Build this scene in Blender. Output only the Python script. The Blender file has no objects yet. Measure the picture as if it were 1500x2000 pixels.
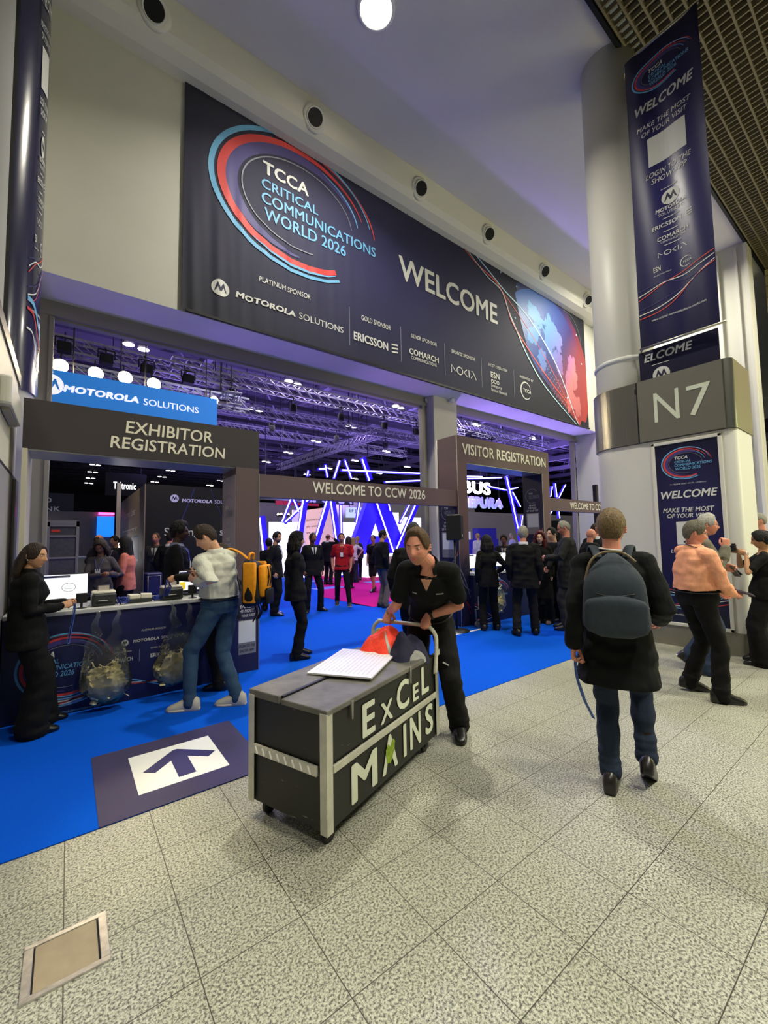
import bpy, bmesh, math, random
from mathutils import Vector, Matrix
from mathutils import noise as mnoise
from mathutils.bvhtree import BVHTree

S = bpy.context.scene
C = S.collection
V = Vector
PI = math.pi
rnd = random.Random(7)

# ------------------------------------------------------------------ camera, world, lights, exposure
CAM = V((0, 0, 1.59)); FPX = 811.26
yaw, pit, rol = math.radians(37.298), math.radians(3.737), math.radians(-1.006)
d_ = V((math.sin(yaw)*math.cos(pit), math.cos(yaw)*math.cos(pit), math.sin(pit)))
r_ = V((math.cos(yaw), -math.sin(yaw), 0)); u_ = r_.cross(d_)
R_ = r_*math.cos(rol) + u_*math.sin(rol); U_ = -r_*math.sin(rol) + u_*math.cos(rol)
cd = bpy.data.cameras.new('camera'); cam = bpy.data.objects.new('camera', cd); C.objects.link(cam)
m = Matrix((R_, U_, -d_)).transposed().to_4x4(); m.translation = CAM
cam.matrix_world = m
cd.sensor_fit = 'VERTICAL'; cd.sensor_height = 24.0; cd.sensor_width = 18.0
cd.lens = FPX/2000*24.0; cd.clip_start = .05; cd.clip_end = 300
S.camera = cam

S.view_settings.view_transform = 'Standard'; S.view_settings.look = 'None'
S.view_settings.gamma = 1; S.view_settings.use_curve_mapping = False
S.view_settings.exposure = 0.0
try:
    S.cycles.use_denoising = True; S.cycles.denoiser = 'OPENIMAGEDENOISE'
    S.cycles.max_bounces = 6; S.cycles.diffuse_bounces = 3; S.cycles.glossy_bounces = 3
    S.cycles.transparent_max_bounces = 10; S.cycles.transmission_bounces = 4
    S.cycles.sample_clamp_indirect = 6; S.cycles.caustics_reflective = False; S.cycles.caustics_refractive = False
except Exception:
    pass

w = bpy.data.worlds.new('world'); S.world = w; w.use_nodes = True
bg = w.node_tree.nodes['Background']; bg.inputs[0].default_value = (.93, 1.0, .80, 1); bg.inputs[1].default_value = .08

def area(name, loc, size, energy, col, aim=None, shape='SQUARE', sy=None, spread=180):
    l = bpy.data.lights.new(name, 'AREA'); l.energy = energy; l.color = col; l.shape = shape; l.size = size
    if sy: l.shape = 'RECTANGLE'; l.size_y = sy
    l.spread = math.radians(spread)
    o = bpy.data.objects.new(name, l); C.objects.link(o); o.location = loc
    if aim is not None:
        o.rotation_euler = (V(aim)-V(loc)).to_track_quat('-Z', 'Y').to_euler()
    return o

WARM = (1.0, .965, .80)
# the concourse: rows of ceiling lamps over and behind the camera, the one in view, shop light from the far right
area('ceiling_light', (3.6, 4.7, 9.76), .4, 230, (1, .96, .82), shape='DISK', spread=135)
for lx, ly, e in ((-2.5, -2.0, 190), (2.5, -3.2, 330), (6.0, -3.4, 480), (10.5, -2.6, 480), (14.5, -.5, 330), (13.0, 4.9, 420)):
    area('ceiling_light', (lx, ly, 9.6), 1.1, e*.82, WARM, shape='DISK', spread=132 if lx < 8 else 165)
area('shop_light', (13.5, -4.5, 3.2), 3.2, 230, (.97, 1.0, .46), aim=(7, 2.5, 2.2))
# the hall: added violet fills for roof and soffit, white work lights
def spot(name, loc, energy, col, aim, ang=100, rad=.08, blend=.6):
    l = bpy.data.lights.new(name, 'SPOT'); l.energy = energy; l.color = col; l.spot_size = math.radians(ang); l.spot_blend = blend; l.shadow_soft_size = rad
    o = bpy.data.objects.new(name, l); C.objects.link(o); o.location = loc; o.rotation_euler = (V(aim)-V(loc)).to_track_quat('-Z', 'Y').to_euler()
spot('downlight', (.55, 2.75, 9.7), 1500, (1, .84, .55), (.55, 2.78, 0), 9, .12, .7)
VIO = (.36, .26, 1.0)
for sx_, e in ((-.1, 60), (1.4, 75), (3.0, 95), (4.6, 110), (6.2, 130), (8.9, 380), (10.3, 410), (11.7, 400), (13.1, 380), (14.3, 300)): spot('soffit_fill', (sx_, 8.45, .25), e*2.1, (.34, .22, 1.0), (sx_, 7.85, 5.3), 40, .08, 1)  # violet spots added near the floor to tint the soffit, no fixture there
for sx_, sy_, e in ((3.5, 17.5, 1500), (9.0, 19, 2200), (15, 18, 2200), (22, 20, 2200), (8, 30, 2600), (20, 32, 2600), (30, 22, 2600), (14, 42, 2600), (26, 16, 1500), (38, 22, 4500), (28, 19, 2600), (48, 28, 4500), (3, 30, 900)): spot('wash_fill', (sx_, sy_, 3.4), e*1.5, VIO, (sx_+.5, sy_+1, 12), 150, .3, 1)  # unseen spots added to brighten the hall roof from below
spot('wash_fill', (7.5, 11.5, 7.2), 1500, (.30, .30, 1.0), (6.6, 8.2, 0), 90, .3)
area('hall_light', (5.5, 9.5, 8.2), 3.0, 150, (.75, .8, 1.0), aim=(5.0, 7.5, 0))
area('hall_light', (9, 17, 7.5), 5.0, 420, (.9, .85, 1.0), aim=(9, 15, 0))
area('hall_light', (2.0, 8.6, 4.6), 1.2, 40, (1, .86, .66), aim=(1.6, 8.6, 0))
area('hall_light', (21, 17, 6.5), 5.0, 300, (.85, .82, 1.0), aim=(21, 19, 0))

# ------------------------------------------------------------------ materials
def lin(c):
    f = lambda v: v/12.92 if v <= .04045 else ((v+.055)/1.055)**2.4
    return tuple(f(v/255) for v in c)

_M = {}
def mat(name, rgb, rough=.6, metal=0.0, em=0.0, emc=None, nz=None, bump=None, coat=0, attr=False, alpha=None, sheen=0, spec=None):
    """nz=(scale, amount) mottles the colour; bump=(scale, strength[, stretch]) adds small relief."""
    if name in _M: return _M[name]
    M = bpy.data.materials.new(name); M.use_nodes = True; nt = M.node_tree; N = nt.nodes; L = nt.links
    b = N['Principled BSDF']; c = lin(rgb)
    b.inputs['Base Color'].default_value = (*c, 1); b.inputs['Roughness'].default_value = rough; b.inputs['Metallic'].default_value = metal
    if spec is not None: b.inputs['Specular IOR Level'].default_value = spec
    if coat: b.inputs['Coat Weight'].default_value = coat; b.inputs['Coat Roughness'].default_value = .08
    if sheen: b.inputs['Sheen Weight'].default_value = sheen
    if em:
        b.inputs['Emission Color'].default_value = (*lin(emc or rgb), 1); b.inputs['Emission Strength'].default_value = em
    src = None
    tc = N.new('ShaderNodeTexCoord')
    if nz:
        t = N.new('ShaderNodeTexNoise'); t.inputs['Scale'].default_value = nz[0]; t.inputs['Detail'].default_value = 4
        L.new(tc.outputs['Object'], t.inputs['Vector'])
        mr = N.new('ShaderNodeMapRange'); mr.inputs[1].default_value = .3; mr.inputs[2].default_value = .7
        mr.inputs[3].default_value = 1-nz[1]; mr.inputs[4].default_value = 1+nz[1]
        L.new(t.outputs['Fac'], mr.inputs[0])
        mx = N.new('ShaderNodeMix'); mx.data_type = 'RGBA'; mx.blend_type = 'MULTIPLY'; mx.inputs[0].default_value = 1
        mx.inputs[6].default_value = (*c, 1); L.new(mr.outputs[0], mx.inputs[7]); src = mx.outputs[2]
    if attr:
        a = N.new('ShaderNodeAttribute'); a.attribute_name = 'tint'
        mx2 = N.new('ShaderNodeMix'); mx2.data_type = 'RGBA'; mx2.blend_type = 'MULTIPLY'; mx2.inputs[0].default_value = 1
        if src: L.new(src, mx2.inputs[6])
        else: mx2.inputs[6].default_value = (*c, 1)
        L.new(a.outputs['Color'], mx2.inputs[7]); src = mx2.outputs[2]
    if src: L.new(src, b.inputs['Base Color'])
    if bump:
        t = N.new('ShaderNodeTexNoise'); t.inputs['Scale'].default_value = bump[0]; t.inputs['Detail'].default_value = 3
        mp = N.new('ShaderNodeMapping'); mp.inputs['Scale'].default_value = bump[2] if len(bump) > 2 else (1, 1, 1)
        L.new(tc.outputs['Object'], mp.inputs['Vector']); L.new(mp.outputs[0], t.inputs['Vector'])
        bp = N.new('ShaderNodeBump'); bp.inputs['Strength'].default_value = bump[1]; bp.inputs['Distance'].default_value = .02
        L.new(t.outputs['Fac'], bp.inputs['Height']); L.new(bp.outputs[0], b.inputs['Normal'])
    if alpha is not None:
        b.inputs['Alpha'].default_value = alpha
    _M[name] = M
    return M

def cloth(name, rgb, rough=.85, b=.5):
    if sum(rgb) < 100: rgb = tuple(int(q*.62) for q in rgb)     # black cloth
    return mat(name, rgb, rough, bump=(9, b, (1, 1, .45)), nz=(30, .08), spec=.25)

M_wall = mat('white_paint', (216, 214, 204), .7, nz=(1.3, .03))
M_ceil = mat('ceiling_paint', (206, 203, 206), .8, nz=(.6, .03))
M_white = mat('white_plain', (232, 232, 228), .5)
M_ink = mat('white_ink', (226, 226, 222), .6)
M_inkc = mat('cream_letters', (244, 238, 220), .5)
M_cyan = mat('light_blue_ink', (112, 182, 230), .6)
M_red = mat('red_ink', (214, 62, 62), .6)
M_vio = mat('violet_ink', (66, 58, 128), .6)
M_grey = mat('grey_ink', (140, 142, 160), .6)
M_navyink = mat('navy_ink', (26, 26, 60), .6)
M_portal = mat('portal_print', (100, 80, 84), .55, nz=(.7, .10))
M_portalnavy = mat('portal_navy', (26, 26, 58), .5, nz=(.8, .12))
M_edge = mat('aluminium_edge', (190, 190, 192), .35, .8)
M_alu = mat('aluminium', (176, 172, 164), .38, .85, nz=(14, .15))
M_steel = mat('brushed_steel', (158, 156, 150), .30, .95, bump=(60, .12, (1, 1, .02)))
M_black = mat('black_plastic', (18, 18, 20), .45)
M_blackm = mat('black_matt', (12, 12, 14), .8)
M_dkmetal = mat('dark_metal', (40, 40, 46), .5, .6)
M_glow = mat('lamp_glow', (255, 240, 200), .4, em=40, emc=(255, 226, 160))
M_glowW = mat('lamp_white', (255, 255, 255), .4, em=14)
M_grey2 = mat('frame_grey', (142, 138, 132), .5, .3)

def nodes_mat(name):
    M = bpy.data.materials.new(name); M.use_nodes = True
    return M, M.node_tree.nodes, M.node_tree.links, M.node_tree.nodes['Principled BSDF']

# ------------------------------------------------------------------ mesh helpers
class MB:
    def __init__(s): s.v = []; s.f = []; s.mi = []; s.m = 0
    def add(s, vs, fs):
        o = len(s.v); s.v += [tuple(v) for v in vs]; s.f += [tuple(i+o for i in f) for f in fs]; s.mi += [s.m]*len(fs)
        return s
    def box(s, x0, x1, y0, y1, z0, z1):
        vs = [(x, y, z) for z in (z0, z1) for y in (y0, y1) for x in (x0, x1)]
        return s.add(vs, [(0, 2, 3, 1), (4, 5, 7, 6), (0, 1, 5, 4), (2, 6, 7, 3), (0, 4, 6, 2), (1, 3, 7, 5)])
    def rbox(s, x0, x1, y0, y1, z0, z1, r=.02, n=3):
        """box with rounded vertical edges and slightly eased top"""
        pts = []
        for cx, cy, a0 in ((x1-r, y1-r, 0), (x0+r, y1-r, 90), (x0+r, y0+r, 180), (x1-r, y0+r, 270)):
            for i in range(n+1):
                a = math.radians(a0+90*i/n); pts.append((cx+r*math.cos(a), cy+r*math.sin(a)))
        return s.prism(pts, z0, z1, ease=min(r*.5, (z1-z0)*.3))
    def prism(s, pts, z0, z1, ease=0):
        n = len(pts); cx = sum(p[0] for p in pts)/n; cy = sum(p[1] for p in pts)/n
        rows = []
        def ring(z, k):
            out = []
            for x, y in pts:
                l = math.hypot(x-cx, y-cy) or 1; out.append((x-(x-cx)/l*k, y-(y-cy)/l*k, z))
            return out
        rows = [ring(z0, ease), ring(z0+ease, 0), ring(z1-ease, 0), ring(z1, ease)] if ease else [ring(z0, 0), ring(z1, 0)]
        vs = [v for r in rows for v in r]; fs = []
        for k in range(len(rows)-1):
            for i in range(n):
                j = (i+1) % n; fs.append((k*n+i, k*n+j, (k+1)*n+j, (k+1)*n+i))
        fs.append(tuple(reversed(range(n)))); fs.append(tuple((len(rows)-1)*n+i for i in range(n)))
        return s.add(vs, fs)
    def extr(s, pts, fn, t):
        """polygon pts (u,v) mapped by fn(u,v,w), thickness t along w"""
        n = len(pts); vs = [fn(u, v, 0) for u, v in pts]+[fn(u, v, t) for u, v in pts]
        fs = [tuple(range(n)), tuple(reversed(range(n, 2*n)))]+[(i, i+n, (i+1) % n+n, (i+1) % n) for i in range(n)]
        return s.add(vs, fs)
    def bar(s, a, b, wx, wy=None, up=(0, 0, 1)):
        a, b = V(a), V(b); wy = wy or wx; d = (b-a).normalized(); up = V(up)
        if abs(d.dot(up)) > .98: up = V((1, 0, 0))
        x = d.cross(up).normalized(); y = x.cross(d)
        c = [(-1, -1), (1, -1), (1, 1), (-1, 1)]
        vs = [p+x*(i*wx/2)+y*(j*wy/2) for p in (a, b) for i, j in c]
        return s.add(vs, [(3, 2, 1, 0), (4, 5, 6, 7), (0, 1, 5, 4), (1, 2, 6, 5), (2, 3, 7, 6), (3, 0, 4, 7)])
    def tube(s, pts, r, n=10, closed=False, flat=None):
        pts = [V(p) for p in pts]; N = len(pts); rad = r if isinstance(r, (list, tuple)) else [r]*N
        rows = []; ref = None
        for i, p in enumerate(pts):
            t = (pts[(i+1) % N]-pts[i-1]) if closed else pts[min(i+1, N-1)]-pts[max(i-1, 0)]
            if t.length < 1e-9: t = V((0, 0, 1))
            t.normalize()
            if ref is None:
                ref = V((0, 0, 1)) if abs(t.z) < .9 else V((1, 0, 0))
            x = ref-t*ref.dot(t); x.normalize(); y = t.cross(x); ref = x
            fx = flat if flat else 1
            rows.append([p+x*(rad[i]*math.cos(2*PI*k/n)*fx)+y*(rad[i]*math.sin(2*PI*k/n)) for k in range(n)])
        vs = [v for r2 in rows for v in r2]; fs = []
        M = N if closed else N-1
        for i in range(M):
            a, b = i*n, ((i+1) % N)*n
            for k in range(n):
                j = (k+1) % n; fs.append((a+k, a+j, b+j, b+k))
        if not closed:
            fs.append(tuple(reversed(range(n)))); fs.append(tuple((N-1)*n+k for k in range(n)))
        return s.add(vs, fs)
    def lathe(s, prof, origin=(0, 0, 0), axis='Z', n=20):
        o = V(origin); vs = []; fs = []
        for r, z in prof:
            for k in range(n):
                a = 2*PI*k/n; x, y = r*math.cos(a), r*math.sin(a)
                p = (x, y, z) if axis == 'Z' else ((x, z, y) if axis == 'Y' else (z, x, y))
                vs.append(o+V(p))
        for i in range(len(prof)-1):
            for k in range(n):
                j = (k+1) % n; fs.append((i*n+k, i*n+j, (i+1)*n+j, (i+1)*n+k))
        fs.append(tuple(reversed(range(n)))); fs.append(tuple((len(prof)-1)*n+k for k in range(n)))
        return s.add(vs, fs)
    def grid(s, fn, nu, nv):
        vs = [fn(i/nu, j/nv) for j in range(nv+1) for i in range(nu+1)]
        fs = [(j*(nu+1)+i, j*(nu+1)+i+1, (j+1)*(nu+1)+i+1, (j+1)*(nu+1)+i) for j in range(nv) for i in range(nu)]
        return s.add(vs, fs)
    def loft(s, rings):
        n = len(rings[0]); vs = [v for r in rings for v in r]; fs = []
        for i in range(len(rings)-1):
            for k in range(n):
                j = (k+1) % n; fs.append((i*n+k, i*n+j, (i+1)*n+j, (i+1)*n+k))
        fs.append(tuple(reversed(range(n)))); fs.append(tuple((len(rings)-1)*n+k for k in range(n)))
        return s.add(vs, fs)
    def mesh(s, name):
        me = bpy.data.meshes.new(name); me.from_pydata([tuple(v) for v in s.v], [], s.f); me.update(); return me
    def build(s, name, mats, parent=None, smooth=False, recalc=True, bevel=0):
        me = s.mesh(name)
        mats = mats if isinstance(mats, (list, tuple)) else [mats]
        for mm in mats: me.materials.append(mm)
        if len(mats) > 1: me.polygons.foreach_set('material_index', s.mi)
        if recalc:
            b = bmesh.new(); b.from_mesh(me); bmesh.ops.recalc_face_normals(b, faces=b.faces); b.to_mesh(me); b.free()
        if smooth: me.polygons.foreach_set('use_smooth', [True]*len(me.polygons))
        o = bpy.data.objects.new(name, me); C.objects.link(o)
        if parent: o.parent = parent
        if bevel:
            bv = o.modifiers.new('bevel', 'BEVEL'); bv.width = bevel; bv.segments = 2; bv.limit_method = 'ANGLE'
        return o

def tag(o, label, cat, group=None):
    o['label'] = label; o['category'] = cat
    if group: o['group'] = group
    return o
def thing(name, label, cat, loc=(0, 0, 0), rz=0, group=None):
    o = bpy.data.objects.new(name, None); C.objects.link(o); o.location = loc; o.rotation_euler = (0, 0, rz); o.empty_display_size = .1
    return tag(o, label, cat, group)
def struct(o): o['kind'] = 'structure'; return o
def stuff(o): o['kind'] = 'stuff'; return o

# ------------------------------------------------------------------ lettering
_T = {}
def glyphs(s, bold=0.0, shear=0.0, sp=1.0):
    """letter outlines as filled faces; bold thickens every stroke by small displaced copies"""
    key = (s, bold, shear, sp)
    if key in _T: return _T[key]
    c = bpy.data.curves.new('lettering', 'FONT'); c.body = s; c.shear = shear; c.resolution_u = 3; c.space_character = sp+bold*1.2
    o = bpy.data.objects.new('lettering', c); C.objects.link(o)
    dg = bpy.context.evaluated_depsgraph_get(); me = bpy.data.meshes.new_from_object(o.evaluated_get(dg))
    v0 = [(v.co.x, v.co.y) for v in me.vertices]; f0 = [tuple(p.vertices) for p in me.polygons]
    bpy.data.objects.remove(o); bpy.data.curves.remove(c); bpy.data.meshes.remove(me)
    offs = [(0, 0)] if bold <= 0 else [(bold, 0), (-bold, 0), (0, bold*.8), (0, -bold*.8), (bold*.7, bold*.6), (-bold*.7, bold*.6), (bold*.7, -bold*.6), (-bold*.7, -bold*.6)][:8 if bold > .012 else 4]
    vs = []; fs = []
    for q, (dx, dy) in enumerate(offs):
        n = len(vs); vs += [(x+dx, y+dy, q*.00016) for x, y in v0]; fs += [tuple(q+n for q in f) for f in f0]
    x0 = min(v[0] for v in vs); x1 = max(v[0] for v in vs); y0 = min(v[1] for v in vs); y1 = max(v[1] for v in vs)
    vs = [((v[0]-x0)/(x1-x0), (v[1]-y0)/(y1-y0), v[2]) for v in vs]
    _T[key] = (vs, fs); return _T[key]
def text(mb, s, u0, u1, v0, v1, fn, bold=.008, shear=0.0, sp=1.0, lift=1):
    """fits the string into the box u0..u1, v0..v1 of the plane fn(u, v)"""
    vs, fs = glyphs(s, bold, shear, sp)
    mb.add([tuple(p+(k if i == lift else 0) for i, p in enumerate(fn(u0+x*(u1-u0), v0+y*(v1-v0)))) for x, y, k in vs], fs)
def poly(mb, pts, fn): mb.add([fn(u, v) for u, v in pts], [tuple(range(len(pts)))])
def strip(mb, pts, wid, fn):
    """flat line along pts (u,v); wid scalar or list"""
    n = len(pts); L = []; Rr = []
    for i, (u, v) in enumerate(pts):
        a = pts[max(i-1, 0)]; b = pts[min(i+1, n-1)]; du, dv = b[0]-a[0], b[1]-a[1]; l = math.hypot(du, dv) or 1
        wv = (wid[i] if isinstance(wid, (list, tuple)) else wid)/2
        L.append(fn(u-dv/l*wv, v+du/l*wv)); Rr.append(fn(u+dv/l*wv, v-du/l*wv))
    mb.add(L+Rr, [(i, i+1, n+i+1, n+i) for i in range(n-1)])
def disc(mb, cu, cv, r, fn, ru=None, n=28):
    ru = ru or r
    poly(mb, [(cu+ru*math.cos(2*PI*k/n), cv+r*math.sin(2*PI*k/n)) for k in range(n)], fn)
def spline(pts, k=8):
    out = []
    P = [pts[0]]+list(pts)+[pts[-1]]
    for i in range(1, len(P)-2):
        for j in range(k):
            t = j/k; a, b, c, d = P[i-1], P[i], P[i+1], P[i+2]
            out.append(tuple(.5*((2*b[q])+(-a[q]+c[q])*t+(2*a[q]-5*b[q]+4*c[q]-d[q])*t*t+(-a[q]+3*b[q]-3*c[q]+d[q])*t**3) for q in range(len(b))))
    out.append(tuple(pts[-1])); return out
def arc(cu, cv, a, b, t0, t1, n=60): return [(cu+a*math.cos(math.radians(t0+(t1-t0)*i/n)), cv+b*math.sin(math.radians(t0+(t1-t0)*i/n))) for i in range(n+1)]
def taper(n, w0, wm, w1, pk=.5):
    out = []
    for i in range(n+1):
        t = i/n; out.append(w0+(wm-w0)*math.sin(min(t/pk, 1)*PI/2) if t < pk else w1+(wm-w1)*math.cos((t-pk)/(1-pk)*PI/2))
    return out

class Print:
    """flat print on one face of a thing: one child mesh per ink"""
    def __init__(s, fn, fine=0): s.fn = fn; s.b = {}; s.fine = fine
    def ink(s, m): return s.b.setdefault(m.name, (MB(), m))[0]
    def f(s, k=0): return lambda u, v: (u, v, .003+.0012*k)
    def text(s, m, st, u0, u1, v0, v1, bold=.008, shear=0., k=2, sp=1.0): text(s.ink(m), st, u0, u1, v0, v1, s.f(k), bold, shear, sp, 2)
    def strip(s, m, pts, wd, k=1): strip(s.ink(m), pts, wd, s.f(k))
    def disc(s, m, cu, cv, r, k=1, ru=None): disc(s.ink(m), cu, cv, r, s.f(k), ru)
    def poly(s, m, pts, k=1): poly(s.ink(m), pts, s.f(k))
    def swirl(s, cu, cv, a, b, q=1.0):
        """the ring of sweeping coloured lines round the show's title"""
        n = 60
        s.strip(M_vio, arc(cu, cv, a*.80, b*.76, 12, 268), taper(n, .01*a, .14*a, .02*a, .55), 1)
        s.strip(M_red, arc(cu, cv, a*.90, b*.87, 20, 300), taper(n, .01*a, .085*a*q, .06*a, .55), 2)
        s.strip(M_red, arc(cu+.04*a, cv, a*1.01, b*.95, 6, 110), taper(n, .012*a, .03*a, .004*a), 2)
        s.strip(M_cyan, arc(cu, cv, a, b, 14, 300), taper(n, .01*a, .055*a, .03*a, .55), 3)
        s.strip(M_cyan, arc(cu+.01*a, cv+.02*a, a*.93, b*.95, 232, 298), taper(n, .006*a, .03*a, .008*a), 3)
        s.strip(M_cyan, arc(cu, cv, a*.80, b*.80, 12, 70), taper(n, .012*a, .018*a, .004*a), 3)
        s.strip(M_grey, arc(cu, cv, a*.69, b*.64, 6, 282), taper(n, .008*a, .014*a, .012*a), 3)
    def title(s, u, v, W, H, sh=0.25):
        """four-line title, left edge u, bottom v, width W, height H"""
        s.text(M_ink, 'TCCA', u+.01*W, u+.37*W, v+.78*H, v+H, .03, sh)
        s.text(M_cyan, 'CRITICAL', u, u+.45*W, v+.525*H, v+.69*H, .014, sh*.6)
        s.text(M_cyan, 'COMMUNICATIONS', u, u+W, v+.27*H, v+.46*H, .014, sh*.6)
        s.text(M_cyan, 'WORLD 2026', u+.02*W, u+.70*W, v, v+.21*H, .014, sh*.6)
    def wings(s, cu, cv, r, bgm=None, fgm=None, ru=None):
        ru = ru or r
        s.disc(bgm or M_ink, cu, cv, r, 1, ru)
        P = [(-.72, -.5), (-.38, .6), (-.28, .6), (0, .02), (.28, .6), (.38, .6), (.72, -.5), (.52, -.36), (.32, .10), (.10, -.40), (-.10, -.40), (-.32, .10), (-.52, -.36)]
        s.poly(fgm or M_navyink, [(cu+x*ru, cv+y*r) for x, y in P], 2)
    def bars(s, u0, u1, v0, v1):
        h = (v1-v0)
        for i in range(3):
            b = v0+h*.36*i; s.poly(M_ink, [(u0, b), (u1, b+.1*h), (u1, b+.26*h), (u0, b+.16*h)], 2)
    def wire(s, u0, u1, v0, v1):
        """five-letter word mark drawn from single strokes"""
        W = u1-u0; H = v1-v0; t = .14*H; q = lambda x, y: (u0+x*W, v0+y*H)
        s.strip(M_ink, [q(0, 0), q(0, .98), q(.15, .30)], t, 2)
        s.strip(M_ink, [(u0+W*(.33+.115*math.cos(k*PI/12)), v0+H*(.5+.46*math.sin(k*PI/12))) for k in range(25)], t, 2)
        s.strip(M_ink, [q(.62, .96), q(.50, .5), q(.62, .04)], t, 2)
        s.strip(M_ink, [q(.70, 0), q(.70, 1)], t, 2); s.strip(M_ink, [q(.78, 0), q(.83, .35)], t, 2); s.strip(M_ink, [q(.80, .95), q(.87, .95), q(1, 0)], t, 2)
    def roundel(s, cu, cv, r):
        s.strip(M_ink, arc(cu, cv, r, r, 20, 320), taper(60, .04*r, .2*r, .06*r), 2); s.text(M_ink, 'TCCA', cu-.55*r, cu+1.0*r, cv-.22*r, cv+.22*r, .03, .2)
    def finish(s, parent, name='lettering'):
        for key, (mb, mm) in s.b.items():
            if s.fine:      # let the print follow the folds of the cloth
                b = bmesh.new(); me = mb.mesh('print'); b.from_mesh(me); bpy.data.meshes.remove(me)
                for ax in (0, 1):
                    st = s.fine*(1 if ax == 0 else 3); lo = min(v.co[ax] for v in b.verts); hi = max(v.co[ax] for v in b.verts); q = math.ceil(lo/st)*st
                    while q < hi:
                        co = [0, 0, 0]; co[ax] = q; no = [0, 0, 0]; no[ax] = 1
                        bmesh.ops.bisect_plane(b, geom=b.verts[:]+b.edges[:]+b.faces[:], plane_co=co, plane_no=no); q += st
                b.verts.index_update(); mb.v = [tuple(v.co) for v in b.verts]; mb.f = [tuple(v.index for v in f.verts) for f in b.faces]; b.free()
            mb.v = [tuple(s.fn(*v)) for v in mb.v]
            o = mb.build(name, mm, parent, recalc=False)
            if mm not in (M_ink, M_inkc): o.name = 'printed_graphic'
# ------------------------------------------------------------------ floor
def floor_material():
    M, N, L, b = nodes_mat('granite_tiles'); tc = N.new('ShaderNodeTexCoord')
    def noise(sc, det=2, rough=.5):
        t = N.new('ShaderNodeTexNoise'); t.inputs['Scale'].default_value = sc; t.inputs['Detail'].default_value = det; t.inputs['Roughness'].default_value = rough
        L.new(tc.outputs['Object'], t.inputs['Vector']); return t.outputs['Fac']
    def ramp(src, stops):
        r = N.new('ShaderNodeValToRGB'); e = r.color_ramp.elements
        while len(e) < len(stops): e.new(.5)
        for i, (p, c) in enumerate(stops): e[i].position = p; e[i].color = (*lin(c), 1)
        L.new(src, r.inputs[0]); return r.outputs[0]
    base = ramp(noise(98, 3, .66), [(.35, (84, 84, 80)), (.44, (132, 132, 120)), (.50, (184, 184, 168)), (.66, (216, 216, 200))])
    fleck = ramp(noise(150, 2, .6), [(.34, (62, 62, 60)), (.43, (255, 255, 255))])
    mx = N.new('ShaderNodeMix'); mx.data_type = 'RGBA'; mx.blend_type = 'MULTIPLY'; mx.inputs[0].default_value = .7
    L.new(base, mx.inputs[6]); L.new(fleck, mx.inputs[7])
    wear = ramp(noise(.9, 3), [(.30, (226, 226, 220)), (.70, (255, 255, 255))])
    m2 = N.new('ShaderNodeMix'); m2.data_type = 'RGBA'; m2.blend_type = 'MULTIPLY'; m2.inputs[0].default_value = 1
    L.new(mx.outputs[2], m2.inputs[6]); L.new(wear, m2.inputs[7])
    # joints: one line every 0.40 m both ways
    sx = N.new('ShaderNodeSeparateXYZ'); L.new(tc.outputs['Object'], sx.inputs[0])
    outs = []
    for ax, off in (('X', .028), ('Y', .118)):
        a = N.new('ShaderNodeMath'); a.operation = 'SUBTRACT'; L.new(sx.outputs[ax], a.inputs[0]); a.inputs[1].default_value = off
        d = N.new('ShaderNodeMath'); d.operation = 'PINGPONG'; L.new(a.outputs[0], d.inputs[0]); d.inputs[1].default_value = .2
        c = N.new('ShaderNodeMath'); c.operation = 'LESS_THAN'; L.new(d.outputs[0], c.inputs[0]); c.inputs[1].default_value = .0019
        outs.append(c.outputs[0])
    mxx = N.new('ShaderNodeMath'); mxx.operation = 'MAXIMUM'; L.new(outs[0], mxx.inputs[0]); L.new(outs[1], mxx.inputs[1])
    m3 = N.new('ShaderNodeMix'); m3.data_type = 'RGBA'; L.new(mxx.outputs[0], m3.inputs[0]); L.new(m2.outputs[2], m3.inputs[6]); m3.inputs[7].default_value = (*lin((62, 58, 48)), 1)
    L.new(m3.outputs[2], b.inputs['Base Color']); b.inputs['Roughness'].default_value = .38
    return M
fl = struct(MB().box(-14, 32, -12, 7.4, -.2, 0).build('floor', floor_material()))
M_hallfloor = mat('hall_concrete', (70, 66, 76), .6, nz=(2, .1))
struct(MB().box(-30, 90, 7.4, 90, -.2, 0).build('floor', M_hallfloor))
M_carpet = mat('blue_carpet', (0, 80, 200), .95, nz=(260, .12), spec=.1)
M_pinkc = mat('pink_carpet', (206, 14, 120), .95, nz=(260, .1), spec=.1)
struct(MB().box(-8, 24, 2.92, 9.0, 0, .005).build('floor_carpet', M_carpet))
ck = struct(MB().extr([(-8, 9.0), (5.6, 9.0), (5.75, 8.0), (12.3, 11.2), (12.3, 9.0), (24, 9), (24, 20), (15, 20), (15, 17.5), (6.0, 17.0), (5.6, 20), (-8, 20)], lambda u, v, w: (u, v, w), .005).build('floor_carpet', M_carpet))
struct(MB().extr([(5.75, 8.0), (12.3, 11.2), (15, 17.4), (9, 17.4), (5.7, 10.5)], lambda u, v, w: (u, v, .005+w), .006).build('floor_carpet_pink', M_pinkc))
M_mat2 = mat('pale_blue_graphic', (120, 130, 215), .7)
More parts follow.
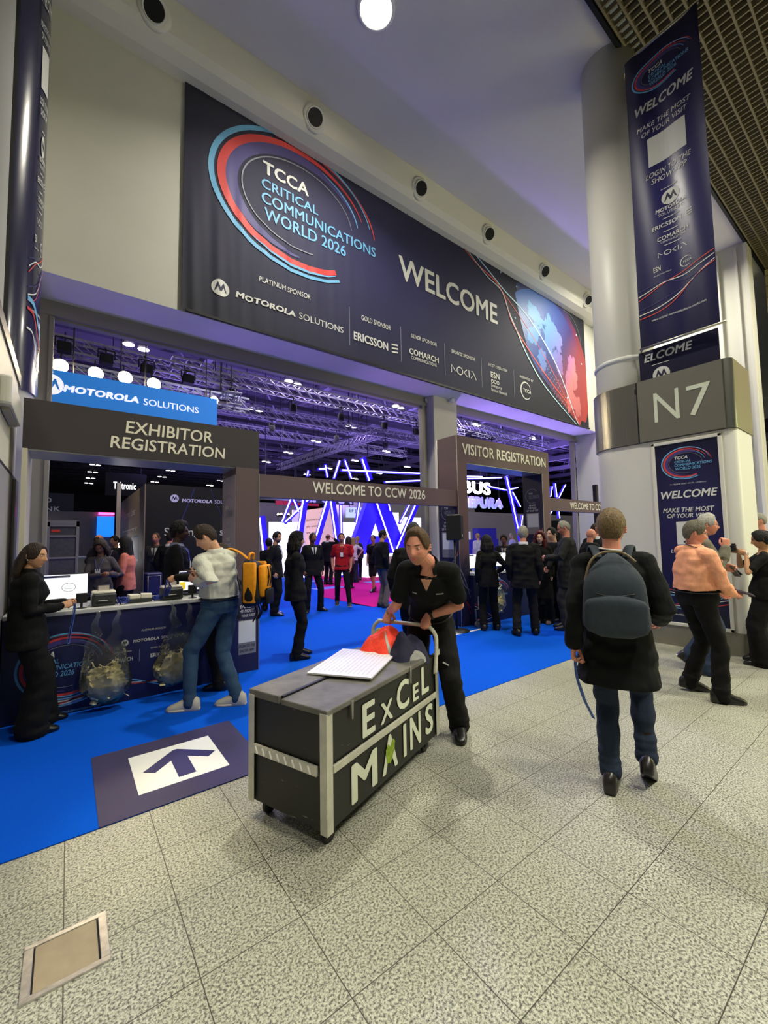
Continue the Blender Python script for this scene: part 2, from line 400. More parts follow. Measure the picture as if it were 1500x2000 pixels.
for i, (cx, cy, r) in enumerate(((6.9, 12.2, .55), (9.4, 12.6, .65), (7.9, 14.6, .6))):
    o = MB().extr([(cx-r, cy-.28), (cx+r, cy-.28), (cx+r, cy+.28), (cx-r, cy+.28)], lambda u, v, w: (u, v, .0115+w), .003).build('floor_graphic', M_mat2)
    tag(o, ('pale rectangular graphic on the pink carpet behind the man in the red shirt', 'pale graphic on the pink carpet by the man in shorts', 'farthest pale graphic on the pink carpet before the white counter')[i], 'floor graphic')

# arrow mat, floor tape and access cover
t = thing('arrow_mat', 'dark navy floor mat with a white panel and arrow on the carpet edge', 'floor mat', (.18, 2.918, .005))
MB().box(0, 1.0, 0, .96, 0, .003).build('mat_base', mat('mat_navy', (52, 46, 84), .5, nz=(2.2, .14)), t)
MB().box(.217, .777, .20, .77, .003, .0045).build('white_panel', M_white, t)
MB().extr([(.46, .26), (.57, .26), (.57, .53), (.69, .42), (.755, .48), (.53, .69), (.50, .69), (.275, .48), (.34, .42), (.46, .53)], lambda u, v, w: (u, v, .0045+w), .0012).build('arrow', mat('arrow_navy', (44, 40, 96), .5), t)
tag(MB().box(5.0, 5.84, 4.80, 4.85, .005, .009).build('floor_tape', M_white), 'white tape strip on the blue carpet beside the speaker stand', 'tape')
t = thing('floor_access_cover', 'rectangular metal-framed access cover set in the tiles at lower left', 'access cover', (-.095, 2.0, 0))
W, D = .268, .266
fr = MB(); 
for b in ((0, W, 0, .024), (0, W, D-.022, D), (0, .030, .024, D-.022), (W-.030, W, .024, D-.022)): fr.box(b[0], b[1], b[2], b[3], 0, .008)
fr.build('frame', mat('worn_aluminium', (206, 202, 196), .28, .85, nz=(30, .2)), t, bevel=.002)
MB().box(.036, W-.036, .024, D-.022, 0, .0035).build('infill', mat('tan_infill', (162, 147, 122), .5, nz=(18, .07)), t)
MB().box(.030, .036, .024, D-.022, 0, .002).build('slot', M_blackm, t); MB().box(W-.036, W-.030, .024, D-.022, 0, .002).build('slot', M_blackm, t)

# ------------------------------------------------------------------ walls, ceiling
YW = 7.0
b = MB(); b.box(-.75, 15.0, YW, YW+.83, 5.27, 9.9); struct(b.build('wall_back', M_wall))
struct(MB().box(15.0, 40, YW, YW+.83, 0, 9.9).build('wall_back', M_wall))
struct(MB().box(-9, -.75, YW, YW+.83, 0, 9.9).build('wall_back', M_wall))
b = MB(); b.extr([(YW+.02, 9.15), (YW+.02, 9.9), (6.45, 9.9), (6.45, 9.78), (6.52, 9.32), (6.62, 9.22), (6.80, 9.15)], lambda u, v, w: (-9+w, u, v), 29); struct(b.build('trim_1', mat('cornice_paint', (224, 221, 208), .6)))
struct(MB().box(-9, 40, 2.65, 7.9, 9.82, 10.1).build('ceiling', M_ceil))
struct(MB().box(-9, 40, 2.62, 2.68, 9.70, 9.83).build('trim_2', M_dkmetal))
# open grid ceiling over the walkway
b = MB(); zz = 9.74
x = 3.0
while x < 18.5: b.box(x, x+.026, -2.2, 2.6, zz, zz+.09); x += .135
y = 2.6
while y > -2.2: b.box(3.0, 18.5, y-.03, y, zz-.012, zz+.09); y -= .20
struct(b.build('ceiling_grid', mat('grid_metal', (126, 116, 92), .6)))
struct(MB().box(-9, 40, -12, 2.6, 10.35, 10.5).build('ceiling_void', mat('void_brown', (52, 45, 36), .9)))
# end wall on the right: white pier with mouldings, then coursed stone
b = MB(); b.box(15.0, 15.4, 2.62, YW, 0, 9.85)
struct(b.build('wall_right', M_wall))
b = MB()
for y0, y1, d in ((3.28, 3.40, .10), (2.62, 2.70, .14), (2.86, 2.92, .06)): b.box(15.0-d, 15.0, y0, y1, 0, 9.7)
struct(b.build('trim_3', mat('pier_mould', (226, 223, 214), .55)))
def stone_mat():
    M, N, L, bb = nodes_mat('coursed_stone'); tc = N.new('ShaderNodeTexCoord'); mp = N.new('ShaderNodeMapping'); mp.inputs['Rotation'].default_value = (0, PI/2, PI/2)
    L.new(tc.outputs['Object'], mp.inputs[0]); br = N.new('ShaderNodeTexBrick'); L.new(mp.outputs[0], br.inputs[0])
    sx = N.new('ShaderNodeSeparateXYZ'); L.new(tc.outputs['Object'], sx.inputs[0]); cx = N.new('ShaderNodeCombineXYZ'); L.new(sx.outputs['Y'], cx.inputs[0]); L.new(sx.outputs['Z'], cx.inputs[1])
    L.new(cx.outputs[0], br.inputs[0])
    br.inputs['Scale'].default_value = 1; br.inputs['Brick Width'].default_value = .9; br.inputs['Row Height'].default_value = .34; br.inputs['Mortar Size'].default_value = .012
    br.inputs['Color1'].default_value = (*lin((196, 182, 138)), 1); br.inputs['Color2'].default_value = (*lin((180, 166, 122)), 1); br.inputs['Mortar'].default_value = (*lin((110, 98, 70)), 1)
    L.new(br.outputs[0], bb.inputs['Base Color']); bb.inputs['Roughness'].default_value = .85; return M
struct(MB().box(17, 17.4, -7, 2.62, 0, 9.7).build('wall_stone', stone_mat()))
# round vents in the cornice
for i, cx in enumerate((.83, 3.47, 6.12, 8.5, 11.07, 13.63)):
    lab = ('leftmost', 'second', 'third', 'fourth', 'fifth', 'sixth')[i]+' round jet vent from the left along the cornice above the banner'
    t = thing('round_vent', lab, 'vent', (cx, 6.50, 9.46), group='round vents along the cornice')
    t.rotation_euler = (math.radians(18), 0, 0)
    MB().lathe([(.23, .02), (.23, -.02), (.20, -.04), (.17, -.04)], axis='Y').build('flange', bpy.data.materials['cornice_paint'], t, True)
    t2 = MB(); t2.lathe([(.165, -.02), (.165, -.09), (.155, -.105), (.14, -.10), (.12, -.02)], axis='Y'); o = t2.build('nozzle', bpy.data.materials['cornice_paint'], t, True); o.rotation_euler = (math.radians(14), 0, math.radians(-10))
    o2 = MB().lathe([(.139, -.098), (.001, -.094)], axis='Y').build('throat', M_blackm, o)
# ceiling lamp in view
t = thing('ceiling_downlight', 'bright round downlight in the white ceiling', 'ceiling lamp', (3.6, 4.7, 9.82))
MB().lathe([(.30, 0), (.30, -.03), (.25, -.05), (.24, -.02)]).build('rim', M_white, t, True)
MB().lathe([(.235, -.03), (.001, -.03)]).build('lamp_face', mat('lamp_face', (255, 250, 235), .4, em=60), t)

# door frames in the hall opening
YF = 7.80
struct(MB().box(-.75, 7.38, YF-.05, YF+.06, 5.02, 5.12).box(-.75, 7.38, YF+.0, YF+.12, 4.98, 5.27).build('door_head_1', M_grey2))
struct(MB().box(8.3, 15.0, YF-.05, YF+.06, 5.06, 5.14).box(8.3, 15, YF, YF+.12, 5.05, 5.27).build('door_head_2', M_grey2))
b = MB(); b.box(-.75, -.28, YF-.04, YF+.1, 0, 5.05); b.box(-.30, -.24, YF-.08, YF+.0, 0, 5.0)
b.box(7.20, 7.28, YF-.06, YF+.1, 0, 5.05); b.box(7.30, 7.38, YF-.02, YF+.1, 0, 5.05); b.box(15.0-.32, 15.0-.24, YF-.06, YF+.1, 0, 5.05); b.box(15-.20, 15-.10, YF, YF+.1, 0, 5.05)
struct(b.build('door_frame', M_grey2, bevel=.01))
struct(MB().box(7.42, 8.28, YW+.55, YF+.12, 0, 5.27).build('wall_pier', mat('pier_paint', (206, 200, 190), .7)))
b = MB(); b.lathe([(.06, 0), (.06, -.07), (.05, -.1)], (8.0, YW+.45, 5.27)); o = b.build('security_camera', M_white, None, True); tag(o, 'small white dome camera under the soffit above the middle pier', 'camera')

# left: column, side kiosk
YC, XC, RC = 6.4, -.79, .43
b = MB(); b.lathe([(RC, 0), (RC, 9.82)], (XC, YC, 0), n=48); o = struct(b.build('column_left', mat('column_paint', (226, 224, 216), .45), smooth=False))
for p in o.data.polygons: p.use_smooth = len(p.vertices) == 4
b = MB(); b.box(-1.3, -.45, 1.5, 5.85, 0, 2.26); struct(b.build('wall_left', mat('kiosk_grey', (150, 148, 150), .5, nz=(5, .05))))
b = MB(); b.box(-1.3, -.46, 1.5, 5.80, 2.30, 3.3); struct(b.build('wall_left_upper', mat('kiosk_cream', (214, 210, 196), .6)))
b = MB(); b.box(-1.3, -.445, 1.5, 5.86, 3.3, 3.42); b.box(-.47, -.455, 1.5, 5.82, 2.26, 2.30); struct(b.build('trim_4', M_black))
b = MB(); b.box(-.452, -.43, 5.55, 5.86, 0, 2.26); struct(b.build('trim_5', M_steel))
t = thing('wall_control_box', 'grey control box fixed to the cream side wall at far left', 'control box', (-.45, 4.75, 2.78))
MB().rbox(-.01, .07, -.42, .42, -.07, .16, .03).build('casing', mat('box_grey', (196, 194, 186), .5), t)
MB().box(0, .05, -.30, .30, -.10, -.07).build('nozzle', M_grey2, t)
# white board and glossy banner wrapped round the left column
def cyl(r, a0, a1, w):
    """u in 0..w runs over angles a0..a1 (deg from +X)"""
    def fn(u, v, k=0):
        a = math.radians(a0+(a1-a0)*u/w); return (XC+(r+k)*math.cos(a), YC+(r+k)*math.sin(a), v)
    return fn

# right column with poster case
XR, YR, RR = 7.40, 2.96, .43
o = struct(MB().lathe([(RR, 0), (RR, 9.82)], (XR, YR, 0), n=56).build('column_right', mat('column_paint', (226, 224, 216), .45)))
for p in o.data.polygons: p.use_smooth = len(p.vertices) == 4
struct(MB().lathe([(RR, 4.36), (RR+.02, 4.38), (RR+.02, 4.42), (RR, 4.44)], (XR, YR, 0), n=56).build('trim_6', M_white, None, True))
def stadium(x0, x1, y0, y1, r0, r1, n=10):
    """plan outline: round end of radius r1 at y1, small corner r0 at y0"""
    p = []
    for i in range(2*n+1):
        a = math.radians(0+180*i/(2*n)); rr = (x1-x0)/2; p.append(((x0+x1)/2+rr*math.cos(a), y1-rr+rr*math.sin(a)))
    for cx, cy, a0 in ((x0+r0, y0+r0, 180), (x1-r0, y0+r0, 270)):
        for i in range(n+1):
            a = math.radians(a0+90*i/n); p.append((cx+r0*math.cos(a), cy+r0*math.sin(a)))
    return p
# ------------------------------------------------------------------ the big banner
def navy_mat(name, c0, c1, cen, rad, rough=.5, axis=(0, 2), sheen=0):
    """printed navy with a bluer centre, as on the cloth itself"""
    M, N, L, b = nodes_mat(name); tc = N.new('ShaderNodeTexCoord'); mp = N.new('ShaderNodeMapping')
    mp.inputs['Location'].default_value = (-cen[0]/rad[0], -cen[1]/rad[1], -cen[2]/rad[2]); mp.inputs['Scale'].default_value = tuple(1/r for r in rad)
    L.new(tc.outputs['Object'], mp.inputs[0]); g = N.new('ShaderNodeTexGradient'); g.gradient_type = 'SPHERICAL'; L.new(mp.outputs[0], g.inputs[0])
    r = N.new('ShaderNodeValToRGB'); r.color_ramp.elements[0].color = (*lin(c0), 1); r.color_ramp.elements[1].color = (*lin(c1), 1); r.color_ramp.elements[1].position = .9
    L.new(g.outputs['Fac'], r.inputs[0]); L.new(r.outputs[0], b.inputs['Base Color']); b.inputs['Roughness'].default_value = rough; return M
BX0, BX1, BZ0, BZ1 = 1.345, 14.28, 5.27, 9.45
def wrk(u, v):
    """vertical creases, strongest towards the bottom left"""
    k = max(0, 1-(u-BX0)/4.2)**.8*max(.12, min(1, (8.6-v)/2.6)); e = .35*max(0, min(1, (BX1-u)/2))*.25
    a = math.sin(u*17+.8*math.sin(v*1.3))*.5+math.sin(u*31+v*.9)*.28+math.sin(u*8.3-v*.5)*.4
    return (.024*k+.003*e)*a+.004*math.sin(u*2+v)
PB = Print(lambda u, v, k=0: (u, YW-.055-wrk(u, v)-k*1.6, v), .035)
t = thing('welcome_banner', 'huge dark navy welcome banner with swirl, sponsors and globe on the white wall', 'banner', (0, 0, 0))
M_bnavy = navy_mat('banner_navy', (26, 27, 40), (40, 40, 86), (6.0, 6.9, 7.3), (6.0, 3, 3.4), .75)
b = MB(); nu, nv = 300, 30
b.grid(lambda i, j: PB.fn(BX0+(BX1-BX0)*i, BZ0+(BZ1-BZ0)*j), nu, nv); b.build('fabric', M_bnavy, t, True, recalc=False)
b = MB(); b.box(BX0, BX1, YW-.05, YW-.01, BZ1-.03, BZ1+.03); b.box(BX0+.05, BX1, YW-.10, YW-.06, BZ0-.02, BZ0+.02); b.build('batten', M_black, t)
P = PB
P.swirl(3.42, 7.95, 1.66, 1.31); P.title(2.63, 7.40, 2.55, 1.12, 0)
P.text(M_ink, 'PLATINUM SPONSOR', 2.59, 3.60, 6.20, 6.30, .004, .1); P.wings(1.93, 5.83, .145)
P.text(M_ink, 'MOTOROLA', 2.18, 3.29, 5.765, 5.875, .045, .12); P.text(M_ink, 'SOLUTIONS', 3.36, 4.33, 5.755, 5.88, .0, 0, 1, 1)
for u in (4.475, 5.85, 7.235, 8.62, 10.03): P.strip(M_grey, [(u, 5.55), (u, 6.36)], .014, 2)
P.text(M_ink, 'GOLD SPONSOR', 4.78, 5.56, 6.18, 6.29, .012, .1); P.text(M_ink, 'ERICSSON', 4.58, 5.48, 5.70, 5.88, .03); P.bars(5.58, 5.76, 5.69, 5.92)
P.text(M_ink, 'SILVER SPONSOR', 6.15, 6.97, 6.20, 6.29, .012, .1); P.text(M_ink, 'COMARCH', 6.09, 7.02, 5.80, 5.94, .03); P.text(M_ink, 'COMMUNICATIONS', 6.15, 6.95, 5.69, 5.77)
P.text(M_ink, 'BRONZE SPONSOR', 7.48, 8.38, 6.19, 6.28, .012, .1); P.wire(7.46, 8.39, 5.69, 5.89)
P.text(M_ink, 'HOST OPERATOR', 8.92, 9.73, 6.21, 6.29, .012, .1); P.text(M_ink, 'ESN', 9.0, 9.37, 5.91, 6.08, .03)
for k in range(3): P.strip(M_ink, arc(9.06+.12*k, 5.81, .045, .045, 0, 360, 16), .022, 2)
P.text(M_ink, 'Emergency', 9.0, 9.45, 5.63, 5.74); P.text(M_ink, 'Services Network', 9.0, 9.68, 5.53, 5.62)
P.text(M_ink, 'PRESENTED BY', 10.31, 11.0, 6.20, 6.27, .012, .1); P.roundel(10.6, 5.86, .25)
P.text(M_ink, 'WELCOME', 5.83, 9.37, 7.48, 8.05, .022)
# globe print, cut by the sweeping lines
GC, GR = (11.7, 6.78), 2.44
edge = spline([(10.25, 8.72), (10.55, 7.75), (10.95, 6.95), (11.63, 6.40), (12.9, 5.70), (13.55, 5.34)], 6)
limb = [(GC[0]+GR*math.cos(math.radians(a)), GC[1]+GR*math.sin(math.radians(a))) for a in range(-38, 127, 3)]
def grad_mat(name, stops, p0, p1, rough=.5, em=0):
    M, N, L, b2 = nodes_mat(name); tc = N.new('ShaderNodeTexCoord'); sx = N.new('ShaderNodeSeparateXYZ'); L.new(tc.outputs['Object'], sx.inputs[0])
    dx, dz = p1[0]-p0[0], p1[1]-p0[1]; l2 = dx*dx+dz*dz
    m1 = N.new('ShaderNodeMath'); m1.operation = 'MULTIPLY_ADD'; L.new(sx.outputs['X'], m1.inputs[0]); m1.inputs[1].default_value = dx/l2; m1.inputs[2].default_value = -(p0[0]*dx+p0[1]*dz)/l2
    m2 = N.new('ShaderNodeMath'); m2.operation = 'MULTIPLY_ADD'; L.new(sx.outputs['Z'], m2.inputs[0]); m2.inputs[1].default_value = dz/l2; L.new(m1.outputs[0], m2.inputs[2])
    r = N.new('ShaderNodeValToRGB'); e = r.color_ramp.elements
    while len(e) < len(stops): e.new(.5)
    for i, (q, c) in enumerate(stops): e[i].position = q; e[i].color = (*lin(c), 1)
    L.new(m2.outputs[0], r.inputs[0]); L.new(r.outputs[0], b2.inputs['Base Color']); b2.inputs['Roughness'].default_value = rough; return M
M_globe = grad_mat('globe_print', [(0, (30, 96, 180)), (.35, (36, 70, 150)), (.58, (56, 40, 96)), (.75, (124, 40, 56)), (1, (160, 52, 56))], (10.4, 8.6), (14.0, 6.2))
M_land = grad_mat('globe_land', [(0, (44, 160, 215)), (.35, (84, 140, 210)), (.62, (120, 90, 160)), (.8, (200, 112, 116)), (1, (190, 100, 102))], (10.4, 8.6), (14.0, 6.2))
M_halo = grad_mat('globe_halo', [(0, (28, 40, 100)), (.45, (40, 36, 96)), (.75, (120, 34, 46)), (1, (170, 50, 44))], (10.4, 9.2), (14.4, 6.6))
halo = [(GC[0]+(GR+.28)*math.cos(math.radians(a)), GC[1]+(GR+.20)*math.sin(math.radians(a))) for a in range(-30, 122, 3)]
P.poly(M_halo, [(min(x, BX1-.02), min(z, BZ1-.03)) for x, z in halo]+edge[4:-4], 0)
P.poly(M_globe, limb+edge, 1)
rg = random.Random(3)
def blob(cx, cz, rx, rz, rot, n=70, am=.30):
    ph = [rg.uniform(0, 6.28) for _ in range(4)]; out = []
    for k in range(n):
        a = 2*PI*k/n; r = 1+am*(math.sin(2*a+ph[0])+.6*math.sin(3*a+ph[1])+.5*math.sin(5*a+ph[2])+.45*math.sin(9*a+ph[3])+.3*math.sin(17*a+ph[1])+.2*math.sin(29*a+ph[2]))/1.6
        x, z = rx*r*math.cos(a), rz*r*math.sin(a); out.append((cx+x*math.cos(rot)-z*math.sin(rot), cz+x*math.sin(rot)+z*math.cos(rot)))
    return out
for a in ((12.15, 7.95, .42, .72, .5), (12.45, 7.25, .28, .4, .2), (11.3, 8.35, .45, .28, -.5), (11.15, 7.75, .30, .36, -.6), (13.35, 7.1, .28, .5, .1), (13.1, 6.45, .30, .62, -.1), (13.5, 5.95, .22, .42, .2), (11.55, 7.05, .25, .3, 0)):
    P.poly(M_land, blob(*a), 2)
M_dots = mat('dot_print', (120, 170, 180), .6)
for i in range(8):
    for j in range(6):
        u, v = 11.75+.13*i+.05*j, 6.95-.16*j-.08*i
        P.poly(M_dots, [(u, v), (u+.035, v), (u+.035, v+.035), (u, v+.035)], 3)
M_glowline = mat('pale_line_ink', (190, 225, 240), .6); M_redline = mat('red_line_ink', (226, 84, 66), .6)
sw = spline([(7.96, 9.40), (8.93, 8.98), (9.74, 8.61), (10.7, 8.27), (11.65, 7.67), (12.49, 6.87), (13.35, 5.57), (13.6, 5.30)], 8)
P.strip(M_glowline, sw, taper(len(sw)-1, .012, .05, .02), 4)
sw = spline([(7.94, 9.31), (8.92, 8.76), (9.59, 8.55), (9.92, 8.02), (10.27, 7.56), (10.77, 6.94), (11.63, 6.22), (13.52, 5.25)], 8)
P.strip(M_glowline, sw, taper(len(sw)-1, .01, .055, .02, .7), 4)
sw = spline([(7.7, 9.35), (8.5, 8.95), (9.32, 8.73), (9.73, 8.42), (10.05, 7.78), (10.79, 7.19), (11.83, 6.51), (12.98, 5.87), (13.7, 5.32)], 8)
P.strip(M_redline, sw, taper(len(sw)-1, .012, .05, .025), 4)
sw = spline([(9.5, 8.62), (10.4, 8.1), (11.2, 7.55), (12.0, 6.9), (12.9, 6.0), (13.6, 5.32)], 8); P.strip(M_redline, sw, .022, 3)
sw = spline([(8.2, 9.40), (8.7, 9.05), (9.3, 8.8)], 8); P.strip(M_vio, sw, .03, 3)
for u, v in ((10.35, 8.95), (11.1, 9.2), (12.0, 9.28), (12.9, 9.15), (10.2, 7.95), (13.7, 8.45), (13.95, 7.5), (9.6, 9.1), (12.9, 6.1)): P.disc(M_glowline, u, v, .03, 4)
for a0 in (arc(12.0, 8.7, 1.5, .55, 20, 160), arc(13.1, 8.1, .9, 1.0, 0, 100)): P.strip(M_grey, a0, .010, 1)
P.finish(t)

# ------------------------------------------------------------------ N7 column: poster case, gate sign, hanging banners
t = thing('poster_case', 'tall white-framed poster case with navy welcome poster on the column under the gate sign', 'poster case', (0, 0, 0))
FX = 6.96
struct(MB().prism(stadium(FX, 7.85, 1.47, 3.42, .11, .44), .29, 2.98).build('column_case', mat('column_paint', (226, 224, 216), .45)))
struct(MB().prism(stadium(FX-.012, 7.862, 1.458, 3.432, .12, .445), 0, .29).build('column_plinth', mat('plinth_grey', (142, 138, 126), .45, .4, nz=(8, .05))))
b = MB(); x0 = FX-.03
for y0, y1, z0, z1 in ((1.62, 1.665, .29, 2.94), (2.42, 2.465, .29, 2.94), (1.62, 2.465, .29, .335), (1.62, 2.465, 2.895, 2.94)): b.box(x0, FX, y0, y1, z0, z1)
b.build('frame', mat('white_frame', (226, 224, 214), .4), t, bevel=.006)
MB().box(FX-.012, FX, 1.66, 2.425, .33, 2.90).build('poster', navy_mat('poster_navy', (20, 20, 44), (34, 32, 92), (FX, 2.0, 1.7), (1, .9, 1.4), .3), t)
P = Print(lambda u, v, k=0: (FX-.012-k, -u, v))
P.swirl(-2.05, 2.595, .29, .225); P.title(-2.18, 2.50, .44, .20)
P.text(M_ink, '16-18 JUNE 2026 \u2022 EXCEL, LONDON', -2.25, -1.82, 2.29, 2.312, .0, .15); P.text(M_ink, 'WELCOME', -2.375, -1.70, 2.10, 2.21, .03, .22)
P.text(M_ink, 'MAKE THE MOST', -2.36, -1.75, 1.90, 1.965, .02, .22); P.text(M_ink, 'OF YOUR VISIT', -2.31, -1.80, 1.82, 1.88, .02, .22)
P.poly(M_ink, [(-2.205, 1.44), (-1.875, 1.44), (-1.875, 1.765), (-2.205, 1.765)], 1); P.text(M_ink, 'LOGIN TO THE', -2.29, -1.80, 1.32, 1.37, .015, .22); P.text(M_ink, 'SHOW APP', -2.22, -1.86, 1.24, 1.29, .015, .22)
for c, q in ((M_ink, 0), (M_red, .05), (M_cyan, -.06)):
    P.strip(c, spline([(-2.42, .77+q), (-2.2, .74+q*.3), (-1.9, .66-q), (-1.67, .70-q)]), .010, 2); P.strip(c, spline([(-2.42, .56-q*.4), (-2.1, .60+q), (-1.67, .82+q)]), .009, 2)
P.text(M_ink, 'www.critical-communications-world.com', -2.325, -1.80, .44, .465); P.finish(t)

t = thing('gate_sign', 'brushed steel N7 gate sign band wrapped round the white column', 'sign', (0, 0, 0))
MB().prism(stadium(FX-.03, 7.90, 1.46, 3.45, .10, .47, 14), 2.985, 3.93).build('steel_band', M_steel, t)
MB().box(FX-.045, FX-.028, 1.56, 2.60, 2.99, 3.925).build('front_panel', mat('sign_panel', (140, 137, 128), .42, .75, bump=(70, .08, (1, 1, .03))), t)
MB().box(FX-.034, FX-.028, 2.605, 2.625, 2.99, 3.925).box(FX-.036, FX-.02, 2.60, 2.64, 3.75, 3.83).build('joint', M_blackm, t)
P = Print(lambda u, v, k=0: (FX-.045-k, -u, v)); M_n7 = mat('sign_letters', (214, 220, 200), .4)
P.text(M_n7, 'N', -2.385, -2.065, 3.245, 3.685, .0, 0); P.text(M_n7, '7', -1.97, -1.69, 3.235, 3.665, .0, 0); P.finish(t)
for o in t.children:
    if o.name.startswith('printed_graphic'): o.name = 'lettering'

def tall_print(P):
    """artwork of the tall banners in metres, u from -2.50 to -1.55, v from 4.45 to 9.1"""
    P.swirl(-2.03, 8.62, .38, .26, .7); P.title(-2.20, 8.46, .52, .27)
    P.text(M_ink, 'WELCOME', -2.40, -1.64, 8.08, 8.23, .03, .22); P.text(M_ink, 'MAKE THE MOST', -2.39, -1.69, 7.81, 7.885, .01, .22); P.text(M_ink, 'OF YOUR VISIT', -2.33, -1.74, 7.695, 7.77, .01, .22)
    P.poly(M_ink, [(-2.26, 7.17), (-1.775, 7.17), (-1.775, 7.63), (-2.26, 7.63)], 1)
    P.text(M_ink, 'LOGIN TO THE', -2.305, -1.73, 6.99, 7.07, .01, .22); P.text(M_ink, 'SHOW APP', -2.24, -1.785, 6.88, 6.96, .01, .22)
    for v in (6.73, 6.27, 6.07, 5.86): P.strip(M_ink, [(-2.13, v), (-1.92, v)], .010, 2)
    P.wings(-2.015, 6.575, .115); P.text(M_ink, 'MOTOROLA', -2.21, -1.82, 6.39, 6.45, .04, .1); P.text(M_ink, 'SOLUTIONS', -2.18, -1.85, 6.325, 6.37, 0)
    P.text(M_ink, 'ERICSSON', -2.27, -1.895, 6.145, 6.21, .02); P.bars(-1.835, -1.768, 6.13, 6.23); P.text(M_ink, 'COMARCH', -2.21, -1.825, 5.95, 6.015, .02); P.text(M_ink, 'COMMUNICATIONS', -2.17, -1.86, 5.905, 5.935)
    P.wire(-2.21, -1.855, 5.71, 5.78); P.roundel(-1.88, 5.49, .07); P.text(M_ink, 'ESN', -2.285, -2.19, 5.51, 5.59, .02); P.text(M_ink, 'Emergency Services Network', -2.285, -2.06, 5.44, 5.465)
    for c, a, q in ((M_ink, .014, 0), (M_redline, .012, .06), (M_vio, .008, -.08)):
        P.strip(c, spline([(-2.50, 5.22-q), (-2.19, 5.31-q*.3), (-1.88, 5.31+q), (-1.55, 5.41+q)]), a, 2); P.strip(c, spline([(-2.50, 4.93-q), (-2.12, 5.0-q), (-1.81, 5.19), (-1.55, 5.34-q*.5)]), a, 2)
    P.text(M_ink, 'www.critical-communications-world.com', -2.35, -1.67, 4.785, 4.82)
t = thing('hanging_banner', 'tall navy hanging banner with white sponsor lettering beside the right column, below the grid ceiling', 'banner')
M_tall = navy_mat('tall_navy', (22, 21, 52), (40, 37, 104), (6.93, 2.0, 6.6), (1, 1.0, 2.6), .34)
wv = lambda u, v: .018*math.sin(u*6+1)+.008*math.sin(u*15+v)
P = Print(lambda u, v, k=0: (6.93-k+wv(u, v), -u, v), .05)
b = MB(); b.grid(lambda i, j: P.fn(-2.51+.97*i, 4.43+4.69*j), 40, 30); b.build('fabric', M_tall, t, True, recalc=False)
b = MB(); b.tube([(6.93, 2.53, 4.42), (6.93, 1.48, 4.42)], .018); b.tube([(6.93, 2.53, 9.12), (6.93, 1.53, 9.12)], .018); b.tube([(6.93, 2.5, 4.42), (7.3, 2.7, 4.42)], .012); b.tube([(6.93, 2.5, 9.12), (7.3, 2.7, 9.12)], .012)
b.build('rod', M_alu, t, True); tall_print(P); P.finish(t)
t = thing('lower_banner', 'short navy banner showing a cropped welcome between hanging banner and gate sign', 'banner')
P = Print(lambda u, v, k=0: (7.06-k, -u, v)); b = MB(); b.box(7.06, 7.075, 1.60, 2.60, 3.90, 4.42); b.build('fabric', M_tall, t)
P.text(M_ink, 'ELCOME', -2.53, -1.90, 4.24, 4.365, .03, .2); P.wings(-2.31, 4.00, .115); P.strip(M_ink, [(-2.43, 4.17), (-2.20, 4.17)], .008, 2); P.finish(t)

t = thing('column_banner', 'glossy navy sponsor banner wrapped round the left column seen edge-on', 'banner')
cf = cyl(.455, -66, 6, 1.0)
P = Print(lambda u, v, k=0: cf(.36+.52*(u+2.50)/.95, v*1.18-1.35, k+.004), .03)
b = MB(); b.grid(lambda i, j: cf(i, 3.35+(6.42)*j), 30, 4); b.build('fabric', mat('glossy_navy', (34, 33, 66), .22, coat=.4), t, True, recalc=False)
b = MB(); cf3 = cyl(.457, -69, -64, 1.0); b.grid(lambda i, j: cf3(i, 3.35+6.42*j), 4, 2); b.build('black_edge', M_blackm, t, True, recalc=False)
tall_print(P)
for c, q, wd in ((M_cyan, 0, .05), (M_red, -.10, .03), (M_ink, -.3, .02)): P.strip(c, spline([(-2.5, 4.9+q), (-2.2, 4.86+q), (-1.9, 4.7+q*1.3), (-1.55, 4.55+q)]), wd, 3)
P.finish(t)
t = thing('column_board', 'pale grey board wrapped round the left column at the picture edge', 'panel')
cf2 = cyl(.46, -118, -69, 1.0); b = MB(); b.grid(lambda i, j: cf2(i, 3.35+6.42*j), 20, 2); b.build('board', mat('pale_board', (206, 204, 210), .5), t, True, recalc=False)

# ------------------------------------------------------------------ registration portals
PY = 5.16
t = thing('exhibitor_portal', 'brown exhibitor registration archway standing over the left counter', 'archway')
b = MB(); b.box(-.366, 1.93, PY, PY+.54, 2.515, 3.0); b.build('header', mat('portal_dark', (56, 49, 54), .55, nz=(.7, .10)), t)
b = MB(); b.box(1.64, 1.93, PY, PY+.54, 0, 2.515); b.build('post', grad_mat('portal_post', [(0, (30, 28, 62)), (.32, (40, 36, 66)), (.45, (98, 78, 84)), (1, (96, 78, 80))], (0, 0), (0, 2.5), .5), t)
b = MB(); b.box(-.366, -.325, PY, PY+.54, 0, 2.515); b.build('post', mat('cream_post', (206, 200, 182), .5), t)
b = MB(); b.box(-.36, 1.64, PY+.02, PY+.52, 2.50, 2.515); b.box(1.925, 1.935, PY-.004, PY+.003, 0, 2.45); b.build('edging', M_edge, t)
P = Print(lambda u, v, k=0: (u, PY-k, v))
P.text(M_inkc, 'EXHIBITOR', .465, 1.355, 2.775, 2.91, .016, .08); P.text(M_inkc, 'REGISTRATION', .33, 1.505, 2.60, 2.73, .016, .08)
P.text(M_ink, 'MAKE', 1.66, 1.84, .775, .815, .01, .2); P.text(M_ink, 'THE MOST', 1.66, 1.87, .72, .757, .01, .2); P.text(M_ink, 'OF YOUR VISIT', 1.66, 1.88, .665, .70, .01, .2)
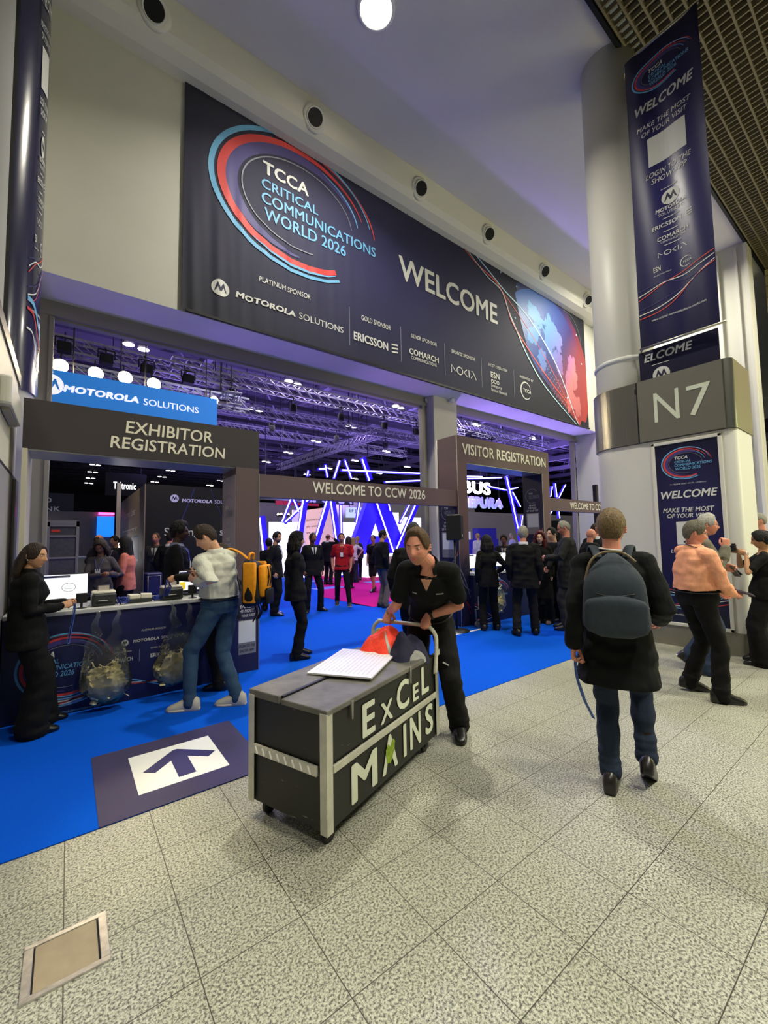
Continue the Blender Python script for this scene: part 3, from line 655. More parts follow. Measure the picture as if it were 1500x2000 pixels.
P.poly(M_grey2, [(1.66, .22), (1.895, .22), (1.895, .63), (1.66, .63)], 0); P.poly(M_ink, [(1.67, .36), (1.885, .36), (1.885, .62), (1.67, .62)], 1)
P.text(M_navyink, 'LOGIN TO THE', 1.67, 1.885, .30, .335, .01, .2); P.text(M_navyink, 'SHOW APP', 1.69, 1.87, .245, .28, .01, .2); P.finish(t)
P = Print(lambda u, v, k=0: (1.64-k, -u, v))
b = MB(); b.box(1.632, 1.64, PY+.01, PY+.53, 1.0, 2.42); b.build('inner_panel', mat('grey_panel', (160, 148, 158), .5), t)
P.fn = lambda u, v, k=0: (1.632-k, -u, v)
P.strip(M_grey, arc(-5.43, 1.98, .2, .2, 40, 300), .012); P.text(M_ink, 'TCCA', -5.55, -5.42, 2.01, 2.05, .02); P.text(M_grey, 'CRITICAL COMMUNICATIONS', -5.55, -5.26, 1.90, 1.99); P.text(M_ink, 'MAKE', -5.5, -5.35, 1.60, 1.65); P.text(M_ink, 'THE MOST', -5.55, -5.3, 1.52, 1.57); P.text(M_ink, 'OF YOUR VISIT', -5.6, -5.25, 1.44, 1.49); P.finish(t)

t = thing('visitor_portal', 'tall brown visitor registration archway over the right counter', 'archway')
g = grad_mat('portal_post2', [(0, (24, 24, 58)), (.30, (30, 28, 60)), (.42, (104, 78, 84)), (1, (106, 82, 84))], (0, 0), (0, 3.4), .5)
b = MB(); b.box(5.625, 8.65, PY, PY+.5, 2.99, 3.48); b.build('header', M_portal, t)
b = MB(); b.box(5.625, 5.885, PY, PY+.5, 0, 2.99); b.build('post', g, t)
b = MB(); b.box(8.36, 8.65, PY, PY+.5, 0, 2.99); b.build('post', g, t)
b = MB(); b.box(5.885, 8.36, PY+.02, PY+.48, 2.975, 2.99); b.box(5.62, 5.63, PY-.006, PY+.002, 0, 3.48); b.box(8.355, 8.367, PY-.006, PY, 0, 2.98); b.box(5.615, 5.63, PY+.49, PY+.505, 0, 3.48); b.build('edging', M_edge, t)
b = MB(); b.box(5.617, 5.625, PY+.02, PY+.48, .0, 2.2); b.build('inner_panel', M_portalnavy, t); b = MB(); b.box(8.352, 8.36, PY+.01, PY+.49, .0, 2.96); b.build('inner_panel', M_portalnavy, t)
P = Print(lambda u, v, k=0: (u, PY-k, v)); P.text(M_inkc, 'VISITOR REGISTRATION', 5.77, 8.52, 3.135, 3.345, .018, .0)
for q in (0, .12): P.strip(M_grey, spline([(5.64, .9+q), (5.74, .72+q), (5.88, .62-q)]), .015); P.strip(M_red, spline([(5.64, .5+q), (5.75, .46), (5.88, .2+q)]), .010)
P.finish(t)
for X, wdt in ((8.352, 1), (5.617, 1)):
    P = Print(lambda u, v, k=0, X=X: (X-k, -u, v)); z = 0 if X > 6 else -.42
    P.strip(M_grey, arc(-5.42, 2.50+z, .16, .16, 40, 300), .010); P.text(M_ink, 'TCCA', -5.5, -5.40, 2.54+z, 2.58+z, .02); P.text(M_grey, 'CRITICAL COMMUNICATIONS', -5.5, -5.24, 2.44+z, 2.52+z)
    P.text(M_ink, 'MAKE', -5.5, -5.34, 2.27+z, 2.31+z); P.text(M_ink, 'THE MOST', -5.53, -5.31, 2.21+z, 2.25+z); P.text(M_ink, 'OF YOUR VISIT', -5.57, -5.27, 2.15+z, 2.19+z)
    P.poly(M_grey2, [(-5.58, 1.65+z), (-5.26, 1.65+z), (-5.26, 2.12+z), (-5.58, 2.12+z)], 0); P.poly(M_ink, [(-5.56, 1.80+z), (-5.28, 1.80+z), (-5.28, 2.10+z), (-5.56, 2.10+z)], 1)
    P.strip(M_grey, spline([(-5.65, 1.30+z), (-5.4, 1.5+z), (-5.18, 1.72+z)]), .014); P.strip(M_redline, spline([(-5.45, 1.2+z), (-5.3, 1.5+z), (-5.18, 1.78+z)]), .010); P.finish(t)
def beam(x0, x1, z0, z1, name, label, parts):
    t = thing(name, label, 'sign beam'); b = MB(); b.box(x0, x1, PY+.02, PY+.16, z0, z1); b.build('beam_body', M_portal, t)
    P = Print(lambda u, v, k=0: (u, PY+.02-k, v))
    for s in parts: P.text(M_inkc, *s, .018, .0)
    P.finish(t)
beam(1.935, 5.62, 2.16, 2.455, 'welcome_beam', 'brown welcome sign beam spanning between the two registration archways', [('WELCOME TO CCW 2026', 2.70, 4.83, 2.25, 2.41)])
beam(8.655, 11.9, 2.17, 2.46, 'welcome_beam', 'brown welcome sign beam right of the visitor archway, ending behind the column', [('WELCOME TO CCW 2026', 9.53, 11.62, 2.235, 2.395)])
tag(MB().box(11.25, 11.35, PY+.2, PY+.3, 0, 2.95).build('black_pole', M_black), 'black pole standing behind the right-hand sign beam beside the column', 'pole')

# ------------------------------------------------------------------ counters
t = thing('registration_counter', 'navy exhibitor registration counter with white top under the left archway', 'counter')
CY = 5.02
M_cnavy = navy_mat('counter_navy', (20, 22, 62), (30, 34, 92), (.8, CY, .6), (1.2, 1, .8), .45)
b = MB(); b.box(-.44, 1.635, CY, CY+.55, 0, .925); b.build('front_panel', M_cnavy, t)
b = MB(); b.box(-.44, 1.63, CY-.03, CY+.70, .925, .965); b.build('worktop', mat('counter_white', (214, 214, 210), .35), t, bevel=.006)
P = Print(lambda u, v, k=0: (u, CY-k, v)); P.swirl(.02, .45, .36, .30, .8); P.title(-.24, .36, .46, .24, .3)
for c, q in ((M_red, .03), (M_ink, 0), (M_cyan, -.05)): P.strip(c, spline([(-.3, .16+q), (.1, .13+q*.5), (.4, .20-q), (.9, .12+q)]), .012, 2); P.strip(c, spline([(-.3, .06-q), (.1, .12+q*.5), (.5, .19-q)]), .010, 2)
P.text(M_cyan, 'www.critical-communications-world.com', -.06, .30, .018, .042, .0, .2)
P.text(M_ink, 'PLATINUM SPONSOR', .635, .86, .68, .70, .0, .15); P.wings(.49, .585, .032); P.text(M_ink, 'MOTOROLA', .56, .80, .575, .605, .04, .1); P.text(M_ink, 'SOLUTIONS', .82, 1.03, .575, .605)
P.text(M_ink, 'GOLD SPONSOR', .40, .55, .49, .505); P.text(M_ink, 'SILVER SPONSOR', .72, .9, .49, .505); P.text(M_ink, 'COMARCH', .38, .56, .40, .44, .03); P.text(M_ink, 'ERICSSON', .72, .95, .40, .44, .03); P.strip(M_grey, [(.62, .38), (.62, .50)], .006); P.finish(t)
t = thing('registration_counter', 'navy visitor registration counter under the right archway', 'counter')
b = MB(); b.box(5.89, 8.35, PY-.08, PY+.42, 0, .90); b.build('front_panel', M_cnavy, t); b = MB(); b.box(5.885, 8.352, PY-.11, PY+.45, .90, .94); b.build('worktop', mat('counter_white', (214, 214, 210), .35), t)
P = Print(lambda u, v, k=0: (u, PY-.08-k, v)); P.swirl(6.62, .52, .28, .25, .8); P.title(6.50, .42, .36, .20, .2); P.poly(M_ink, [(5.98, .28), (6.12, .28), (6.12, .52), (5.98, .52)], 0)
for c, q in ((M_ink, 0), (M_red, .05)): P.strip(c, spline([(5.9, .35+q), (6.2, .22), (6.5, .02+q)]), .014); P.strip(c, spline([(5.9, .1), (6.3, .08+q), (6.7, .2)]), .012)
P.finish(t)
# ------------------------------------------------------------------ people
def ss(a, b, x):
    t = max(0., min(1., (x-a)/(b-a))); return t*t*(3-2*t)
def fuse(mb, voxel, it=4, fac=.5):
    """one continuous skin over all the pieces in mb"""
    me = mb.mesh('fused'); o = bpy.data.objects.new('fused', me); C.objects.link(o)
    b = bmesh.new(); b.from_mesh(me); bmesh.ops.recalc_face_normals(b, faces=b.faces); b.to_mesh(me); b.free()
    r = o.modifiers.new('r', 'REMESH'); r.mode = 'VOXEL'; r.voxel_size = voxel
    s = o.modifiers.new('s', 'SMOOTH'); s.factor = fac; s.iterations = it
    dg = bpy.context.evaluated_depsgraph_get(); out = bpy.data.meshes.new_from_object(o.evaluated_get(dg))
    bpy.data.objects.remove(o); bpy.data.meshes.remove(me)
    out.polygons.foreach_set('use_smooth', [True]*len(out.polygons)); return out
def put(me, name, m, parent):
    me.name = name; me.materials.clear(); me.materials.append(m); o = bpy.data.objects.new(name, me); C.objects.link(o); o.parent = parent; return o
def limb(mb, pts, rad, n=14, ref=None, flat=None):
    """tapering limb with rounded ends; rad scalar or (across, along-ref)"""
    pts = [V(p) for p in pts]; N = len(pts); rad = [r if isinstance(r, tuple) else (r, r) for r in rad]
    ref = V(ref) if ref is not None else V((0, 1, 0)); rows = []
    def frame(t):
        y = ref-t*ref.dot(t)
        if y.length < 1e-3: y = V((0, 0, 1))-t*t.z
        y.normalize(); return y.cross(t), y
    def ring(c, x, y, a, b_): return [c+x*(a*math.cos(2*PI*k/n))+y*(b_*math.sin(2*PI*k/n)) for k in range(n)]
    for i, p in enumerate(pts):
        t = (pts[min(i+1, N-1)]-pts[max(i-1, 0)]).normalized(); x, y = frame(t); a, b_ = rad[i]
        if i == 0:
            m_ = (a+b_)/2
            for q in (1.35, .9, .45): rows.append(ring(p-t*m_*math.sin(q)*.9, x, y, a*math.cos(q), b_*math.cos(q)))
        rows.append(ring(p, x, y, a, b_))
        if i == N-1:
            m_ = (a+b_)/2
            for q in (.45, .9, 1.35): rows.append(ring(p+t*m_*math.sin(q)*.9, x, y, a*math.cos(q), b_*math.cos(q)))
    mb.loft(rows)
def oval(c, x, y, rx, ry, n=24, pw=2.3):
    out = []
    for k in range(n):
        a = 2*PI*k/n; ca, sa = math.cos(a), math.sin(a); e = 2/pw
        out.append(c+x*(rx*math.copysign(abs(ca)**e, ca))+y*(ry*math.copysign(abs(sa)**e, sa)))
    return out
def ik(a, b, l1, l2, hint):
    d = b-a; L = d.length; L2 = min(L, (l1+l2)*.999); u = d.normalized()
    x = (l1*l1-l2*l2+L2*L2)/(2*L2); h = math.sqrt(max(l1*l1-x*x, 0)); hv = hint-u*hint.dot(u)
    if hv.length < 1e-4: hv = V((0, 1, 0))-u*u.y
    hv.normalize(); return a+u*x+hv*h, a+u*L2
def head_pos(d, fat=1.0):
    """head surface point for direction d; x right, y forward, z up, metres, origin mid-head at ear height"""
    x, y, z = d
    X, Y, Z = .074*x, .094*y, .116*z
    if z > 0: X *= 1+.06*z*(1-z)*4*.5; Y *= 1.02
    if z < 0:
        k = -z; X *= 1-.30*k**1.6; 
        if y > 0: Y = Y*(1-.12*k**2)+.018*k**2*(1-k**6)+.010*ss(.6, .95, k)
        else: Y *= 1-.42*k**1.5
    if y > .15:
        g = lambda cx, cz, sx, sz: math.exp(-((abs(X)-cx)/sx)**2-((Z-cz)/sz)**2); f = ss(.15, .5, y)
        dy = -.011*g(.031, .006, .016, .013)+.004*g(.028, .026, .022, .008)+.004*g(.045, -.025, .014, .016)
        if abs(X) < .04:
            nr = ss(.022, -.034, Z)*(1-ss(-.036, -.050, Z)); dy += .024*nr*math.exp(-(X/(.0085+.006*nr))**2)+.006*math.exp(-((abs(X)-.012)/.007)**2-((Z+.038)/.009)**2)
            dy += .0055*math.exp(-(X/.022)**2-((Z+.061)/.0055)**2)+.006*math.exp(-(X/.019)**2-((Z+.074)/.0065)**2)-.003*math.exp(-(X/.024)**2-((Z+.0675)/.0022)**2)
            dy += .007*math.exp(-(X/.018)**2-((Z+.102)/.012)**2)-.004*math.exp(-(X/.02)**2-((Z+.086)/.005)**2)
        Y += dy*f
    return V((X*fat, Y, Z))
def ico(sub):
    b = bmesh.new(); bmesh.ops.create_icosphere(b, subdivisions=sub, radius=1); v = [x.co.normalized() for x in b.verts]; f = [tuple(q.index for q in p.verts) for p in b.faces]; b.free(); return v, f
_ICO = {}
def icos(s):
    if s not in _ICO: _ICO[s] = ico(s)
    return _ICO[s]
SKIN = {'light': (224, 170, 140), 'pale': (228, 182, 156), 'tan': (200, 146, 112), 'olive': (196, 146, 108), 'brown': (128, 82, 56), 'dark': (66, 42, 32), 'ruddy': (220, 148, 124)}
HAIR = {'black': (16, 13, 12), 'dkbrown': (44, 31, 22), 'brown': (84, 62, 40), 'ltbrown': (112, 92, 62), 'grey': (146, 142, 130), 'silver': (176, 174, 166), 'dkgrey': (104, 98, 84), 'blond': (172, 142, 92), 'red': (120, 44, 28), 'ginger': (196, 92, 46), 'wine': (80, 22, 22)}
def skin_mat(k): return mat('skin_'+k, SKIN[k], .5, attr=True, nz=(40, .05), spec=.35)
def hair_mat(k): return mat('hair_'+k, HAIR[k], .6, nz=(90, .35), bump=(120, .6, (1, 1, .15)), spec=.3)

def person(label, x, y, az, H=1.75, sex='m', skin='light', hair='short', hc='dkbrown', vox=.008, top='jacket', tc=(26, 26, 30), bc=(24, 24, 28), sc=(20, 18, 18), bottom='suit', sleeve=1.0, hem=None, girth=1.0,
           pel=None, neck=None, head=None, hyaw=0, hpitch=0, hroll=0, twist=0, lh=None, rh=None, le=None, re=None, lf=None, rf=None, lfy=0, rfy=0, lfp=0, rfp=0, lhand='relax', rhand='relax', lhd=None, rhd=None, lhn=None, rhn=None,
           collar=None, shirt=None, tie=None, beard=0, glasses=None, lanyard=None, fine_eyes=False, sole=None, belt=None, extra=None, group=None, boots=0, hsc=1.0, z0=0.005, cb=.5, tint_top=None):
    """all targets (pel, neck, head, lh, rh, le, re, lf, rf) in world metres"""
    root = thing('person', label, 'person', (x, y, z0), -math.radians(az), group)
    s = H/1.75; A = math.radians(az)
    def loc(p):
        if p is None: return None
        px, py, pz = p[0]-x, p[1]-y, p[2]-z0; return V((px*math.cos(A)-py*math.sin(A), px*math.sin(A)+py*math.cos(A), pz))
    def ldir(d): return None if d is None else V((d[0]*math.cos(A)-d[1]*math.sin(A), d[0]*math.sin(A)+d[1]*math.cos(A), d[2])).normalized()
    fem = sex == 'f'
    P0 = loc(pel) or V((0, 0, .95*s)); N = loc(neck) or V((0, -.005, 1.475*s)); Hc = loc(head) or N+V((0, .035*s, .170*s))
    up = (N-P0).normalized(); tw = math.radians(twist); sx = V((math.cos(tw), math.sin(tw), 0)); sx = (sx-up*sx.dot(up)).normalized(); sf = up.cross(sx)
    px_ = V((1, 0, 0)); sw = (.142 if fem else .165)*s*(.5+.5*girth)
    mid = P0.lerp(N, .55)-sf*.012*s
    def spine(t):
        a = P0.lerp(mid, min(1, t/.55)) if t < .55 else mid.lerp(N, (t-.55)/.45); return a
    def torso(mb, t0, grow, hemz=None, gr=None, wide=0, depthk=1.0):
        """torso rings from t0 to neck; hemz carries a skirt of the garment below the pelvis"""
        rings = []; W = {0: (.162, .118), .18: (.158, .116), .38: (.146, .106), .62: (.166, .120), .82: (.162, .112), .93: (.118, .086), 1.0: (.066, .064)}
        if fem: W = {0: (.170, .122), .18: (.160, .114), .38: (.124, .094), .62: (.146, .124), .82: (.144, .100), .93: (.10, .076), 1.0: (.056, .056)}
        if hemz is not None:
            n = 5
            for q in range(n): 
                f = q/n; z = hemz+(P0.z-hemz)*f; c = V((P0.x*(.4+.6*f), P0.y*(.4+.6*f), z)); rings.append(oval(c, px_, V((0, 1, 0)), (.168+wide*(1-f))*s*girth+grow, (.124+wide*.7*(1-f))*s*girth*depthk+grow))
        for t in sorted(W):
            if t < t0 or (t == 1.0 and top == 'tee' and grow > 0): continue
            a = ss(.1, .8, t); xx = (px_*(1-a)+sx*a).normalized(); yy = up.cross(xx).normalized() if t > .05 or hemz is None else V((0, 1, 0)); g = 1+(girth-1)*(1.0 if t < .7 else .4)
            gd = g*(1+(depthk-1)*(1 if t < .6 else .3)); bl = .016*s if (top == 'shirt' and grow > 0 and t in (.18, .38)) else 0; rings.append(oval(spine(t)+sf*(.012*s if t == .62 else 0), xx, yy, W[t][0]*s*g+grow+bl, W[t][1]*s*gd+grow+bl))
        mb.loft(rings)
    # arms
    arms = {}
    for side, k, tgt, eh in (('r', 1, rh, re), ('l', -1, lh, le)):
        Sh = N-up*.052*s+sx*(k*sw); tg = loc(tgt)
        if tg is None: tg = Sh+V((k*.055*s, .02*s, -.515*s))
        hint = loc(eh)
        hint = (hint-Sh) if hint is not None else V((k*.5, -1, -.35))
        E, Wr = ik(Sh, tg, .292*s, .258*s, hint); arms[side] = (Sh, E, Wr, k)
    # legs
    legs = {}
    for side, k, tgt, fy, fp in (('r', 1, rf, rfy, rfp), ('l', -1, lf, lfy, lfp)):
        Hp = P0+px_*(k*.090*s)-V((0, 0, .035*s)); f0 = loc(tgt) or V((k*.095*s, 0, 0))
        ya = math.radians(-fy); fd = V((math.sin(-ya), math.cos(ya), 0)); pr = math.radians(fp)
        toe = f0+fd*.13*s; ank = toe-fd*(.13*s*math.cos(pr)-.085*s*math.sin(pr))+V((0, 0, .13*s*math.sin(pr)+.085*s*math.cos(pr)))
        Kn, An = ik(Hp, ank, .425*s, .425*s, fd+V((0, .3, 0))); legs[side] = (Hp, Kn, An, k, fd, pr, ank)
    # head frame
    hy, hp_, hr = math.radians(hyaw), math.radians(hpitch), math.radians(hroll)
    HR = Matrix.Rotation(-hy, 3, 'Z') @ Matrix.Rotation(-hp_, 3, 'X') @ Matrix.Rotation(hr, 3, 'Y'); hs = s**.6*hsc*(.96 if fem else 1.0)
    hpt = lambda p: Hc+HR @ (V(p)*hs)
    sm = skin_mat(skin); near = vox < .0062
    # --- body: one continuous skin
    B = MB(); vs, fs = icos(5 if near else 4); B.add([hpt(head_pos(d)) for d in vs], fs)
    for k in (1, -1):
        for dz, rr in ((.014, .0075), (0, .008), (-.016, .0065)): limb(B, [hpt((k*.070, -.006, -.004+dz)), hpt((k*.086, -.018, .0+dz*1.15))], [rr*hs, rr*.9*hs], 8)
    limb(B, [N-up*.03*s, N+up*.04*s, hpt((0, -.022, -.05))], [.062*s, .054*s*(.88 if fem else 1), .052*s*(.88 if fem else 1)], 16)
    torso(B, 0, -.012*s)
    for side in 'rl':
        Sh, E, Wr, k = arms[side]; f = (.84 if fem else 1.0)*(1 if sleeve < .6 else .86)
        limb(B, [N-up*.04*s+sx*k*.05*s, Sh], [.045*s, .046*s*f]); limb(B, [Sh, Sh.lerp(E, .45), E], [.047*s*f, .044*s*f, .037*s*f]); limb(B, [E, E.lerp(Wr, .3), Wr], [.037*s*f, .040*s*f, (.029*s*f, .023*s*f)])
        pose, hd, hn = (rhand, rhd, rhn) if side == 'r' else (lhand, lhd, lhn)
        fa = (Wr-E).normalized(); yd = ldir(hd) or (fa*.9+V((0, .25, -.15))).normalized(); zn = ldir(hn) or V((k*1.0, .15, 0)); zn = (zn-yd*zn.dot(yd)).normalized(); xd = yd.cross(zn); hh = s*(.9 if fem else 1.0)
        th = -k  # thumb side along xd when the back of the hand is up
        pt = lambda a, b_, c, Wr=Wr, xd=xd, yd=yd, zn=zn, hh=hh: Wr+xd*(a*hh)+yd*(b_*hh)+zn*(c*hh)
        limb(B, [pt(0, -.01, 0), pt(0, .04, .0), pt(0, .082, -.002)], [(.028*hh, .019*hh), (.039*hh, .0155*hh), (.041*hh, .013*hh)], 12, ref=zn)
        cu = {'relax': (18, 26, 18), 'flat': (4, 6, 4), 'grip': (62, 82, 52), 'hold': (32, 48, 30), 'pinch': (40, 52, 30)}[pose]
        for i, (fx, fl, fb) in enumerate(((.030, .074, .086), (.010, .082, .090), (-.011, .076, .087), (-.031, .060, .079))):
            a = 0; p = pt(fx*th, fb-.012, 0); pts = [p]
            for j, q in enumerate((.44, .32, .24)):
                a += math.radians(cu[j]*(1+.08*i)); p = p+(yd*math.cos(a)-zn*math.sin(a)+xd*(th*fx*.6 if pose in('relax', 'flat') else 0))*(fl*q*hh); pts.append(p)
            rr = .0098 if i < 3 else .0085; limb(B, pts, [rr*hh, rr*.95*hh, rr*.88*hh, rr*.78*hh], 8, ref=zn)
        tp = [pt(.026*th, .018, -.006)]
        for (dx, dy, dz) in {'grip': ((.022, .022, -.022), (.0, .020, -.022), (-.018, .012, -.006)), 'hold': ((.018, .030, -.020), (-.004, .024, -.016), (-.010, .018, -.010)), 'pinch': ((.014, .034, -.024), (-.010, .026, -.014), (-.012, .018, -.004))}.get(pose, ((.024, .030, -.008), (.008, .026, -.006), (.0, .020, -.006))): tp.append(tp[-1]+xd*(th*dx*hh)+yd*(dy*hh)+zn*(dz*hh))
        limb(B, tp, [.0145*hh, .0125*hh, .0108*hh, .009*hh], 8, ref=zn); arms[side] += ((pt, xd, yd, zn),)
        Hp, Kn, An, k2, fd, pr, ank = legs[side]
        lk = s if bottom == 'shorts' else .82*s; limb(B, [Hp, Hp.lerp(Kn, .5), Kn], [.074*lk, .068*lk, .052*lk]); limb(B, [Kn, Kn.lerp(An, .3), An], [.050*lk, .052*lk, .035*s]); limb(B, [An, An-V((0, 0, .035*s))+fd*.01*s, An-V((0, 0, .055*s))+fd*.09*s], [.032*s, .028*s, .016*s])
    me = fuse(B, vox, 2, .4)
    at = me.color_attributes.new('tint', 'FLOAT_COLOR', 'POINT'); HI = HR.transposed(); cols = []; hcol = lin(HAIR[hc]); skl = lin(SKIN[skin])
    for v in me.vertices:
        p = HI @ (v.co-Hc)/hs; c = (1., 1., 1.)
        if p.y > .02 and abs(p.x) < .075 and -.14 < p.z < .07:
            lip = ss(.0, 1, 1.25-((p.x/.026)**2+((p.z+.067)/.0115)**2))
            if lip > 0 and p.y > .06: c = (1-.14*lip, 1-.42*lip, 1-.36*lip)
            ax = abs(p.x)
            br = ss(.25, .8, 1.3-(((ax-.031)/.021)**2+((p.z-.0245-.12*(ax-.03))/.0055)**2))
            if br > 0: c = tuple(c[i]*(1-br)+br*min(1, hcol[i]*1.4/skl[i]) for i in range(3))
            ey = (ax-.0315)/.0135, (p.z-.006)/.0062; e = ey[0]**2+ey[1]**2
            if e < 1.25 and not fine_eyes:
                c = (.10, .08, .08) if abs(ey[0]) < .46 else ((.86/skl[0]*.55, .86/skl[1]*.55, .86/skl[2]*.55) if e < .9 else (.45, .38, .36))
            if beard:
                bm = ss(-.040, -.058, p.z+.25*max(0, ax-.02))*(1-ss(1.0, 1.5, ((p.x/.022)**2+((p.z+.067)/.010)**2) < 1 and 2 or 0)); bm *= beard*(.75+.5*mnoise.noise(p*160))
                c = tuple(c[i]*(1-bm)+bm*min(1, hcol[i]*1.2/skl[i]) for i in range(3))
            if lip <= 0 and e > 1.3 and p.y > .05: ck = math.exp(-((ax-.042)/.018)**2-((p.z+.03)/.02)**2)*.12; c = (c[0], c[1]*(1-ck), c[2]*(1-ck))
        cols += [c[0], c[1], c[2], 1.]
    at.data.foreach_set('color', cols); body = put(me, 'body', sm, root)
    if fine_eyes:
        for k in (1, -1):
            b = MB(); vv, ff = icos(4); b.v = []; mi = []
            r = .0118
            pos = []
            for d in vv:
                lid = d.z > .17 or d.z < -.25; pos.append(hpt(V((k*.0315, .0735, .006))+V(d)*(r*(1.10 if lid and d.y > -.2 else 1))))
            b.add(pos, ff); mi = []
            for f_ in ff:
                c = (V(vv[f_[0]])+V(vv[f_[1]])+V(vv[f_[2]]))/3; gz_ = c.normalized().dot(V((.12, .985, -.02)).normalized())
                mi.append(2 if (c.z > .17 or c.z < -.25) else (1 if gz_ > .90 else 0))
            b.mi = mi; b.build('eye', [mat('eye_white', (214, 206, 200), .25), mat('iris_dark', (52, 56, 58), .2), mat('lid_'+skin, tuple(int(q*.86) for q in SKIN[skin]), .55)], root, True)
    # --- hair
    hm = hair_mat(hc); vs, fs = icos(5); hv = []
    sty = hair
    for d in vs:
        p = head_pos(d); th_ = math.atan2(abs(d.x), d.y)
        if sty in ('short', 'crop', 'curly', 'afro'): hl = .082-.006*abs(d.x) if th_ < .45 else (.082-.086*ss(.45, 1.15, th_) if th_ < 1.15 else (-.004-.012*ss(1.15, 1.3, th_) if th_ < 1.5 else (-.016+.030*ss(1.5, 1.62, th_)-.078*ss(1.75, 2.4, th_))))
        elif sty in ('long', 'bun', 'bob', 'curlylong', 'pony', 'back'): hl = .072 if th_ < .35 else (.072-.10*ss(.35, 1.2, th_) if th_ < 1.4 else -.028-.05*ss(1.5, 2.2, th_))
        elif sty == 'fringe': hl = 9 if th_ < 1.1 else (-.010+.03*ss(1.5, 1.62, th_)-.07*ss(1.75, 2.4, th_))
        elif sty == 'receding': hl = .090-.075*ss(.7, 1.2, th_) if th_ < 1.2 else (.0+.018*ss(1.4, 1.6, th_)-.074*ss(1.75, 2.4, th_))
        else: hl = 9
        m_ = ss(hl-.006, hl+.012, p.z) if hl < 5 else 0
        if sty == 'fringe': m_ *= 1-ss(.045, .075, p.z)
        T = {'short': .009+.020*max(0, d.z)*(1.15 if d.y > 0 else .7), 'crop': .009, 'curly': .034, 'afro': .028+.02*max(0, d.z), 'long': .022, 'bun': .016, 'back': .016, 'bob': .032, 'curlylong': .040, 'fringe': .012, 'receding': .012, 'pony': .018}.get(sty, 0)
        n_ = V((d.x, d.y, d.z)); rough = mnoise.noise(n_*(9 if sty in ('curly', 'curlylong', 'afro', 'bob') else 5)+V((x, y, 0)))*(.35 if sty in ('curly', 'curlylong', 'afro', 'bob') else .14)+mnoise.noise(V((d.x*26, d.y*26, d.z*9)))*.12
        hv.append(hpt(p+n_*(T*m_*(1+rough)-.012*(1-m_))))
    if sty not in ('bald', 'none'):
        HB = MB(); HB.add(hv, fs)
        if sty in ('long', 'curlylong', 'bob', 'pony', 'bun', 'back'):
            if sty == 'bun': 
                limb(HB, [hpt((0, -.10, -.01)), hpt((0, -.135, -.03))], [.040*hs, .036*hs])
            elif sty == 'pony': limb(HB, [hpt((0, -.10, .0)), hpt((0, -.14, -.06)), hpt((0.0, -.13, -.22))], [.03*hs, .035*hs, .018*hs])
            else:
                ln = {'long': .30, 'curlylong': .24, 'bob': .15, 'back': .20}[sty]
                for k in range(11):
                    a = math.radians((-118+k*23.6)*(.55 if sty == 'back' else 1)); cx, cy = .078*math.sin(a), -.088*math.cos(a)*.9-.012
                    e = 1.05+(.25 if sty != 'long' else .0); j = rnd.uniform(-.012, .012)
                    limb(HB, [hpt((cx*.95, cy*.95, .03)), hpt((cx*e+j, cy*e, -.06)), hpt((cx*e*1.05, cy*e-.01+j, -.06-ln*.5)), hpt((cx*e*.9+j, cy*e*.95-.012, -.06-ln*(1-.25*abs(math.sin(a)))))], [.026*hs, .030*hs, .029*hs, .016*hs], 9)
            put(fuse(HB, max(.006, vox), 2, .4), 'hair', hm, root)
        else: HB.build('hair', hm, root, True)
    # --- trousers or skirt
    bm_ = cloth('cloth_%d_%d_%d' % bc, bc, b=.6); T = MB(); pr_ = {'suit': (.092, .074, .070), 'slim': (.096, .072, .056), 'slim2': (.092, .072, .062), 'wide': (.10, .105, .125), 'cargo': (.096, .082, .076), 'shorts': (.098, .086, .08), 'skirt': (.1, .1, .1)}[bottom]
    wz = spine(.26); rings = []
    for t, a, b_ in ((-.12, .145, .118), (0, .176, .132), (.14, .168, .124), (.27, .158, .115)): c = spine(max(t, 0))+V((0, 0, t*.5*s if t < 0 else 0)); rings.append(oval(c, px_, up.cross(px_).normalized() if t > .1 else V((0, 1, 0)), a*s*girth*(.98 if not fem else 1), b_*s*girth))
    T.loft(rings)
    for side in 'rl':
        Hp, Kn, An, k, fd, pr, ank = legs[side]
        end = An-V((0, 0, .030*s))+fd*.008*s if boots == 0 else An.lerp(Kn, boots) 
        if bottom == 'shorts': limb(T, [Hp, Hp.lerp(Kn, .5), Kn+V((0, 0, .03))], [pr_[0]*s, pr_[1]*s, pr_[2]*s], 18)
        else:
            limb(T, [Hp, Hp.lerp(Kn, .5), Kn, Kn.lerp(An, .45), (An+V((0, 0, .01*s)) if boots == 0 else end.lerp(Kn, .12)), end], [pr_[0]*s*(.5+.5*girth), (pr_[0]+pr_[1])*.5*s*1.02, pr_[1]*s, (pr_[1]+pr_[2])*.5*s, pr_[2]*s*(.97), pr_[2]*s*1.03], 18, ref=fd)
            if bottom != 'wide': 
                for q, r_ in ((.80, 1.06), (.90, 1.10)): limb(T, [An.lerp(Kn, 1-q)+V((0, 0, .0)), An.lerp(Kn, 1-q)+V((0, .004, -.012))], [pr_[2]*s*r_]*2, 16)
    tm = fuse(T, max(vox, .006), 4, .5); rumple(tm, .006 if near else .004, 14, x); tr = put(tm, 'trousers' if bottom != 'shorts' else 'shorts', bm_, root)
    if belt is not None:
        b = MB(); c = spine(.15); yy = up.cross(px_).normalized(); ring = oval(c, px_, yy, .171*s*girth, .127*s*girth, 32); b.tube(ring, .014*s, 6, closed=True, flat=.35); b.build('belt', mat('belt_black', (22, 20, 20), .5), root, True)
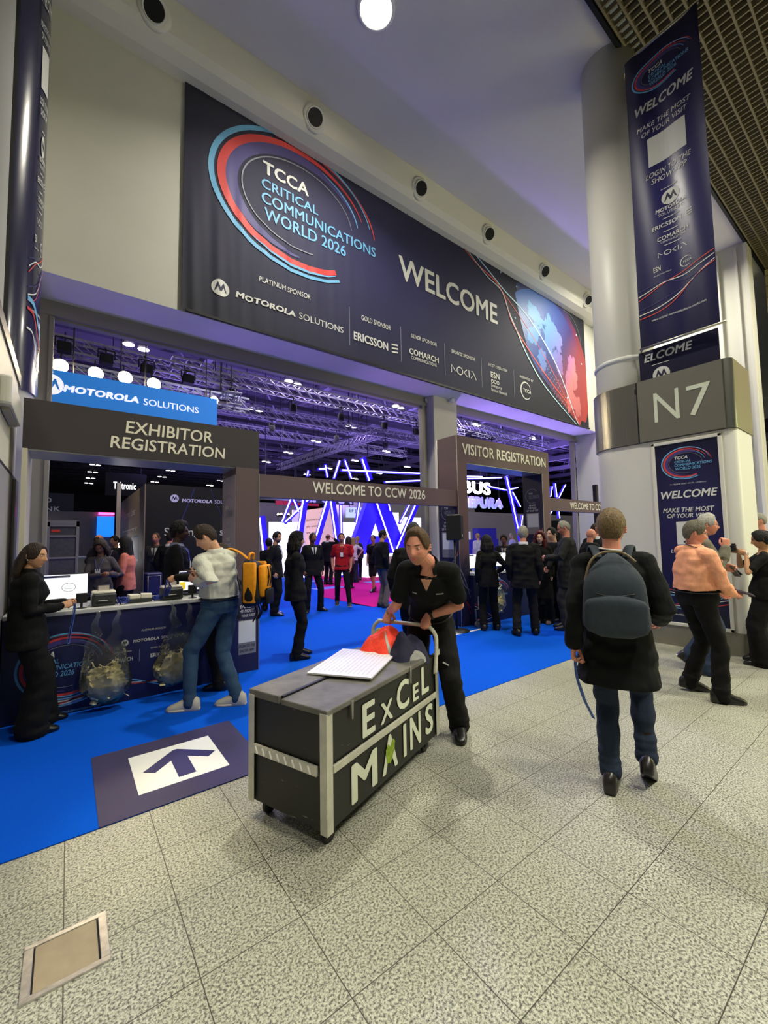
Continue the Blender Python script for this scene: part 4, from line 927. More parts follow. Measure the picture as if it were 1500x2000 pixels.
    # --- shoes
    shm = mat('shoe_%d_%d_%d' % sc, sc, .32 if sum(sc) < 120 else .6)
    for side in 'rl':
        Hp, Kn, An, k, fd, pr, ank = legs[side]; sd = V((fd.y, -fd.x, 0)); base = ank-V((0, 0, 0)); R = Matrix.Rotation(-pr, 3, sd) 
        R = Matrix.Rotation(-pr, 3, 'X'); fr = lambda a, b_, c: ank+sd*(a*s)+fd*((R @ V((0, b_, c-.085)))[1]*s)+V((0, 0, (R @ V((0, b_, c-.085)))[2]*s))
        Q = MB(); rows = []
        for yq, wq, hq, zq in ((-.088, .014, .060, .020), (-.080, .033, .100, .0), (-.045, .042, .128, .0), (0, .045, .134, .0), (.035, .045, .118, 0), (.07, .047, .096, 0), (.115, .051, .074, 0), (.155, .047, .058, 0), (.188, .034, .044, .002), (.202, .012, .026, .008)):
            ring = []
            for q in range(16):
                a = 2*PI*q/16; cz = math.sin(a); cxx = math.cos(a); zz_ = (zq+hq)/2+(hq-zq)/2*(max(cz, -.0)*1.0 if cz > 0 else max(cz*2.2, -1)); ring.append(fr(cxx*wq, yq, zz_))
            rows.append(ring)
        Q.loft(rows)
        if boots: limb(Q, [ank-V((0, 0, .02*s)), ank, ank.lerp(Kn, .22), ank.lerp(Kn, boots+.10)], [.046*s, .050*s, .053*s, .056*s], 16)
        so = Q.build('shoe', shm, root, True)
        if sole: 
            b = MB(); pts = [(-.02, -.088), (-.036, -.05), (-.040, .02), (-.052, .11), (-.046, .165), (-.02, .202), (.02, .202), (.046, .165), (.052, .11), (.040, .02), (.036, -.05), (.02, -.088)]
            b.add([fr(a, b_, 0.0) for a, b_ in pts]+[fr(a, b_, .024) for a, b_ in pts], [tuple(range(12)), tuple(reversed(range(12, 24)))]+[(i, (i+1) % 12, 12+(i+1) % 12, 12+i) for i in range(12)]); b.build('sole', mat('sole_%d_%d_%d' % sole, sole, .6), so, True)
    # --- top garment
    if top:
        tmm = cloth('cloth_%d_%d_%d' % tc, tc, b=cb); G = MB(); gr = {'jacket': .024, 'coat': .030, 'shirt': .012, 'tee': .012, 'blouse': .014}[top]*(s if True else 1)
        hz = hem if hem is not None else {'jacket': .80*s, 'coat': .62*s, 'shirt': None, 'tee': .86*s, 'blouse': .84*s}[top]
        torso(G, 0 if hz is not None else .17, gr, hz, wide={'coat': .025, 'jacket': .012}.get(top, .004))
        if top != 'tee': limb(G, [N-up*.055*s, N-up*.012*s], [.070*s+gr*.4, .060*s+gr*.35], 16)
        for side in 'rl':
            Sh, E, Wr, k = arms[side][:4]; f = (.86 if fem else 1.0); a = gr*.55+(.006 if top != 'shirt' else .011)*s
            limb(G, [N-up*.035*s+sx*k*.055*s, N-up*.045*s+sx*k*sw*.62, Sh-sx*k*.01*s], [.050*s*f+a*.5, .056*s*f+a*.7, .054*s*f+a])
            if sleeve >= 1: limb(G, [Sh, Sh.lerp(E, .5), E, E.lerp(Wr, .5), Wr-(Wr-E).normalized()*.012*s], [.052*s*f+a, .049*s*f+a, .046*s*f+a*.9, .041*s*f+a*.9, .034*s*f+a*.9], 16)
            elif sleeve > .5: limb(G, [Sh, Sh.lerp(E, .5), E, E.lerp(Wr, .25)], [.052*s*f+a, .049*s*f+a, .046*s*f+a, .045*s*f+a], 16)
            else: limb(G, [Sh, Sh.lerp(E, sleeve*1.0), Sh.lerp(E, sleeve*1.75)], [.052*s*f+a, .051*s*f+a*1.1, .050*s*f+a*1.25], 16)
        gm = fuse(G, max(vox, .006), 4, .5); rumple(gm, (.012 if top == 'shirt' else .009) if near else .005, 11, y); go = put(gm, {'jacket': 'jacket', 'coat': 'coat', 'shirt': 'shirt', 'tee': 't_shirt', 'blouse': 'top'}[top], tmm, root)
        bv = None
        def surf():
            nonlocal bv
            if bv is None: bv = BVHTree.FromPolygons([v.co.copy() for v in gm.vertices], [tuple(p.vertices) for p in gm.polygons])
            return bv
        def front(u, t, off=.004, back=False):
            """point on the garment: u metres to the person's right, t along the spine"""
            c = spine(t)+sx*u; dr = sf*(-1 if back else 1); h = surf().ray_cast(c+dr*.6, -dr, 1.2)
            return (h[0] if h[0] else c+dr*.12)+dr*off
        def patch(name, prof, t0, t1, m_, off=.004, back=False, n=10):
            """prof(q) -> (u0,u1) for q 0..1 from t0 to t1"""
            b = MB(); rows = []
            for j in range(n+1):
                q = j/n; u0, u1 = prof(q); rows.append([front(u0+(u1-u0)*i/4, t0+(t1-t0)*q, off*(1 if 0 < i < 4 else .6), back) for i in range(5)])
            b.add([v for r in rows for v in r], [(j*5+i, j*5+i+1, j*5+i+6, j*5+i+5) for j in range(n) for i in range(4)]); return b.build(name, m_, root, True, recalc=False)
        if collar is not None:
            cm_ = cloth('cloth_%d_%d_%d' % collar, collar, b=.2); b = MB(); rr = .064*s*(.9 if fem else 1)+.004; rows = []
            for q, rq in ((-.02, 1.22), (.016, 1.04), (.042, .99), (.046, 1.03), (.03, 1.16), (-.01, 1.34)): rows.append([N+up*(q*s)+(sx*math.cos(2*PI*k/20)+sf*math.sin(2*PI*k/20)*1.02)*(rr*rq)-up*(.022*s*max(0, math.sin(2*PI*k/20))) for k in range(20)])
            vs_ = [v for r in rows for v in r]; b.add(vs_, [(i*20+k, i*20+(k+1) % 20, (i+1)*20+(k+1) % 20, (i+1)*20+k) for i in range(5) for k in range(20) if not (top == 'tee' and 3 <= k <= 6)]); b.build('collar', cm_, root, True)
        if shirt is not None:
            patch('shirt_front', lambda q: (-.004-.062*q*s, .004+.062*q*s), .50, .93, cloth('cloth_%d_%d_%d' % shirt, shirt, b=.2), .004)
        if tie is not None:
            patch('tie', lambda q: (-.012-.016*(1-q)*s, .012+.016*(1-q)*s), .40, .95, cloth('cloth_%d_%d_%d' % tie, tie, b=.2), .009)
        if lanyard is not None:
            lm = mat('lanyard_%d_%d_%d' % lanyard, lanyard, .6, nz=(80, .3))
            for k in (1, -1): patch('lanyard', lambda q, k=k: (k*(.008+.055*q)*s-.008, k*(.008+.055*q)*s+.008), .58, .95, lm, .012)
            b = MB(); c = front(0, .54, .016); b.box(-.035, .035, -.002, .002, -.05, .05); o = b.build('badge', M_white, root); o.location = c
        if extra: extra(locals())
    if glasses is not None:
        b = MB()
        for k in (1, -1):
            b.tube([hpt((k*.033+.023*math.cos(a)*1.0, .098, .004+.016*math.sin(a))) for a in [2*PI*i/16 for i in range(16)]], .0017*hs, 5, closed=True); b.tube([hpt((k*.056, .096, .008)), hpt((k*.079, .05, .010)), hpt((k*.081, -.005, .006))], .0018*hs, 5)
        b.tube([hpt((-.011, .100, .008)), hpt((.011, .100, .008))], .0018*hs, 5); b.build('glasses', mat('glasses_%d' % glasses[0], glasses, .3), root, True)
    root_info = dict(root=root, arms=arms, hpt=hpt, spine=spine, N=N, P0=P0, up=up, sx=sx, sf=sf, s=s, legs=legs)
    return root_info
def rumple(me, amp, fr, seed):
    """folds pressed into the cloth surface"""
    co = []
    for v in me.vertices:
        p, n = v.co, v.normal
        f = math.sin(p.z*fr*2.1+3*mnoise.noise(V((p.x*5+seed, p.y*5, p.z*3)))*2)*.5+mnoise.noise(V((p.x*9, p.y*9+seed, p.z*16)))*1.0
        q = p+n*(amp*f); co += [q.x, q.y, q.z]
    me.vertices.foreach_set('co', co); me.update()
def towards(info, side, dx=0, dy=0, dz=0):
    """world point in a hand frame: across palm, along fingers, off the back"""
    pt = info['arms'][side][4][0]; return info['root'].matrix_basis @ pt(dx, dy, dz)
# ------------------------------------------------------------------ the flight-case trolley
CA = math.atan2(.339, .941)
t = cart = thing('equipment_trolley', 'black wheeled equipment trolley with white painted lettering pushed across the tiles', 'trolley', (1.08, 1.935, 0), CA)
LX, WY, ZT = 1.30, .595, .70
M_case = mat('scuffed_black', (30, 30, 27), .55, nz=(3, .2))
def scuff_mat(name, rgb, dens):
    M, N, L, b2 = nodes_mat(name); tc = N.new('ShaderNodeTexCoord'); mp = N.new('ShaderNodeMapping'); mp.inputs['Scale'].default_value = (4, 4, 30); mp.inputs['Rotation'].default_value = (.2, .25, .3)
    L.new(tc.outputs['Object'], mp.inputs[0]); n1 = N.new('ShaderNodeTexNoise'); n1.inputs['Scale'].default_value = 2.2; n1.inputs['Detail'].default_value = 5; L.new(mp.outputs[0], n1.inputs[0])
    r = N.new('ShaderNodeValToRGB'); e = r.color_ramp.elements; e[0].position = dens; e[0].color = (*lin(rgb), 1); e[1].position = dens+.04; e[1].color = (*lin((120, 118, 108)), 1)
    L.new(n1.outputs['Fac'], r.inputs[0]); L.new(r.outputs[0], b2.inputs['Base Color']); b2.inputs['Roughness'].default_value = .5; return M
b = MB(); b.box(.012, LX-.012, .012, WY-.012, .10, ZT-.015); b.build('case_body', scuff_mat('case_black', (27, 27, 24), .70), t)
M_lid = mat('lid_grey', (104, 102, 96), .6, nz=(7, .28), bump=(20, .25))
b = MB(); b.box(.0, LX-.22, -.004, WY*.56, ZT-.02, ZT+.012); b.build('lid', M_lid, t, bevel=.006)
b = MB(); b.box(.0, LX-.22, WY*.585, WY+.004, ZT-.02, ZT+.024); b.build('lid', M_lid, t, bevel=.006)
b = MB(); b.bar((.02, WY*.573, ZT+.012), (LX-.25, WY*.573, ZT+.012), .02, .02); b.build('lid_hinge', M_dkmetal, t)
M_case_alu = mat('case_aluminium', (204, 202, 188), .45, .45, nz=(9, .14))
for i, (px, py) in enumerate(((0, 0), (0, WY), (LX, 0), (LX, WY))):
    sx = 1 if px == 0 else -1; sy = 1 if py == 0 else -1
    b = MB()
    b.extr([(px-sx*.004, py-sy*.004), (px+sx*.045, py-sy*.004), (px+sx*.045, py), (px, py), (px, py+sy*.045), (px-sx*.004, py+sy*.045)], lambda u, v, w: (u, v, .095+w), ZT-.10)
    b.build('corner_post', M_case_alu, t, bevel=.003)
b = MB(); b.box(.045, LX-.045, -.010, .004, .385, .425); b.build('side_rail', M_case_alu, t, bevel=.003)
b = MB(); b.box(.045, LX-.045, WY-.004, WY+.010, .385, .425); b.build('side_rail', M_case_alu, t, bevel=.003)
b = MB(); b.box(-.014, .004, .06, WY-.05, .375, .425); b.build('end_rail', M_case_alu, t, bevel=.003)
b = MB()
for k in range(8): y = .10+k*.058; b.bar((-.016, y, .382), (-.016, y+.018, .420), .010, .006)
b.build('end_rail_ribs', M_white, t)
for i, (u, z0, z1) in enumerate(((.20, .60, .70), (.86, .60, .71))): MB().extr([(u, z1), (u+.022, z1), (u+.016, z0), (u+.006, z0)], lambda a, v, w: (a, -.008+w, v), .008).build('strap_hinge', M_grey2, t)
# lettering: block capitals, as painted by hand
P = Print(lambda u, v, k=0: (u, .012-k, v)); M_paint = mat('cream_paint', (214, 218, 196), .6)
for ch, u0, u1, v0, v1 in (('E', .32, .45, .445, .635), ('X', .51, .65, .45, .575), ('C', .70, .865, .455, .645), ('E', .915, 1.0, .455, .57), ('L', 1.045, 1.16, .46, .655)): P.text(M_paint, ch, u0, u1, v0, v1, .028)
for ch, u0, u1, v0, v1 in (('M', .21, .465, .135, .345), ('A', .52, .70, .14, .36), ('I', .775, .815, .145, .355), ('N', .865, 1.02, .15, .365), ('S', 1.09, 1.215, .155, .365)): P.text(M_paint, ch, u0, u1, v0, v1, .028)
P.finish(t)
b = MB(); P2 = lambda u, v: (u, .0035, v); poly(b, [(.555, .28), (.585, .31), (.61, .285), (.64, .325), (.665, .30), (.655, .25), (.61, .185), (.57, .20)], P2)
b.build('green_sticker', mat('green_sticker', (132, 158, 36), .6, nz=(40, .3)), t)
for px, py in ((.09, .07), (.09, WY-.07), (LX-.12, .07), (LX-.12, WY-.07)):
    b = MB(); b.lathe([(.042, -.014), (.045, -.008), (.045, .008), (.042, .014)], (px, py, .045), 'Y', 18); wh = b.build('caster_wheel', M_black, t, True)
    b = MB(); b.box(px-.035, px+.035, py-.03, py+.03, .093, .10); b.box(px-.02, px+.02, py-.022, py-.016, .04, .095); b.box(px-.02, px+.02, py+.016, py+.022, .04, .095); b.build('caster_fork', M_dkmetal, wh)
hp = [(LX-.06, -.006, .56), (LX-.03, -.006, .70), (LX-.01, .0, .80)]
hp += [(LX-.01+.04*0, .10-.10*math.cos(a), .80+.105*math.sin(a)) for a in (.35, .8, 1.2, 1.57)]
hp += [(LX-.01, WY-.10+.10*math.sin(a), .80+.105*math.cos(a)) for a in (0, .37, .8, 1.25)]
hp += [(LX-.01, WY, .80), (LX-.03, WY+.006, .70), (LX-.06, WY+.006, .56)]
MB().tube(spline(hp, 5), .0155, 12).build('push_handle', mat('handle_cream', (206, 202, 184), .45, nz=(25, .12)), t, True)
b = MB(); b.box(LX-.03, LX+.015, -.015, .012, .69, .73); b.box(LX-.03, LX+.015, WY-.012, WY+.015, .69, .73); b.build('handle_bracket', M_case_alu, t)
b = MB(); b.box(LX-.24, LX-.012, .02, WY-.02, .60, .62); b.build('open_tray', M_case, t)
cm = Matrix.Translation((1.08, 1.935, 0)) @ Matrix.Rotation(CA, 4, 'Z')
cw = lambda x, y, z: tuple(cm @ V((x, y, z)))
# white board lying on the lids
t = thing('white_board', 'white printed board lying across the trolley lids', 'board', cw(.70, .34, ZT+.030), CA+.28)
MB().box(-.30, .30, -.22, .22, 0, .010).build('board', mat('board_white', (226, 224, 224), .4, nz=(9, .03)), t)
b = MB(); rr = random.Random(5)
for r in range(13):
    y = .19-.03*r; x = -.26+rr.random()*.03
    while x < .24:
        l = .02+rr.random()*.05; b.box(x, min(x+l, .27), y-.005, y+.002, .010, .0106); x += l+.012
b.build('faint_writing', mat('faint_grey', (202, 202, 206), .6), t)
# heaps of clothing on the handle end
def heap(name, label, cat, mats, base, rx, ry, h, seed, amp=.35, rz=0.):
    t = thing(name, label, cat, base, CA+rz)
    def fn(i, j):
        a = 2*PI*i; r = j; k = 1+.12*math.sin(3*a+seed)+.08*math.sin(5*a+seed*2)
        x, y = rx*r*k*math.cos(a), ry*r*k*math.sin(a)
        f = mnoise.noise(V((x*9+seed, y*9, seed*.7))); g = mnoise.noise(V((x*24, y*24, seed)))
        z = h*(1-r**2.2)*(1+amp*f)+.014*g*(1-.3*r)+.02*abs(math.sin(9*x+5*y+2.5*f+seed))*(1-r*.5)
        return (x, y, max(z, .001) if r < .999 else 0)
    b = MB(); b.grid(fn, 64, 26); o = b.build('folds', mats[0], t, True)
    return t, fn
M_org = mat('hivis_orange', (250, 66, 40), .7, em=.10, bump=(26, .5)); M_refl = mat('reflective_grey', (168, 164, 150), .4)
t, fn = heap('hi_vis_vest', 'bright orange hi-vis vest heaped at the trolley handle', 'vest', [M_org], cw(1.10, .34, .665), .205, .19, .235, 1.3, .5)
for a0, a1 in ((.05, .22), (.52, .70)):
    b = MB(); b.grid(lambda i, j: tuple(V(fn(a0+(a1-a0)*(.25+.15*j)+.05*i, .25+.6*i))+V((0, 0, .006))), 14, 4); b.build('reflective_tape', M_refl, t, True, recalc=False)
heap('navy_jacket', 'dark navy jacket bundled beside the orange vest on the trolley', 'jacket', [cloth('heap_navy', (44, 44, 66))], cw(1.10, .16, .665), .20, .15, .205, 4.1, .5)
heap('grey_sweatshirt', 'pale grey cloth crumpled under the navy jacket on the trolley edge', 'clothing', [cloth('heap_grey', (150, 150, 146))], cw(1.10, .085, .685), .14, .08, .07, 7.7, .6)
t, fn = heap('yellow_cloth', 'grey and yellow hi-vis cloth behind the orange vest on the trolley', 'clothing', [mat('hivis_yellow', (176, 186, 110), .7, bump=(26, .5))], cw(1.20, .44, .70), .075, .10, .185, 2.2, .4)

# ------------------------------------------------------------------ clear plastic bags
def film_mat():
    M, N, L, b2 = nodes_mat('clear_film'); o = N['Material Output']
    tr = N.new('ShaderNodeBsdfTransparent'); tr.inputs[0].default_value = (.93, .95, .93, 1); gl = N.new('ShaderNodeBsdfGlossy'); gl.inputs['Roughness'].default_value = .12; gl.inputs[0].default_value = (.9, .92, .9, 1)
    df = N.new('ShaderNodeBsdfTranslucent'); df.inputs[0].default_value = (.75, .78, .74, 1); m1 = N.new('ShaderNodeMixShader'); m1.inputs[0].default_value = .20
    L.new(tr.outputs[0], m1.inputs[1]); L.new(df.outputs[0], m1.inputs[2])
    fr = N.new('ShaderNodeFresnel'); fr.inputs[0].default_value = 1.42; tc = N.new('ShaderNodeTexCoord'); nz = N.new('ShaderNodeTexNoise'); nz.inputs['Scale'].default_value = 14; nz.inputs['Detail'].default_value = 3; L.new(tc.outputs['Object'], nz.inputs[0])
    bp = N.new('ShaderNodeBump'); bp.inputs['Strength'].default_value = .9; bp.inputs['Distance'].default_value = .03; L.new(nz.outputs['Fac'], bp.inputs['Height']); L.new(bp.outputs[0], gl.inputs['Normal']); L.new(bp.outputs[0], fr.inputs['Normal'])
    m2 = N.new('ShaderNodeMixShader'); L.new(fr.outputs[0], m2.inputs[0]); L.new(m1.outputs[0], m2.inputs[1]); L.new(gl.outputs[0], m2.inputs[2]); L.new(m2.outputs[0], o.inputs['Surface']); return M
M_film = film_mat(); M_wallet = mat('cream_wallets', (246, 230, 176), .55, nz=(16, .08))
def bag(label, label2, cx, cy, ztop, zbot, half, dep, hand, tilt, seed, fillz):
    """carrier bag: round bottom, shoulders running up into two handle straps at x offsets hand"""
    t = thing('plastic_bag', label, 'bag', (cx, cy, zbot))
    H = ztop-zbot; hb = H*.60
    b = MB()
    def fn(i, j):
        a = 2*PI*i; z = hb*j; f = math.sin(min(1, .25+j*2.2)*PI/2)*(1-.45*max(0, j-.45))
        k = 1+.10*mnoise.noise(V((math.cos(a)*2+seed, math.sin(a)*2, z*7)))+.05*math.sin(7*a+seed+z*9)
        return (tilt*j*half+half*f*k*math.cos(a), dep*f*k*math.sin(a), z+.05*(1-j)*math.cos(a)*tilt+.02*math.sin(3*a+seed)*j)
    b.grid(fn, 40, 18)
    b.add([fn(k/12, 0) for k in range(12)], [tuple(range(12))])
    for hx in hand:
        for dy in (-.3, .3):
            p0 = V((tilt*half+hx*.9, dep*dy, hb*.96)); p1 = V((hx, dep*dy*.3, H)); rows = []
            for q in range(9):
                s = q/8; c = p0.lerp(p1, s); wd = half*.34*(1-s)**1.5+.014; c += V((.014*math.sin(q*1.7+seed), 0, 0)); rows.append([c+V((-wd, .015*math.sin(q+seed), 0)), c+V((0, -.012, 0)), c+V((wd, .015*math.cos(q*2+seed), 0))])
            n = len(b.v); b.add([v for r in rows for v in r], [(q*3+k, q*3+k+1, q*3+k+4, q*3+k+3) for q in range(8) for k in range(2)])
    b.build('film', M_film, t, True)
    # heap of cream badge wallets inside
    rr = random.Random(seed); b = MB(); b.loft([oval(V((tilt*half*.3, 0, .012+fillz*q)), V((1, 0, 0)), V((0, 1, 0)), half*.74*w, dep*.74*w, 20, 2) for q, w in ((0, .5), (.1, .85), (.35, 1), (.6, .85), (.75, .4))])
    for k in range(70):
        a = rr.uniform(0, 2*PI); r = math.sqrt(rr.random())*.74; z = .02+fillz*rr.random()**1.1*(1-.3*r)
        c = V((half*r*math.cos(a)+tilt*half*z/hb*.6, dep*r*math.sin(a)*.85, z)); s = V((.055, .040, .004))
        R = Matrix.Rotation(rr.uniform(0, 6), 3, 'Z') @ Matrix.Rotation(rr.uniform(-1.3, 1.3), 3, 'X') @ Matrix.Rotation(rr.uniform(-.8, .8), 3, 'Y')
        n = len(b.v); b.grid(lambda i, j: c+R @ V(((i-.5)*.13, (j-.5)*.10, .018*math.sin(i*4+k)+.014*math.cos(j*5+k))), 3, 3)
    o = stuff(put(fuse(b, .009, 3, .5), 'badge_wallets', M_wallet, None)); o.location = (cx, cy, zbot+.012); tag(o, label2, 'badge wallets')
bag('clear plastic bag hanging from the exhibitor counter, the left one', 'cream badge wallets filling the clear bag on the left of the counter', .345, 4.87, .955, .08, .205, .11, (-.10, .07), -.15, 2, .40)
bag('clear plastic bag hanging from the exhibitor counter beside the man in white shirt', 'cream badge wallets in the clear bag beside the man in white shirt', .93, 4.87, .955, .12, .215, .10, (-.04, .12), .25, 9, .36)
bag('clear plastic bag hanging at the visitor counter', 'cream badge wallets in the clear bag at the visitor counter', 6.33, 4.90, .92, .20, .17, .10, (-.08, .02), .15, 5, .34)

# ------------------------------------------------------------------ things on the counters
ZC = .966
M_screen = mat('screen_white', (244, 246, 246), .3, em=.85, emc=(240, 246, 250))
M_sblue = mat('screen_navy', (42, 48, 110), .4); M_syel = mat('screen_yellow', (240, 210, 50), .4, em=.5); M_prn = mat('printer_dark', (46, 50, 50), .5); M_prnw = mat('printer_cream', (222, 216, 196), .45)
def monitor(label, loc, w, h, rz, ell=True):
    t = thing('monitor', label, 'monitor', loc, rz)
    b = MB(); b.box(-w/2, w/2, .0, .03, .05, .05+h); b.build('housing', M_black, t, bevel=.004)
    MB().box(-w/2+.008, w/2-.008, -.003, .001, .06, .042+h).build('screen', M_screen, t)
    b = MB(); b.box(-.02, .02, .03, .05, .0, .12); b.box(-.10, .10, -.02, .10, 0, .012); b.build('stand', M_black, t)
    P = Print(lambda u, v, k=0: (u, -.003-k, v))
    P.poly(M_sblue, [(-w/2+.012, h*.86+.05), (w*.14, h*.86+.05), (w*.14, h*.94+.05), (-w/2+.012, h*.94+.05)]); P.text(M_ink, 'REGISTRATION', -w*.1, w*.12, h*.885+.05, h*.915+.05)
    P.strip(M_grey, arc(w*.12, .05+h*.48, w*.13, h*.16, 0, 360, 32), .004); P.strip(M_grey, [(w*.05, .05+h*.43), (w*.19, .05+h*.43), (w*.19, .05+h*.53), (w*.05, .05+h*.53), (w*.05, .05+h*.43)], .003)
    if ell: P.poly(M_syel, [(-w/2+.012, .05+h*.1), (-w*.28, .05+h*.1), (-w*.28, .05+h*.45), (-w/2+.012, .05+h*.45)])
    P.finish(t, 'screen_graphic')
monitor('white-screened monitor on exhibitor counter between the woman in black and label printer', (-.03, 5.50, ZC-.0), .44, .27, -.1)
monitor('white-screened monitor with yellow panel behind the man in white shirt', (1.22, 5.42, ZC), .34, .24, .15)
monitor('small white monitor on the visitor counter left of the woman with the clear bag', (6.22, 5.40, .941), .30, .28, -.2, False)
monitor('small white monitor on the visitor counter right of the woman with the clear bag', (7.10, 5.40, .941), .30, .28, -.2, False)
def printer(label, loc, rz=0):
    t = thing('label_printer', label, 'printer', loc, rz)
    b = MB(); b.rbox(-.105, .105, -.0, .24, 0, .125, .03); b.build('body', M_prn, t)
    b = MB(); b.rbox(-.10, .10, .01, .23, .122, .145, .03); b.build('lid', M_prnw, t)
    b = MB(); b.box(-.07, .07, -.004, .0, .03, .045); b.build('label_slot', M_blackm, t); b = MB(); b.box(-.05, .03, -.006, -.002, .055, .061); b.build('status_bar', M_white, t)
    b = MB(); b.bar((-.05, .10, .145), (-.05, .10, .20), .004); b.bar((.05, .10, .145), (.05, .10, .20), .004); b.bar((-.05, .10, .20), (.05, .10, .20), .004); b.build('paper_guide', M_grey2, t)
    MB().box(-.045, .045, .10, .104, .15, .197).build('label_card', mat('label_card', (190, 180, 176), .5), t)
printer('dark label printer with cream lid near the middle of the exhibitor counter', (.31, 5.08, ZC))
printer('dark label printer with white strip beside the man in white shirt', (.94, 5.08, ZC))
for lab, lx in (('small black scanner on a stand between monitor and label printer', .125), ('small black scanner on a stand by the hand of the man in white shirt', 1.14)):
    t = thing('badge_scanner', lab, 'scanner', (lx, 5.10, ZC)); MB().rbox(-.045, .045, -.012, .02, .05, .145, .01).build('scanner_head', M_black, t); b = MB(); b.bar((0, 0, 0), (0, 0, .06), .02); b.lathe([(.045, 0), (.045, .006), (.02, .012)]); b.build('stand', M_black, t)
t = thing('card_tray', 'dark tray with stacks of white cards on the exhibitor counter', 'tray', (.63, 5.14, ZC))
MB().rbox(-.11, .11, -.04, .10, 0, .045, .01).build('tray', M_prn, t)
for k, (a, r) in enumerate(((-.055, .1), (.055, -.08))):
    b = MB(); b.rbox(-.052, .052, -.035, .09, .045, .085, .008); o = b.build('card_stack', M_prnw, t); o.location = (a, 0, 0); o.rotation_euler = (.0, .05, r)
t = thing('paper_sheets', 'white sheets and card box lying on the counter by the woman in black', 'paper', (-.05, 5.06, ZC)); MB().box(-.12, .12, -.03, .08, 0, .02).build('paper_stack', M_white, t)
def tangle(name, label, loc, rx, rz, seed, n=26, hang=False):
    rr = random.Random(seed); b = MB()
    for k in range(n):
        pts = []; a = rr.uniform(0, 6.28)
        for q in range(6):
            if hang: pts.append((rx*math.sin(a+q*.6)*(.4+.15*q)*rr.uniform(.5, 1), rx*.7*math.cos(a+q*.4)*rr.uniform(.3, 1), -rz*q/5*rr.uniform(.8, 1)))
            else: a += rr.uniform(.3, 1.2); pts.append((rx*rr.uniform(.2, 1)*math.cos(a), rx*.7*rr.uniform(.2, 1)*math.sin(a), .008+rz*rr.random()))
        b.tube(spline(pts, 4), .0075, 5, flat=.25)
    o = b.build(name, [mat('lanyard_blue', (44, 62, 150), .6, nz=(60, .4))], None, True); o.location = loc; stuff(o); tag(o, label, 'lanyards'); return o
tangle('lanyard_pile', 'blue lanyards piled between label printer and card tray', (.47, 5.10, ZC), .06, .07, 3)
tangle('lanyard_pile', 'blue lanyards heaped between card tray and the label printer near the white shirt', (.79, 5.12, ZC), .06, .05, 6, 18)
# loudspeaker
t = thing('loudspeaker', 'black loudspeaker on a pole before the visitor archway', 'speaker', (5.33, 5.0, 1.55), .55)
MB().rbox(-.13, .13, -.13, .12, 0, .44, .03).build('cabinet', M_black, t); MB().box(-.115, .115, -.138, -.13, .02, .42).build('grille', M_blackm, t); MB().box(-.02, .02, -.141, -.138, .06, .10).build('badge', M_white, t)
t = thing('speaker_stand', 'black pole stand with round foot under the loudspeaker', 'speaker stand', (5.33, 5.0, .005)); MB().tube([(0, 0, 0), (0, 0, 1.56)], .018).build('pole', M_black, t, True); MB().lathe([(.22, 0), (.22, .012), (.05, .03)]).build('base', M_black, t, True); MB().tube([(0, 0, .75), (0, 0, .80)], .028).build('collar', M_dkmetal, t, True)
t = thing('loudspeaker', 'black loudspeaker behind the bald man in dark jacket at right archway edge', 'speaker', (9.1, 5.3, 1.45), .3); MB().rbox(-.16, .16, -.13, .12, 0, .50, .03).build('cabinet', M_black, t); MB().box(-.14, .14, -.138, -.13, .02, .48).build('grille', M_blackm, t)
t = thing('speaker_stand', 'black pole stand behind the bald man at the right archway edge', 'speaker stand', (9.1, 5.3, .005)); MB().tube([(0, 0, 0), (0, 0, 1.46)], .018).build('pole', M_black, t, True); MB().lathe([(.22, 0), (.22, .012), (.05, .03)]).build('base', M_black, t, True)
t = thing('sack_trolley', 'grey trolley frame with white leg at the foot of the visitor archway', 'trolley', (5.95, 4.98, .005)); b = MB(); b.tube([(-.12, 0, .05), (-.12, .03, .3), (.14, .03, .3), (.14, 0, .04)], .012); b.tube([(-.12, 0, .05), (.2, -.1, .03)], .012); b.build('frame', M_grey2, t, True); MB().lathe([(.05, -.015), (.05, .015)], (-.12, 0, .05), 'Y').build('wheel', M_grey2, t)

# ------------------------------------------------------------------ the hall
M_beam = mat('roof_steel', (128, 122, 140), .6); M_truss = mat('truss_alu', (178, 174, 186), .35, .7); M_void = mat('hall_void', (74, 68, 84), .9)
struct(MB().box(-30, 90, 8.5, 90, 13.2, 13.4).build('ceiling_hall', M_void))
struct(MB().box(-30, 90, 85, 85.3, 0, 13.4).build('wall_hall_far', M_void)); struct(MB().box(-30.3, -30, 8, 85, 0, 13.4).build('wall_hall_left', M_void)); struct(MB().box(90, 90.3, 8, 85, 0, 13.4).build('wall_hall_right', M_void))
b = MB()
for i in range(15): y = 10.5+i*4.6; b.bar((-25, y, 11.6), (85, y, 11.6), .22, .40); b.bar((-25, y+1.5, 12.4), (85, y+1.5, 12.4), .10, .14); b.bar((-25, y+3.0, 12.4), (85, y+3.0, 12.4), .10, .14)
struct(b.build('roof_beam', M_beam))
b = MB()
for i in range(16):
    x = -22+i*6.85; b.bar((x, 8.6, 10.9), (x, 84, 10.9), .34, .5)
    for j in range(14): y = 10.5+j*4.6; b.bar((x, y, 10.9), (x+1.7, y+1.2, 12.8), .12); b.bar((x, y, 10.9), (x-1.7, y-1.2, 12.8), .12); b.bar((x, y+2.3, 10.9), (x+3.4, y+2.3, 11.9), .10)
struct(b.build('roof_beam_cross', M_beam))
b = MB()
for i in range(26): y = 22+i*2.4; b.bar((-25, y, 10.2), (24, y, 10.2), .12, .25)
